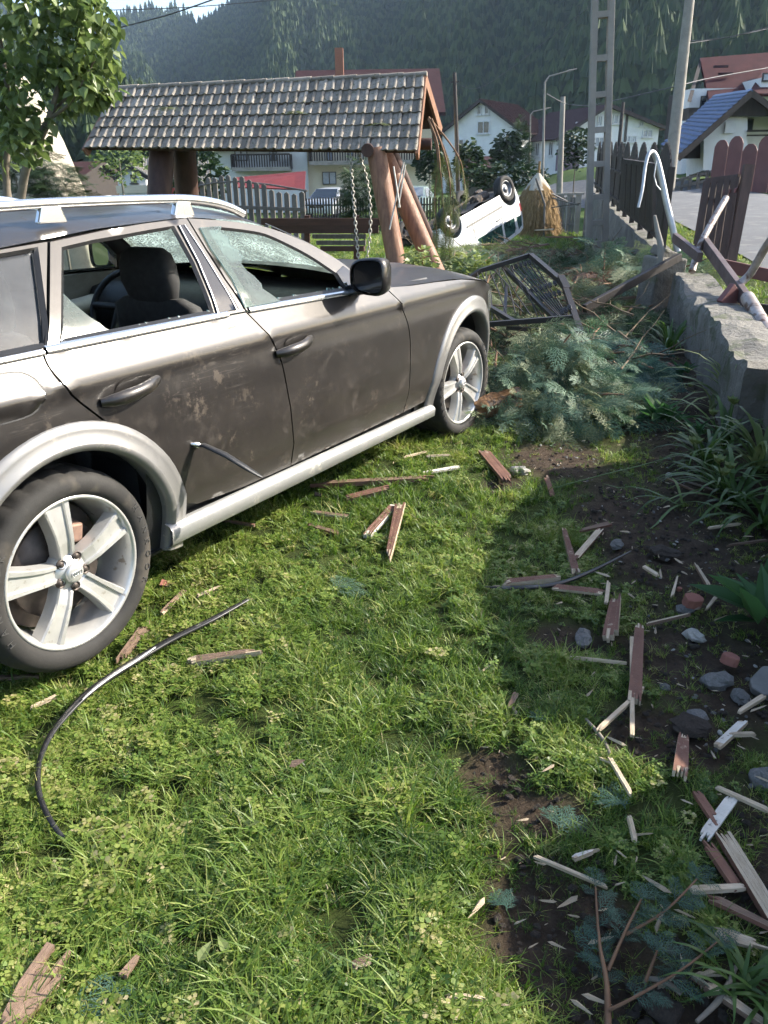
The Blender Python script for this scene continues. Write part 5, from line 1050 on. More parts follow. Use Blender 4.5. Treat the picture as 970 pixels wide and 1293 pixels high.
# red roofed house at the right
Y3=47.; b=at(940,215,Y3); zb=gnd(b.x,b.y); h3=thing('village_house','tall white house with red roof and dark timber at the upper right','house',(b.x,Y3,zb))
def g3(x,y,dy=0.): p=at(x,y,Y3+dy); return Vector((p.x-b.x,dy,p.z-zb))
def quad(nm,pts,th,mt,par=None):
    mb=MB(); slab(mb,[g3(*p) for p in pts],th); return mb.build(nm,mt,par or h3)
r3=quad('roof',[(897,133,1.),(1000,126,1.),(1010,63,5.),(884,73,5.)],.2,m_rred2)
for (y0,x0,x1) in((92,896,914),(101,902,920)): MB().beam(g3(x0,y0,3.6)+Vector((0,-.5,.25)),g3(x1,y0-.5,3.6)+Vector((0,-.5,.25)),.12).build('snow_guard',m_rred,r3)
quad('roof',[(868,128,1.2),(884,73,5.2),(884,73,9.),(868,128,9.)],.2,m_wood)
def wbox(nm,x0,x1,y0,y1,dy,th,mt,par=None):
    a,c=g3(x0,y0,dy),g3(x1,y1,dy); return MB().box(((a.x+c.x)/2,dy+th/2,(a.z+c.z)/2),(abs(c.x-a.x),th,abs(a.z-c.z))).build(nm,mt,par or h3)
wbox('wall',873,1005,112,230,2.2,1.6,m_wallw); wbox('rear_wall',882,1005,112,230,4.,5.,m_wood); wbox('upper_cladding',870,900,136,150,.5,1.6,m_wood); wbox('wall_bay',962,1010,98,230,.2,3.,m_wallw); quad('bay_roof',[(945,118,-.5),(1010,118,-.5),(1010,80,3.),(966,84,3.)],.15,m_rred2)
for x0,x1,y0,y1,dy in((886,891,121,136,2.1),(898,904,119,132,2.1),(877,882,150,162,2.1)):
    w_=wbox('window',x0,x1,y0,y1,dy,.1,m_fdark); wbox('pane',x0+.8,x1-.8,y0+1,y1-1,dy-.05,.06,m_pane,w_)
w_=wbox('window',964,972,92,103,.1,.1,m_fdark); wbox('pane',965.5,971,94,101,.05,.06,m_curt,w_)
# blue roofed house
Y4=35.; b=at(915,218,Y4); zb=gnd(b.x,b.y)-.2; h4=thing('village_house','low white house with bright blue metal tile roof across the road','house',(b.x,Y4,zb)); o=h4.location
def g4(x,y,Y): return at(x,y,Y)-o
NA,NE,BE,BA=g4(950,113,34.),g4(857,196,33.2),g4(834,184,41.),g4(903,120,42.)
rows=[]; nr=15
for i in range(nr):
    for k,dz in((0.,.07),(.97,.0)):
        f=(i+k)/nr; a=NE.lerp(NA,f); c=BE.lerp(BA,f); rows.append([a.lerp(c,t)+Vector((0,0,dz+.035*math.sin(t*60*6.283/2))) for t in np.linspace(0,1,121)])
r4=MB().sheet(rows,0,False).build('roof',m_rblue,h4); mb=MB(); slab(mb,[NE-Vector((0,0,.1)),NA-Vector((0,0,.1)),BA-Vector((0,0,.1)),BE-Vector((0,0,.1))],.1); mb.build('roof_deck',m_wood,r4)
RE,RBk=g4(1012,160,34.5),g4(975,150,42.); mb=MB(); slab(mb,[NA,RE,RBk,BA],.12); mb.build('roof',m_rblue,h4)
MB().beam(NE-Vector((0,0,.12)),NA-Vector((0,0,.12)),.06,.22).build('barge_board',m_wood,r4); MB().beam(RE-Vector((0,0,.12)),NA-Vector((0,0,.12)),.06,.22).build('barge_board',m_wood,r4)
mb=MB(); q=[g4(950,117,34.6),g4(915,147,34.6),g4(1000,147,34.6)]; mb.add([v for v in q]+[v+Vector((0,.1,0)) for v in q],[(0,1,2),(5,4,3),(0,1,4,3),(1,2,5,4),(2,0,3,5)]); mb.build('gable_boarding',m_wood,h4)
def b4(nm,x0,x1,y0,y1,Y,th,mt,par=None):
    a,c=g4(x0,y0,Y),g4(x1,y1,Y); return MB().box(((a.x+c.x)/2,a.y+th/2,(a.z+c.z)/2),(abs(c.x-a.x),th,abs(a.z-c.z))).build(nm,mt,par or h4)
mb=MB(); q=[g4(889,172,34.9),g4(917,147,34.9),g4(944,147,34.9),g4(944,215,34.9),g4(888,215,34.9)]; mb.add([v for v in q]+[v+Vector((1.7,6.6,-.3)) for v in q],[(0,1,2,3,4),(9,8,7,6,5)]+[(i,(i+1)%5,5+(i+1)%5,5+i) for i in range(5)]); mb.build('wall',m_wallw,h4)
b4('recessed_wall',944,985,145,215,36.5,.2,m_wallw); b4('shutter',917,928,154,168,34.75,.08,m_frame); w_=b4('door',945,950,150,166,36.3,.15,m_fdark); b4('pane',946,949,152,165,36.25,.06,m_pane,w_); b4('dark_opening',861,889,178,200,36.,.1,m_wood); b4('balcony_rail',944,985,164,166,34.7,.06,m_wood); b4('balcony_rail',944,985,170,171.5,34.7,.06,m_wood)
# little chalet far left
Y5=60.; b=at(168,240,Y5); zb=gnd(b.x,b.y)-.6; h5=House('tiny white chalet with steep grey roof seen below the left end of the swing roof',(b.x,b.y,zb),R(8),1.9,3.4,at(168,222,Y5).z-zb,at(164,210,Y5).z-zb,m_wallw,m_conc2,ov=.25); h5.win(.15,at(168,231,Y5).z-zb,.4,.55,mf=m_fdark,split=False); MB().box((0,-.1,at(168,239,Y5).z-zb),(2.2,.1,.5)).build('yellow_plinth',m_wallc,h5.t)
Y6=66.; b=at(185,240,Y6); zb=gnd(b.x,b.y)-.6; h6=House('red walled cottage with wide grey roof beside the tiny chalet',(b.x+.4,b.y,zb),R(-80),5.,4.2,at(185,228,Y6).z-zb,at(185,202,Y6).z-zb,mat('red_render',(.22,.05,.045),(.17,.04,.04),2,.8),m_conc2,ov=.3)
h6.win(1.2,.9+at(185,240,Y6).z-zb,.8,.8,face='l')
Y7=75.; b=at(130,240,Y7); zb=gnd(b.x,b.y)-.8; h7=House('brown roofed house half hidden behind the pale covered stack',(b.x,b.y,zb),R(70),6.,5.,at(130,225,Y7).z-zb,at(130,206,Y7).z-zb,m_wood,m_rred,ov=.4); h7.win(.5,.5,.8,.9)
# parked cars behind the picket fence
def parked(label,px,py,Y,rz,col,glass,front=True,sc_=1.):
    b=at(px,py,Y); t=thing('parked_car',label,'car',(b.x,b.y,gnd(b.x,b.y)),rz); t.scale=(sc_,)*3; m=mat('car_paint_'+label[:6],col,None,3,.3,.3,coat=.5)
    # side outline, front to -y
    prof=[(-2.05,.25),(-2.1,.55),(-2.0,.80),(-1.1,.93),(-.35,1.42),(.9,1.46),(1.6,1.15),(1.95,1.0),(2.05,.6),(2.0,.25)]
    g=[]
    for y,z in prof:
        hw_=.86 if z<1.0 else .86-.22*(z-1.)/.45; g.append([Vector((hw_*k,y,z+.04*(1-k*k))) for k in np.linspace(-1,1,9)])
    mb=MB(); mb.sheet(g); n=len(prof)
    for k in(0,8): mb.add([g[i][k] for i in range(n)],[tuple(range(n))])
    body=mb.build('body',m,t)
    mb=MB(); mb.sheet([[Vector((x,-1.06+.02*0,.98)) for x in(-.72,0,.72)],[Vector((x,-.40,1.40)) for x in(-.60,0,.60)]]); mb.v=[(v[0],v[1]-.03,v[2]+.03) for v in mb.v]; mb.build('windscreen',glass,body)
    for s in(-1,1):
        mb=MB(); mb.sheet([[Vector((s*.875,-.85,.98)),Vector((s*.70,-.3,1.36))],[Vector((s*.875,1.45,.98)),Vector((s*.70,.95,1.38))]]); mb.build('side_window',glass,body)
        MB().box((s*.62,-2.04,.68),(.34,.1,.16)).build('headlamp',m_frame,body); MB().box((s*.62,2.02,.8),(.3,.1,.2)).build('tail_lamp',m_red,body)
        for y in(-1.3,1.3):
            w_=bpy.data.objects.new('wheel',None); COL.objects.link(w_); w_.parent=t; w_.matrix_basis=Matrix.Translation((s*.84,y,.30))@Matrix.Rotation(R(90*s),4,'Y'); link('tyre',ty2,w_); link('rim',rim2,w_)
    MB().box((0,-2.08,.62),(.8,.06,.14)).build('grille',m_gloss,body); MB().box((0,-2.1,.42),(.52,.03,.11)).build('number_plate',m_frame,body)
parked('silver car parked nose first behind the dark picket fence by the cream house',417,255,46.,R(-16),(.62,.64,.67),m_pane)
parked('pale teal car parked behind the swing logs by the cream house',522,248,47.,R(-12),(.40,.52,.53),m_curt)
# ------------------------------------------------------------------ plants
m_bark=mat('grey_bark',(.22,.19,.15),(.12,.10,.08),8,.9,bump=.5,bscale=30)
m_twig=mat('brown_twig',(.20,.11,.06),(.11,.06,.035),10,.85,bump=.3)
m_leafT=leafmat('heart_leaf',(.155,.205,.070),(.055,.090,.030),.42,.34,(.22,.26,.10),2.,spec=.4)
m_shrubD=leafmat('dark_shrub',(.030,.058,.022),(.010,.022,.010),.6,.15)
m_thuja=leafmat('thuja_green',(.040,.080,.026),(.012,.028,.011),.7,.15)
m_blue=leafmat('blue_green_spray',(.105,.178,.108),(.020,.052,.036),.6,.20,(.24,.28,.18),4)
m_pale=leafmat('dusty_green_spray',(.165,.195,.105),(.045,.072,.034),.65,.22,(.28,.27,.17),4)
m_blueD=leafmat('deep_blue_spray',(.058,.118,.085),(.017,.043,.034),.5,.20,None,5)
m_weep=leafmat('wilting_spray',(.115,.135,.045),(.04,.062,.02),.65,.2,(.22,.18,.09),4)
m_strap=leafmat('strap_leaf',(.085,.150,.035),(.025,.055,.014),.4,.3,(.24,.25,.08),3)
m_broad=leafmat('broad_leaf',(.060,.130,.045),(.025,.065,.022),.4,.3,None,3)
m_lime=leafmat('pale_shrub_leaf',(.20,.235,.085),(.07,.11,.035),.45,.3,(.36,.36,.2),3)
def nprot(ax,a):
    return np.array(Matrix.Rotation(a,3,ax))
class NB:
    def __init__(s): s.V=[];s.F=[];s.n=0
    def add(s,V,F): s.V.append(V); s.F.append(F+s.n); s.n+=len(V)
    def build(s,name,mt,parent=None,**kw): return from_np(name,np.concatenate(s.V),np.concatenate(s.F),mt,False,parent,**kw)
def make_spray(seed,nb=13,leaf=5,ang=.75):                     # flat scale-leaved spray along +x, length 1
    r=random.Random(seed); V=[];F=[]
    def quad(p,d,n,l,w0,w1):
        b=len(V); V.extend([p-n*w0,p+n*w0,p+d*l+n*w1,p+d*l-n*w1]); F.append((b,b+1,b+2,b+3))
    X=Vector((1,0,0)); Yv=Vector((0,1,0)); quad(Vector((0,0,0)),X,Yv,1.,.010,.004)
    for i in range(nb):
        t=.10+.88*i/nb; sd=1 if i%2 else -1; a=sd*ang*(1-.25*t); d=Vector((math.cos(a),math.sin(a),r.uniform(-.25,.12))).normalized(); n=Vector((-d.y,d.x,0)); L_=(.10+.42*(1-t)**.7*min(1,t*3.5+.35))*r.uniform(.8,1.15); p=Vector((t,0,0)); quad(p,d,n,L_,.013,.005)
        for k in range(leaf):
            u=.18+.80*k/leaf; s2=1 if k%2 else -1; a2=a+s2*.62; d2=Vector((math.cos(a2),math.sin(a2),d.z+r.uniform(-.15,.15))).normalized(); n2=Vector((-d2.y,d2.x,0)); quad(p+d*(L_*u),d2,n2,L_*(.42-.26*u)+.025,.012,.004)
    return np.array([tuple(v) for v in V]),np.array(F)
SPR=[make_spray(i,13,5,.62+.1*i) for i in range(4)]
def spray(nb,pos,yaw,pit,roll,L_,droop=.5,r=rng):
    V,Fc=SPR[r.randrange(4)]; V=V*L_; x=V[:,0]; V=V.copy(); V[:,2]-=droop*x*x/L_; V[:,2]-=.25*np.abs(V[:,1])**1.3
    Rm=np.array((Matrix.Rotation(yaw,3,'Z')@Matrix.Rotation(-pit,3,'Y')@Matrix.Rotation(roll,3,'X'))); nb.add(V@Rm.T+np.array(pos),Fc)
def heap(name,label,cx,cy,rx,ry,h,n,l0,l1,mt,seed,mt2=None,bias=-1.57,cat='branches',stems=6):
    r=random.Random(seed); z0=gnd(cx,cy); t=thing(name,label,cat,(cx,cy,z0)); A=NB();B=NB()
    for i in range(n):
        a=r.random()*6.283; q=math.sqrt(r.random()); x,y=q*math.cos(a)*rx,q*math.sin(a)*ry; hz=h*(1-q**1.7)*(.55+.6*noise.noise(Vector((x*2.+seed,y*2.,0)))+.25)*(.35+.75*r.random()); out=math.atan2(y/ry,x/rx); yaw=out*.6+bias*.4+r.uniform(-.9,.9) if r.random()<.8 else r.random()*6.283
        if r.random()<.55: yaw=bias+r.uniform(-.8,.8)
        spray(B if (mt2 and r.random()<.4) else A,(x,y,max(.02,hz)+gnd(cx+x,cy+y)-z0),yaw,r.uniform(-.6,.8),r.uniform(-1.3,1.3),r.uniform(l0,l1),r.uniform(.3,.9),r)
    A.build('foliage',mt,t); 
    if B.n: B.build('foliage',mt2,t)
    for i in range(stems):
        a=r.random()*6.283; p=Vector((math.cos(a)*rx*.7*r.random(),math.sin(a)*ry*.7*r.random(),.03)); q=p+Vector((r.uniform(-.7,.7)*rx,r.uniform(-.7,.7)*ry,h*r.uniform(.2,.9))); MB().tube([p,(p+q)/2+Vector((0,0,.06)),q],[.016,.012,.005],6).build('stem',m_twig,t)
    return t
heap('fallen_conifer','large heap of blue green conifer branches right of the front wheel',1.12,5.2,.60,.78,.50,780,.12,.26,m_blue,11,m_pale,cat='fallen tree')
heap('fallen_conifer','dark conifer branches lying between the big heap and the low wall',1.70,6.1,.42,.75,.30,230,.13,.26,m_blueD,12,m_blue,cat='fallen tree')
heap('fallen_conifer','broken green branches under the black wrought iron panel',1.35,7.1,.8,.8,.22,300,.14,.30,m_pale,13,m_thuja,cat='fallen tree')
heap('fallen_conifer','dusty pale branches between the swing logs and the overturned car',1.25,11.8,1.3,1.7,.38,420,.2,.45,m_pale,14,m_blue,cat='fallen tree')
heap('fallen_conifer','dusty grey green branches heaped before the arched fence',3.05,10.3,.75,1.5,.62,430,.18,.42,m_pale,15,m_blue,cat='fallen tree')
heap('fallen_conifer','green twigs piled beside the long dark beam',2.25,7.9,.55,.7,.25,200,.14,.3,m_pale,16,m_thuja,cat='fallen tree')
heap('fallen_conifer','scattered conifer twigs on the torn soil beyond the branches',2.6,13.2,1.2,1.2,.22,190,.2,.4,m_pale,17,m_thuja,cat='fallen tree')
heap('fallen_conifer','green branches heaped right of the wrought iron panel beside the root ball',1.95,9.0,.6,.9,.40,300,.16,.34,m_pale,18,m_weep,cat='fallen tree')
heap('fallen_conifer','dusty green branches piled behind the wrought iron panel',1.15,9.3,.7,1.0,.34,300,.18,.36,m_pale,19,m_weep,cat='fallen tree')
heap('fallen_conifer','dark green branches at the foot of the ladder-type pole',3.2,12.6,.8,1.0,.35,240,.2,.4,m_thuja,20,m_pale,cat='fallen tree')
# the snapped branch in the lower right corner
def branch_thing(label,base,forks,mt,seed,l0,l1,name='conifer_branch',r0=.013):
    r=random.Random(seed); b=atg(*base); t=thing(name,label,'branch',b); A=NB()
    for fk in forks:
        pts=[atg(x,y,dz)-b for x,y,dz in fk]; sp=[Vector(q) for q in smoothpoly3([tuple(p) for p in pts],4)]; n=len(sp); MB().tube(sp,list(np.linspace(r0*(.55 if fk is not forks[0] else 1),r0*.25,n)),6).build('stem',m_twig,t)
        for i in range(1,n):
            if i<n*.25: continue
            d=(sp[i]-sp[i-1]); yw=math.atan2(d.y,d.x)
            for s in(-1,1):
                if r.random()<.9: spray(A,tuple(sp[i]),yw+s*r.uniform(.3,1.0),r.uniform(-.05,.5),r.uniform(-.5,.5),r.uniform(l0,l1),r.uniform(.2,.7),r)
        spray(A,tuple(sp[-1]),yw,.15,0,l1,.4,r)
    A.build('foliage',mt,t); return t
branch_thing('snapped blue green conifer branch with brown stems in the lower right corner',(768,1300),[[(768,1300,.02),(766,1240,.03),(757,1190,.05),(752,1120,.07)],[(770,1275,.03),(800,1260,.05),(860,1225,.07),(905,1190,.07)],[(768,1225,.03),(790,1175,.07),(810,1135,.10)],[(790,1180,.06),(840,1150,.07),(880,1110,.06)],[(815,1240,.05),(830,1200,.10)]],m_blueD,21,.038,.066,r0=.007)
for i,(x,y,yw,L_,lb) in enumerate([(705,1050,1.2,.10,'small blue green sprig lying on the sunlit bare soil'),(420,745,.6,.14,'pale blue green sprig lying on the sunlit grass'),(790,1022,2.2,.10,'dark blue green sprig beside the thin pale stick'),(690,915,1.9,.08,'little blue sprig in the shaded grass'),(95,1290,.4,.13,'blue green sprig at the bottom left beside the brown plank'),(865,560,.8,.16,'green sprig on the soil below the low wall'),(640,1150,2.,.06,'tiny blue sprig on the bare soil patch')]):
    p=atg(x,y,.015); A=NB()
    for k in range(4): spray(A,(0,0,.005*k),yw+(k-1.5)*.45,.12,.1*k,L_*(1-.1*k),.2)
    o=A.build('conifer_sprig',m_blueD if i!=1 else m_blue,None,label=lb,cat='sprig'); o.location=p
# weeping branch hooked over the end of the swing roof
wb=thing('hanging_branch','wilting conifer branch hanging from the right end of the swing roof','branch',at(545,160,9.9)); o=wb.location; A=NB(); r=random.Random(31)
for k,(pts) in enumerate([[(541,150,9.9),(552,180,9.8),(556,215,9.7),(560,260,9.7),(563,310,9.7)],[(543,152,9.95),(560,185,9.9),(570,220,9.9),(573,270,9.8)],[(541,148,9.9),(566,178,9.9),(582,205,9.9),(588,240,9.9)],[(543,155,9.9),(553,200,9.8),(549,250,9.7),(552,300,9.6)],[(545,150,9.9),(563,200,9.8),(569,245,9.7),(567,318,9.7)]]):
    sp=[Vector(q)-o for q in smoothpoly3([tuple(at(*p)) for p in pts],6)]; MB().tube(sp,list(np.linspace(.014,.004,len(sp))),5).build('stem',m_twig,wb)
    for i in range(int(len(sp)*(.35 if k!=2 else .55)),len(sp)):
        for _ in range(1 if r.random()<.45 else 2): spray(A,tuple(sp[i]),r.random()*6.283,r.uniform(-1.35,-.7),r.uniform(-.6,.6),r.uniform(.10,.22),r.uniform(.2,.6),r)
A.build('foliage',m_weep,wb)
for x,y,lb in((213,145,'bit of green twig caught on the left of the tiled roof'),(373,150,'tuft of green leaves lying on the middle of the tiled roof'),(478,165,'dry grass wisp stuck on the tiled roof above the beam end')):
    c=at(x,y,10.5 if x>400 else 10.75); A=NB()
    for k in range(6): spray(A,(0,0,.03),k*1.05,.1,.2,.16,.3)
    o=A.build('roof_twig',m_weep,None,label=lb,cat='twig'); o.location=c+Vector((0,-.05,.05))
# ------------------------------------------------------------------ leafy trees and shrubs
def leafV(L_,w_,fold=.15):
    return np.array([(0,0,0),(.28*L_,.5*w_,fold*w_),(.62*L_,.36*w_,fold*w_*.6),(L_,0,-.05*L_),(.62*L_,-.36*w_,fold*w_*.6),(.28*L_,-.5*w_,fold*w_),(.45*L_,0,-.04*w_)]),np.array([(0,1,6),(1,2,6),(2,3,6),(3,4,6),(4,5,6),(5,0,6)])
LV,LF=leafV(1.,.82)
def leaf(nb,pos,yaw,pit,roll,L_,V=None,F_=None):
    V=LV if V is None else V; Rm=np.array(Matrix.Rotation(yaw,3,'Z')@Matrix.Rotation(-pit,3,'Y')@Matrix.Rotation(roll,3,'X')); nb.add((V*L_)@Rm.T+np.array(pos),LF if F_ is None else F_)
r=random.Random(41); tb=at(20,330,8.6); tr=thing('leafy_tree','leafy tree with heart-shaped leaves at the upper left corner','tree',(tb.x,tb.y,gnd(tb.x,tb.y))); o=tr.location
trk=[]
for pts,rr in(([(18,330,8.6),(28,240,8.5),(38,200,8.4),(58,160,8.3),(72,115,8.2),(80,60,8.2)],.05),([(12,330,8.6),(8,210,8.6),(12,150,8.5),(5,80,8.5),(-10,0,8.5)],.045),([(38,205,8.4),(60,150,8.35),(105,105,8.2)],.025),([(20,300,8.6),(0,190,8.7),(-30,120,8.8)],.035),([(62,150,8.3),(90,128,8.1),(120,75,8.1)],.02)):
    sp=[Vector(q)-o for q in smoothpoly3([tuple(at(*p)) for p in pts],5)]; MB().tube(sp,list(np.linspace(rr,rr*.35,len(sp))),8).build('trunk' if rr>.044 else 'limb',m_bark,tr); trk.append(sp)
A=NB(); lobes=[(at(85,40,8.3),.50,.5,.48),(at(112,75,8.2),.28,.4,.42),(at(30,60,8.4),.62,.5,.60),(at(35,115,8.3),.42,.4,.34),(at(108,105,8.2),.22,.3,.22),(at(20,-60,8.5),.9,.6,.7),(at(30,175,8.1),.22,.25,.22),(at(-30,150,8.6),.5,.5,.5),(at(95,5,8.3),.33,.4,.25)]
for c,a_,b_,cz in lobes:
    n=int(950*a_*b_*1.6+90)
    for _ in range(n):
        while True:
            v=Vector((r.uniform(-1,1),r.uniform(-1,1),r.uniform(-1,1)))
            if v.length<=1 and v.length>.35: break
        if noise.noise(Vector((v.x*1.8+c.x*3,v.y*1.8,v.z*1.8+c.z)))<-.10: continue
        p=c-o+Vector((v.x*a_,v.y*b_,v.z*cz)); leaf(A,tuple(p),r.random()*6.283,r.uniform(-1.25,-.25),r.uniform(-.7,.7),r.uniform(.075,.14))
A.build('crown',m_leafT,tr)
def shrub(name,label,c,rx,ry,rz_,n,mt,l0,l1,seed,base=None,kind='leaf',cat='shrub',cone=False):
    r=random.Random(seed); c=Vector(c); zb=gnd(c.x,c.y) if base is None else base; t=thing(name,label,cat,(c.x,c.y,zb)); A=NB()
    for _ in range(n):
        while True:
            v=Vector((r.uniform(-1,1),r.uniform(-1,1),r.uniform(-1,1)))
            if .3<v.length<=1: break
        k=1.
        if cone: k=max(.06,(1-(v.z+1)/2)**.75*1.25); 
        bump_=1+.28*noise.noise(Vector((v.x*2.2+seed,v.y*2.2,v.z*2.2)))
        p=Vector((v.x*rx*k*bump_,v.y*ry*k*bump_,c.z-zb+v.z*rz_*bump_))
        if p.z<.02: continue
        out=math.atan2(v.y,v.x)
        if kind=='leaf': leaf(A,tuple(p),out+r.uniform(-1,1),r.uniform(-.6,.6),r.uniform(-.8,.8),r.uniform(l0,l1))
        else: spray(A,tuple(p),out+r.uniform(-.6,.6),r.uniform(.0,1.2) if cone else r.uniform(-.3,.7),r.uniform(-.8,.8),r.uniform(l0,l1),.3,r)
    A.build('foliage',mt,t); MB().tube([(0,0,-.1),(0,0,max(.3,c.z-zb))],[.05*max(.4,rx),.02*max(.4,rx)],6).build('stem',m_bark,t); return t
shrub('conifer_shrub','dark fuzzy conifer shrub behind the car roof under the leafy tree',at(72,238,9.6),.24,.25,.30,170,m_shrubD,.14,.26,51,kind='s',cone=False)
shrub('conifer_shrub','dark green shrub at the left edge behind the car roof',at(20,225,9.8),.40,.4,.40,240,m_shrubD,.14,.28,52,kind='s')
shrub('green_shrub','bright green bushes between the leafy tree and the tiled roof',at(150,200,30.),1.0,.9,.9,500,m_leafT,.10,.18,53)
shrub('thuja','dark columnar thuja standing behind the swing chains',at(459,250,17.),.36,.36,.72,620,m_thuja,.16,.30,54,kind='s',cone=False,cat='conifer')
shrub('pale_shrub','pale leaved shrub at the feet of the swing logs',at(592,338,9.0),.22,.3,.17,260,m_lime,.05,.10,55)
shrub('pale_shrub','small pale shrub between the swing logs and car bonnet',at(528,335,9.2),.20,.3,.20,220,m_lime,.05,.09,56)
shrub('garden_bush','dark bush left of the white gabled house',at(543,205,46.),.75,.7,1.0,450,m_shrubD,.22,.40,57)
shrub('garden_bush','round dark bush before the left half of the white gabled house',at(592,203,58.),.85,.8,1.15,520,m_shrubD,.25,.5,58)
shrub('garden_bush','dark bush before the right half of the white gabled house',at(640,195,62.),1.05,1.,1.5,620,m_shrubD,.25,.5,59)
shrub('garden_conifer','slim light green conifer right of the white gabled house',at(656,190,62.),.75,.7,2.0,420,m_thuja,.4,.7,60,kind='s',cone=True,cat='conifer')
shrub('garden_bush','leafy bush before the long white house beside the concrete pole',at(728,187,60.),1.1,1.,1.3,500,m_shrubD,.25,.45,61)
shrub('garden_bush','bush beside the red canopy below the swing roof',at(252,225,40.),1.2,1.,1.6,600,m_shrubD,.22,.4,62)
shrub('garden_bush','low green hedge behind the haystack',at(640,222,45.),2.2,1.,.7,600,m_shrubD,.2,.4,63)
# ------------------------------------------------------------------ plants by the wall
def strap_plant(label,px,py,n,l0,l1,wd,seed,mt=None,name='strap_leaved_plant',up=.9,dz=0.,flowers=0):
    r=random.Random(seed); b=atg(px,py); t=thing(name,label,'plant',b); mb=MB()
    for _ in range(n):
        a=r.random()*6.283; L_=r.uniform(l0,l1); e=r.uniform(.45,1.25)*up; p0=Vector((r.uniform(-.03,.03),r.uniform(-.03,.03),0)); d=Vector((math.cos(a),math.sin(a),0)); s=Vector((-d.y,d.x,0)); vs=[]; k=6
        for i in range(k+1):
            f=i/k; th=e-f*f*1.5; 
            if i==0: p=p0.copy()
            else: p=p+ (d*math.cos(th)+Vector((0,0,math.sin(th))))*(L_/k)
            p.z=max(p.z,.01); w_=wd*(1-f**2.2)*(.6+.8*f if f<.5 else 1); vs+=[p-s*w_,p+s*w_]
        mb.add(vs,[(2*i,2*i+1,2*i+3,2*i+2) for i in range(k)],0,True)
    mb.build('leaves',mt or m_strap,t)
    for q in range(flowers):
        p=Vector((r.uniform(-.15,.15),r.uniform(-.15,.1),r.uniform(.12,.3))); MB().tube([(p.x*.3,p.y*.3,0),p],.003,4).build('stalk',m_strap,t); A=NB()
        for k in range(6): leaf(A,tuple(p),k*1.05,.9,0,.05)
        A.build('flower',m_lime,t)
    return t
strap_plant('tall strappy leaved plant growing against the low wall',845,448,34,.35,.65,.012,71,up=1.25)
strap_plant('arching strappy plant with pale seed heads below the tall wall end',915,560,30,.3,.6,.012,72,flowers=3)
strap_plant('lily plant with yellow flowers at the right edge below the wall',930,640,34,.25,.5,.014,73,flowers=3)
strap_plant('sprawling strappy leaves at the right edge below the lily plant',962,668,26,.25,.45,.014,74)
strap_plant('strappy green plant in the shade under the tall wall end',905,620,22,.2,.42,.011,75)
strap_plant('long green leaves lying on the soil left of the lily plant',860,640,7,.3,.5,.008,76,up=.5)
strap_plant('grassy tuft at the lower right edge under the pale planks',945,1255,40,.10,.22,.005,77)
strap_plant('wilted pale strappy plant at the foot of the low wall',900,520,18,.2,.4,.010,78,m_lime)
def broad_plant(label,px,py,n,l0,l1,seed,mt=None):
    r=random.Random(seed); b=atg(px,py); t=thing('broad_leaved_plant',label,'plant',b); A=NB(); V,F_=leafV(1.,.34,.25)
    for i in range(n): leaf(A,(r.uniform(-.04,.04),r.uniform(-.04,.04),.02+.05*r.random()),r.random()*6.283,r.uniform(.1,1.0),r.uniform(-.3,.3),r.uniform(l0,l1),V,F_)
    A.build('leaves',mt or m_broad,t)
strap_plant('tall yellowish strappy plant against the end of the low wall',925,520,34,.35,.65,.013,86,m_lime,up=1.2)
strap_plant('lush green strappy clump between the low wall and the lily plant',890,590,40,.25,.5,.012,87,up=1.15,flowers=2)
strap_plant('bright leafy clump at the right edge under the tall wall',958,600,40,.3,.55,.014,88,m_lime,up=1.1)
strap_plant('fresh green tuft on the soil in front of the dark conifer branches',825,520,26,.15,.32,.009,89,up=1.1)
broad_plant('broad leaved green plant on the dark soil at the right edge',968,800,20,.14,.26,81)
broad_plant('low leafy green plant on the soil left of the lily plant',835,538,26,.10,.2,82)
broad_plant('small leafy weed in the soil below the low wall',862,480,20,.06,.14,83)
broad_plant('young leafy weed beside the red brick fragment',880,555,16,.06,.13,84)
# root ball torn out of the soil
c=Vector((2.45,9.6,gnd(2.45,9.6))); rb=thing('torn_root_ball','torn reddish brown root ball lying among the dusty branches','root ball',c); mb=MB(); r=random.Random(90)
g=[]
for i in range(9):
    th=math.pi*i/8; g.append([Vector((.30*math.sin(th)*math.cos(a)*(1+.3*noise.noise(Vector((math.cos(a)*2,math.sin(a)*2,th*2)))),.28*math.sin(th)*math.sin(a),.22+.24*math.cos(th)*(1+.2*noise.noise(Vector((a,th,3)))))) for a in np.linspace(0,6.283,15)])
mb.sheet(g); mb.build('soil_core',mat('root_soil',(.10,.055,.035),(.05,.03,.022),9,.95,bump=1.,bscale=25,bdist=.03),rb)
mb=MB()
rb.scale=(.75,.75,.7)
for _ in range(110):
    a=r.random()*6.283; p=Vector((.26*math.cos(a),.24*math.sin(a),.3+r.uniform(-.12,.2))); q=p+Vector((math.cos(a)*r.uniform(.05,.3),math.sin(a)*r.uniform(.05,.3),r.uniform(-.25,.14))); mb.tube([p,(p+q)/2+Vector((0,0,.04)),q],[.006,.004,.002],3,cap=False)
mb.build('roots',mat('red_root',(.26,.13,.07),(.16,.08,.05),9,.9),rb,kind='stuff')
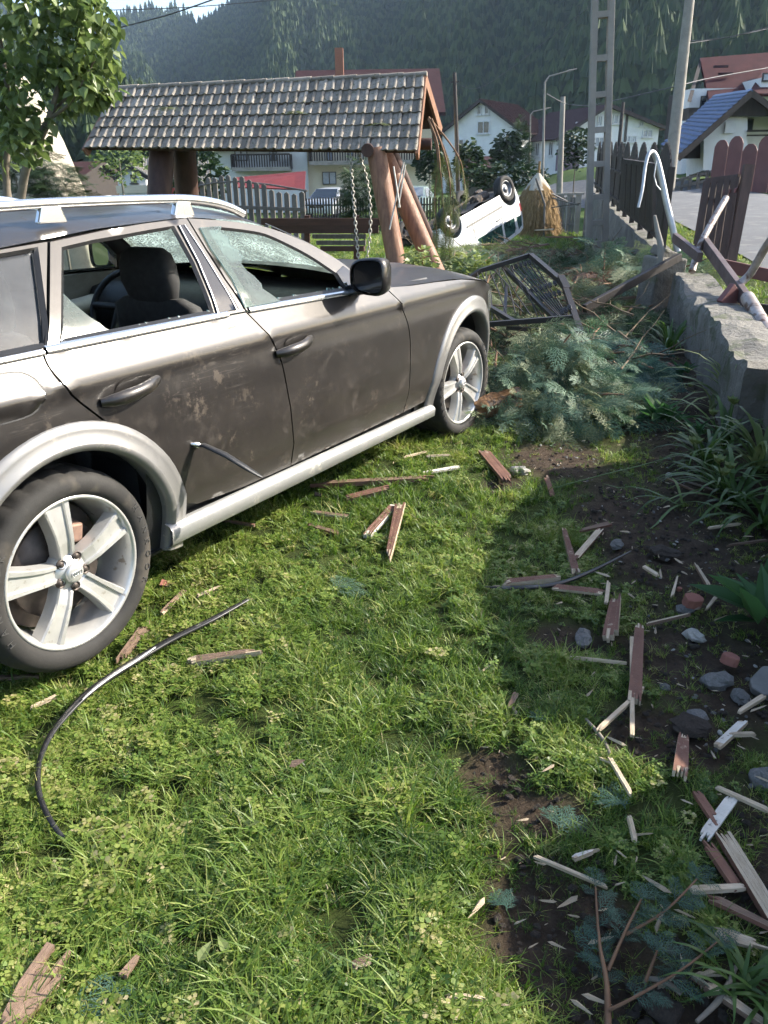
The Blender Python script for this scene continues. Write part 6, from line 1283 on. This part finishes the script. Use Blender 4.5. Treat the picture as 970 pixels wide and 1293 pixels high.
# ------------------------------------------------------------------ splintered boards, stones and strips on the lawn
m_pt=mat('maroon_painted_wood',(.20,.098,.064),(.12,.056,.040),9,.8,spots=(.33,.24,.17),sscale=26,sth=.66,bump=.3,bscale=60,rand=.2)
m_raw=mat('raw_split_wood',(.62,.50,.36),(.42,.32,.215),18,.8,bump=.6,bscale=50,stretch=(1,5,5),rand=.2)
m_old=mat('dull_brown_wood',(.22,.145,.10),(.13,.085,.06),12,.8,bump=.4,bscale=50,stretch=(1,5,5),rand=.2)
m_whitew=mat('pale_wood_shard',(.62,.58,.51),(.46,.42,.36),12,.8,spots=(.05,.045,.04),sscale=60,sth=.68,bump=.4)
def shard(label,p0,p1,wd,th=.014,mats=None,dz=.03,seed=None,roll=None,group=None,name='wood_piece',cat='wood piece',ns=4,jag=.45,parent=None):
    r=random.Random(seed if seed is not None else int(p0[0]*31+p0[1]*7)); a,b=atg(p0[0],p0[1],dz),atg(p1[0],p1[1],dz); d=b-a; L_=d.length; ex=d.normalized(); ey=Vector((0,0,1)).cross(ex).normalized(); ez=ex.cross(ey); mats=mats or (m_pt,m_raw); mb=MB(); tp=r.choice((0,0,.35,.6)); td=r.random()<.5
    for k in range(ns):
        y0=-wd/2+wd*k/ns; y1=-wd/2+wd*(k+1)/ns; s0=-jag*wd*1.6*r.random()*(1 if r.random()<.8 else 2.2); s1=L_+jag*wd*1.6*r.random()*(1 if r.random()<.8 else 2.2); t0=r.uniform(.25,1); t1=r.uniform(.25,1); n=5; vs=[]
        for i in range(n+1):
            f=i/n; x=s0+(s1-s0)*f; kk=(t0 if i==0 else 1)*(t1 if i==n else 1); ym=(y0+y1)/2; hw_=(y1-y0)/2*(kk if i in(0,n) else 1); x=(s0 if i==0 else s1 if i==n else L_*(.04+.92*(i-1)/(n-2))); up=th*(1+.03*(k%2)); w_=0.
            for yy,zz in((ym-hw_,0),(ym+hw_,0),(ym+hw_,up*(kk*.6+.4)),(ym-hw_,up*(kk*.6+.4))): vs.append(Vector((x,yy*(1-tp*(f if td else 1-f)),zz)))
        fs=[];ms=[]
        for i in range(n):
            for q,mi in((0,1),(1,1),(2,0),(3,1)): fs.append((i*4+q,i*4+(q+1)%4,(i+1)*4+(q+1)%4,(i+1)*4+q)); ms.append(1 if (i in(0,n-1) and r.random()<.45) else mi)
        fs+=[(3,2,1,0),(n*4,n*4+1,n*4+2,n*4+3)]; ms+=[1,1]
        b0=len(mb.v); mb.add(vs,fs); mb.m[-len(ms):]=ms
    o=mb.build(name,list(mats),None,label=label,cat=cat,group=group or 'splintered wood on the lawn'); rl=r.uniform(-.25,.25) if roll is None else roll
    o.matrix_basis=Matrix.Translation(a)@Matrix(((ex.x,ey.x,ez.x,0),(ex.y,ey.y,ez.y,0),(ex.z,ey.z,ez.z,0),(0,0,0,1)))@Matrix.Rotation(rl,4,'X')@Matrix.Rotation(r.uniform(-.05,.05),4,'Y'); return o
W=[('long reddish brown board on the sunlit grass beside the car sill',(412,614),(537,608),.050,(m_old,m_pt)),
('short reddish board lying just below the long brown board',(440,632),(487,622),.035,(m_pt,m_old)),
('white edged maroon shard left of the upright maroon piece on the grass',(466,677),(497,645),.034,(m_pt,m_whitew)),
('maroon shard with pale broken edge in the middle of the lawn',(492,702),(505,650),.048,(m_pt,m_raw)),
('wide maroon wedge of board below the front wheel',(612,574),(640,606),.055,(m_pt,m_old)),
('whitish flat splinter above the maroon wedge on the grass',(537,598),(577,591),.026,(m_whitew,m_whitew)),
('thin pale stick on the grass near the front sill',(512,578),(538,571),.012,(m_raw,m_raw)),
('small pale sliver beside the thin pale stick near the sill',(540,577),(568,576),.010,(m_raw,m_raw)),
('long dark red board stuck beside the front tyre',(560,549),(650,515),.050,(m_pt,m_pt)),
('maroon board lying along the black rubber strip',(641,740),(703,733),.036,(m_pt,m_raw)),
('slim maroon board pointing at the black strip',(712,673),(727,722),.034,(m_pt,m_raw)),
('pale faced stick crossing the slim maroon board',(728,705),(757,671),.026,(m_raw,m_pt)),
('dull brown board end above the crossed sticks',(735,671),(768,664),.030,(m_old,m_pt)),
('maroon and pale split piece below the black strip',(703,743),(757,748),.030,(m_pt,m_raw)),
('upright thin pale sliver right of the split piece',(765,762),(768,738),.014,(m_raw,m_raw)),
('short wide maroon board end in the shade',(772,802),(778,768),.050,(m_pt,m_raw)),
('tall maroon shard with fibrous pale edge in the shade',(801,885),(806,803),.040,(m_pt,m_raw)),
('long needle-like pale splinter beside the tall maroon shard',(798,930),(796,815),.012,(m_raw,m_raw)),
('thin bare pale stick pointing up to the tall maroon shard',(757,922),(810,876),.012,(m_raw,m_raw)),
('square pale and maroon chunk standing out on the shaded soil',(858,978),(862,937),.038,(m_pt,m_raw)),
('pale twig with a stub slanting across the shaded grass',(770,960),(795,1003),.010,(m_raw,m_raw)),
('lower pale twig continuing below the dark sprig',(794,1035),(801,1062),.010,(m_raw,m_raw)),
('white pointed shard with black specks',(891,1056),(922,1012),.026,(m_whitew,m_whitew)),
('slim maroon sliver touching the speckled white shard',(881,1006),(899,1033),.022,(m_pt,m_pt)),
('thin pale lath above the speckled white shard',(905,996),(968,1024),.012,(m_raw,m_raw)),
('forked pale shard beside the bluish stones',(908,943),(938,913),.022,(m_whitew,m_raw)),
('pale sliver crossing the forked shard',(925,930),(952,928),.012,(m_raw,m_raw)),
('long pale plank with maroon side at the right edge',(918,1068),(985,1175),.032,(m_raw,m_pt)),
('maroon lath left of the long pale plank',(897,1075),(927,1117),.026,(m_pt,m_pt)),
('flat pale splinter below the maroon lath',(880,1126),(938,1121),.018,(m_raw,m_raw)),
('maroon ended plank at the right edge below the flat splinter',(905,1140),(985,1182),.026,(m_old,m_pt)),
('stubby pale block above the grassy tuft',(915,1183),(950,1193),.026,(m_raw,m_raw)),
('big pale split plank in the bottom right corner',(893,1247),(985,1310),.028,(m_raw,m_old)),
('brown board with pale tip on the sunlit lawn left of centre',(247,838),(315,830),.032,(m_old,m_raw)),
('broad brown plank end in the bottom left corner',(14,1298),(45,1256),.075,(m_old,m_old)),
('thin pale stick left of the black rubber strip',(40,895),(72,880),.010,(m_raw,m_raw)),
('flat brown board end beside the rear tyre',(158,828),(182,800),.040,(m_old,m_old)),
('tan board lying under the edge of the car sill',(396,648),(438,653),.028,(m_old,m_raw)),
('reddish brown stick in the grass below the rear door',(286,659),(320,665),.022,(m_pt,m_old)),
('brown sliver at the left edge below the rear tyre',(0,858),(38,856),.020,(m_old,m_old)),
('brown shard left of the white edged maroon shard',(390,664),(425,673),.022,(m_old,m_pt)),
('tan stick leaning below the wheel rim',(205,775),(232,748),.016,(m_old,m_raw)),
('pale flat chip beside the tyre on the sunlit grass',(250,755),(278,742),.022,(m_raw,m_old)),
('small maroon chip right of the wedge board',(690,605),(698,625),.024,(m_pt,m_old)),
('pale chip at the bottom edge of the lawn',(566,1262),(608,1266),.016,(m_raw,m_raw)),
('tiny pale chip left of the one at the bottom edge',(546,1270),(566,1268),.012,(m_raw,m_raw)),
('thin pale stick on the dark soil below the lily plant',(896,668),(933,663),.010,(m_raw,m_raw)),
('dry brown stem lying over the soil toward the lily plant',(841,605),(885,625),.008,(m_old,m_old)),
('grey stick on the dark soil at the right edge',(920,690),(968,682),.010,(m_old,m_old)),
('tan chip in the dark lower lawn',(446,1224),(467,1213),.018,(m_old,m_raw)),
('little brown chip in the shaded grass',(644,893),(651,878),.016,(m_old,m_raw)),
('broken pale chunk beside the broad leaved plant',(878,715),(893,742),.018,(m_raw,m_old)),
('pale splinter pointing at the broad leaved plant',(892,770),(908,750),.016,(m_raw,m_raw)),
('upright pale sliver left of the red and white rubble',(849,752),(855,730),.012,(m_raw,m_raw)),
('pale sliver in the grass below the round stone',(815,718),(830,728),.014,(m_raw,m_raw)),
('pale stick beside the grey slab at the right edge',(935,900),(962,882),.016,(m_raw,m_raw)),
('small white chip on the bare soil',(728,1085),(747,1078),.014,(m_whitew,m_raw)),
('brown chip half buried in the lower lawn',(155,1235),(172,1212),.020,(m_old,m_old)),
('thin straw-like stick across the bare soil patch',(675,1083),(765,1120),.007,(m_raw,m_raw)),
('curved pale strip beside the flat grey stone',(720,832),(790,842),.008,(m_raw,m_raw)),
('thin pale root-like twig by the red and white rubble',(818,790),(870,778),.009,(m_raw,m_old))]
for i,(lb,p0,p1,wd,ms) in enumerate(W): shard(lb,p0,p1,wd,.022 if wd>.03 else .010,ms,.022 if wd>.02 else .026,100+i,ns=4 if wd>.024 else 2)
for i,(lb,p0,p1,wd,ms) in enumerate([('broken brown board beside the root ball',(700,350),(745,338),.07,(m_old,m_raw)),('pale split branch under the long dark beam',(735,385),(800,378),.06,(m_raw,m_old)),('second pale split branch below the long dark beam',(728,398),(790,396),.05,(m_raw,m_old)),('grey brown board among the branches before the pole',(640,318),(690,312),.10,(m_old,m_old)),('reddish board half under the dusty branches near the arched fence',(770,352),(812,334),.08,(m_pt,m_old)),('pale broken stick before the overturned car',(660,292),(700,297),.06,(m_raw,m_raw)),('brown clod-like board in the torn soil near the pole',(690,300),(725,306),.10,(m_old,m_pt)),('pale chunk lying between heap and low wall',(795,455),(835,452),.04,(m_whitew,m_old))]): shard(lb,p0,p1,wd,.03,ms,.12 if i<7 else .05,300+i,name='broken_board',cat='board',group='broken boards among the fallen branches')
# splinters that nothing tells apart
r=random.Random(77); spl=[]
mb=MB(); me_spl=[]
for k in range(5):
    mb=MB(); L_=1.; vs=[(0,-.06,0),(.25,-.10,.0),(.8,-.05,.0),(1.,0,.02),(.75,.08,.0),(.2,.07,.0),(.25,-.05,.09),(.75,.0,.08)]; vs=[(x,y*(1+.4*r.uniform(-1,1)),z) for x,y,z in vs]; mb.add(vs,[(0,1,6),(1,2,7,6),(2,3,7),(3,4,7),(4,5,6,7),(5,0,6),(0,5,4,3,2,1)]); me_spl.append(mb.mesh('splinter',m_raw))
for k in range(64):
    px,py=r.uniform(600,965),r.uniform(600,1280)
    if px<720 and r.random()<.7: continue
    p=atg(px,py,.022+.008*r.random()); s=r.uniform(.025,.07); o=link('wood_splinter',me_spl[k%5],None,Matrix.Translation(p)@Matrix.Rotation(r.random()*6.283,4,'Z')@Matrix.Rotation(r.uniform(-.3,.1),4,'Y')@Matrix.Scale(s,4),label='small pale wood splinter on the shaded soil strip',cat='splinter',group='small splinters on the shaded soil')
# chips and gravel too small to pick apart
def scatter(name,n,dens,meshes,s0,s1,seed,label,zup=.006,y1=5.5,flat=1.):
    rr=np.random.default_rng(seed); P_=[];S_=[];R_=[];K_=[];T_=[]
    while len(P_)<n:
        y=.75+(y1-.75)*rr.random()**1.5; x=-.2+rr.random()*(float(wallx(y))+.15); 
        if x>float(wallx(y))-.05: continue
        s=float(soil(np.array([x]),np.array([y]))[0])
        if rr.random()>dens(s,x): continue
        k=s0+(s1-s0)*rr.random()**2.2; P_.append((x,y,gnd(x,y)+zup-.006*s)); S_.append((k,k,k*flat)); R_.append((rr.normal(0,.25),rr.normal(0,.25),rr.random()*6.283)); K_.append(int(rr.integers(len(meshes)))); T_.append(rr.random())
    instancer(name,P_,S_,R_,K_,T_,meshes,kind='stuff',label=label)
m_st=mat('grey_stone',(.19,.185,.175),(.10,.097,.092),7,.9,bump=.5,bscale=30,rand=.35)
m_stb=mat('bluish_stone',(.17,.165,.155),(.095,.092,.086),6,.9,bump=.5,bscale=25,rand=.2)
m_std=mat('dark_soil_clod',(.060,.046,.036),(.03,.023,.018),9,.95,bump=.8,bscale=30)
m_stw=mat('whitish_stone',(.38,.36,.32),(.25,.235,.21),7,.9,bump=.3,bscale=30)
m_brk=mat('brick_shard',(.30,.12,.085),(.20,.085,.065),10,.9,bump=.6,bscale=40,spots=(.42,.38,.33),sscale=9,sth=.62)
def rock(seed,mt,name='stone',sx=1.,sy=.75,sz=.45,n=7):
    r=random.Random(seed); g=[]
    for i in range(n+1):
        th=math.pi*i/n; g.append([Vector((sx*math.sin(th)*math.cos(a),sy*math.sin(th)*math.sin(a),sz*math.cos(th)))*(1+.45*noise.noise(Vector((math.sin(th)*math.cos(a)*1.6+seed,math.sin(th)*math.sin(a)*1.6,math.cos(th)*1.6)))+.15*noise.noise(Vector((math.cos(a)*3+seed,math.sin(a)*3,th*3)))) for a in np.linspace(0,6.2832,11)])
    mb=MB(); mb.sheet(g,0,False); return mb.mesh(name,mt)
scatter('soil_clods',3200,lambda s,x:s*s,[rock(i,m_std,'clod') for i in (3,5,7)],.002,.013,5,'loose dark soil crumbs on the torn ground')
scatter('gravel',420,lambda s,x:(s*.8 if x>.85 else .05*s),[rock(11,m_st),rock(13,m_stb),rock(15,m_stw)],.003,.010,6,'small gravel scattered along the garden wall')
scatter('wood_chips',900,lambda s,x:(.25+.75*s if x>.25 else .06),me_spl,.008,.032,7,'tiny wood chips and straw littering the lawn',.014)
STN=[('pale oval stone in the shaded grass right of the maroon wedge',656,595,.055,m_stw,.8,.45),('flat grey stone on the shaded soil',737,806,.055,m_st,.55,.4),('large dark stone sunk in the soil',838,697,.065,m_std,.7,.3),('small round stone beside the end of the black strip',779,688,.032,m_st,.8,.6),('whitish stone by the right rubble',877,803,.038,m_stw,.7,.5),('grey rock with reddish board above it at the right',905,860,.052,m_stb,.7,.5),('bluish stone below the grey rock',936,880,.036,m_stb,.7,.5),('dark flat stone above the square pale chunk',872,915,.055,m_std,.8,.35),('grey flat stone right of the dark flat stone',880,905,.035,m_st,.8,.35),('bluish stone at the right edge',968,985,.045,m_stb,.8,.6),('grey stone between the right rubble and the soil',865,770,.035,m_st,.8,.5),('small white pebble in the shaded grass',700,660,.014,m_stw,.8,.5),('little grey stone below the flat grey stone',840,868,.018,m_st,.8,.6),('stone half sunk below the lily plant',845,600,.022,m_stw,.8,.6),('shiny dark lump at the bottom right',835,1270,.040,m_std,.8,.5)]
for i,(lb,x,y,s,mt,sy,sz) in enumerate(STN):
    p=atg(x,y,s*sz*.45); link('stone',rock(20+i,mt,sy=sy,sz=sz),None,Matrix.Translation(p)@Matrix.Rotation(i*1.3,4,'Z')@Matrix.Scale(s,4),label=lb,cat='stone',group='stones on the soil')
def slabstone(label,px,py,dims,rot,mt,name='stone_slab',cat='stone slab'):
    p=atg(px,py,dims[2]*.4); r=random.Random(int(px)); mb=MB(); poly=[(dims[0]/2*math.cos(a)*(1+.18*r.uniform(-1,1)),dims[1]/2*math.sin(a)*(1+.18*r.uniform(-1,1))) for a in (.5,1.3,2.2,2.9,3.7,4.4,5.3,6.)]; mb.prism(poly,dims[2]); o=mb.build(name,mt,None,.004,label=label,cat=cat); o.location=p; o.rotation_euler=rot
slabstone('big tilted grey slab at the right edge',972,868,(.13,.10,.035),(.3,-.35,.3),m_stb)
slabstone('dull red brick fragment on the soil near the wall',843,464,(.09,.07,.03),(.4,.2,.4),m_brk,'brick_fragment','brick')
slabstone('red brick fragment with mortar by the grey rock',920,838,(.075,.06,.03),(.1,.3,.9),m_brk,'brick_fragment','brick')
slabstone('red and white rubble lump beside the broad leaved plant',872,765,(.07,.06,.04),(.2,.1,.3),m_brk,'brick_fragment','brick')
slabstone('tiny orange brick chip above the rubble lump',857,746,(.02,.018,.015),(.2,.1,.3),m_brk,'brick_fragment','brick')
# strips and hose
m_rub=mat('black_rubber',(.020,.020,.021),(.011,.011,.012),20,.38,spots=(.10,.095,.085),sscale=18,sth=.64)
m_hilite=mat('bright_strip',(.55,.56,.57),(.25,.25,.26),14,.3,.7)
def strip(label,pts,r0,mt,name,cat,dz=.03,flat=.5,seg=5):
    P_=[atg(p[0],p[1],p[2] if len(p)>2 else dz) for p in pts]; sp=[Vector(q) for q in smoothpoly3([tuple(p) for p in P_],seg)]; c=P_[0]; mb=MB(); mb.tube([p-c for p in sp],list(np.interp(np.linspace(0,1,len(sp)),np.linspace(0,1,len(r0)),r0)),8,flat=flat); o=mb.build(name,mt,None,label=label,cat=cat); o.location=c; return o
STO=strip('long black rubber trim strip curving over the sunlit lawn below the rear wheel',[(313,757,.04),(270,781,.05),(215,808,.06),(165,838,.065),(120,868,.065),(86,900,.06),(60,935,.055),(48,975,.05),(52,1010,.045),(70,1045,.035),(97,1077,.0)],[.009,.013,.015,.015,.014,.012,.009,.0075,.007,.006,.005],m_rub,'trim_strip','trim strip')
o=strip(None,[(196,817,.076),(165,838,.078),(128,862,.078),(104,883,.074)],[.004,.007,.007,.003],m_hilite,'strip_highlight',None,flat=.4); o.parent=STO; o.location=o.location-STO.location  # bright tapered sliver laid on top as the rubber strip's highlight
strip('black curved strip lying across the shaded lawn',[(612,741,.02),(650,742,.03),(700,738,.03),(745,722,.03),(797,696,.03)],[.004,.012,.012,.010,.004],m_rub,'trim_strip','trim strip')
strip('thin bent green hose-like stem across the shaded soil',[(700,616,.03),(760,600,.04),(820,585,.05),(870,570,.05)],[.004,.005,.005,.003],m_strap,'plant_stem','stem')
for i,(pts,lb) in enumerate([([(905,620,.03),(880,612,.03),(852,604,.03)],'dry stem bending over the soil beside the lily plant'),([(740,908,.02),(755,925,.02),(765,940,.015),(772,957,.015)],'thin broken twig above the slanting pale twig'),([(860,1255,.03),(840,1240,.04),(815,1235,.03)],'grey root end beside the snapped conifer branch'),([(930,1220,.02),(910,1260,.03),(880,1290,.03)],'dark bare twig at the bottom right')]): strip(lb,pts,[.004,.006,.004],m_bark,'twig','twig',flat=1.)
# splintered stump against the front wheel
p=atg(612,512,.10); st=thing('broken_stump','orange brown splintered log end jammed against the front wheel','log',p); r=random.Random(8); mb=MB(); a_=Vector((-.06,-.03,0)); b_=Vector((.20,.04,.0)); sp=[a_.lerp(b_,t) for t in np.linspace(0,1,6)]
g=[]
for i,q in enumerate(sp): g.append([q+Vector((.012*r.uniform(-1,1),.062*math.cos(a)*(1+.2*r.uniform(-1,1))*(.8 if i==0 else 1),.058*math.sin(a)*(1+.2*r.uniform(-1,1)))) for a in np.linspace(0,6.283,12)])
for row in g: row[-1]=row[0]
mb.sheet(g,0,False); mb.add(g[0][:11],[tuple(range(11))]); mb.add(g[-1][:11],[tuple(range(11))]); mb.build('log_body',mat('fresh_orange_wood',(.30,.155,.065),(.13,.065,.032),16,.8,bump=.8,bscale=40,bdist=.02,spots=(.06,.045,.035),sscale=10,sth=.6),st)
mb=MB()
for k in range(26):
    a=r.random()*6.283; q=a_+Vector((0,.05*math.cos(a)*r.random(),.05*math.sin(a)*r.random())); mb.tube([q,q+Vector((-r.uniform(.02,.07),r.uniform(-.02,.02),r.uniform(-.01,.03)))],[.007,.001],4)
mb.build('splinters',m_raw,st,kind='stuff'); st.scale=(1.2,1.25,1.2); st.rotation_euler=(0,-.12,.1)
# fallen yellow and green leaves on the lawn
V,F_=leafV(1.,.5)
for i,(x,y,c,lb) in enumerate([(306,1042,m_lime,'pale fallen leaf in the middle of the lower lawn'),(250,1215,m_lime,'yellowish fallen leaf low on the lawn'),(288,1205,m_lime,'large pale dead leaf right of the yellowish one'),(420,1000,m_leafT,'green fallen leaf on the dark part of the lawn'),(640,922,m_leafT,'round green leaf on the shaded soil'),(345,790,m_lime,'small pale leaf on the sunlit lawn'),(365,968,m_old,'brown dead leaf on the lower lawn')]):
    A=NB(); leaf(A,(0,0,0),i*1.1,.25,.2,.045,V,F_); o=A.build('fallen_leaf',c,None,label=lb,cat='leaf'); o.location=atg(x,y,.045)
for x,y,lb in((207,737,'dull red shard in the grass beside the rear tyre'),(400,625,'dark glass fragment by the long brown board')):
    p=atg(x,y,.03); mb=MB(); mb.prism([(-.02,-.012),(.018,-.016),(.022,.008),(-.006,.018)],.006); o=mb.build('lamp_shard',m_brk if x<300 else m_gloss,None,label=lb,cat='shard'); o.location=p; o.rotation_euler=(.4,.3,.5)

# loose twigs among the fallen branches
m_tw2=mat('dry_twig',(.20,.145,.09),(.10,.07,.045),12,.9)
tws=[]
for k in range(4):
    rr=random.Random(k+60); mb=MB(); pts=[Vector((0,0,0))]
    for i in range(5): pts.append(pts[-1]+Vector((.2,rr.uniform(-.06,.06),rr.uniform(-.05,.05))))
    mb.tube(pts,[.012,.011,.009,.007,.005,.003],4)
    for i in(1,2,3): mb.tube([pts[i],pts[i]+Vector((.12,rr.choice((-1,1))*.12,rr.uniform(0,.08)))],[.006,.002],3)
    tws.append(mb.mesh('dry_twig',m_tw2))
rr=np.random.default_rng(8); P_=[];S_=[];R_=[];K_=[];T_=[]
for i in range(520):
    y=5.2+11.5*rr.random(); x=.75+rr.random()*(float(wallx(y))-1.); k=.18+.5*rr.random()**2*(1+y*.05)
    P_.append((x,y,gnd(x,y)+.04+.22*rr.random()**2)); S_.append((k,k,k)); R_.append((rr.normal(0,.3),rr.normal(0,.35),rr.random()*6.283)); K_.append(int(rr.integers(4))); T_.append(0.)
instancer('twig_litter',P_,S_,R_,K_,T_,tws,kind='stuff',label='loose dry twigs strewn among the fallen branches')
# ------------------------------------------------------------------ the blue air of the valley
hm=bpy.data.materials.new('haze'); hm.use_nodes=True; hn=hm.node_tree; hn.nodes.remove(hn.nodes['Principled BSDF'])
pv=hn.nodes.new('ShaderNodeVolumePrincipled'); pv.inputs['Color'].default_value=(.56,.74,1.,1); pv.inputs['Density'].default_value=.00021; pv.inputs['Anisotropy'].default_value=.2
hn.links.new(pv.outputs[0],hn.nodes['Material Output'].inputs['Volume']); hm.cycles.homogeneous_volume=True if hasattr(hm.cycles,'homogeneous_volume') else True
mb=MB(); mb.box((0,400,150),(2600,2700,320)); hz=mb.build('haze',hm,kind='stuff')
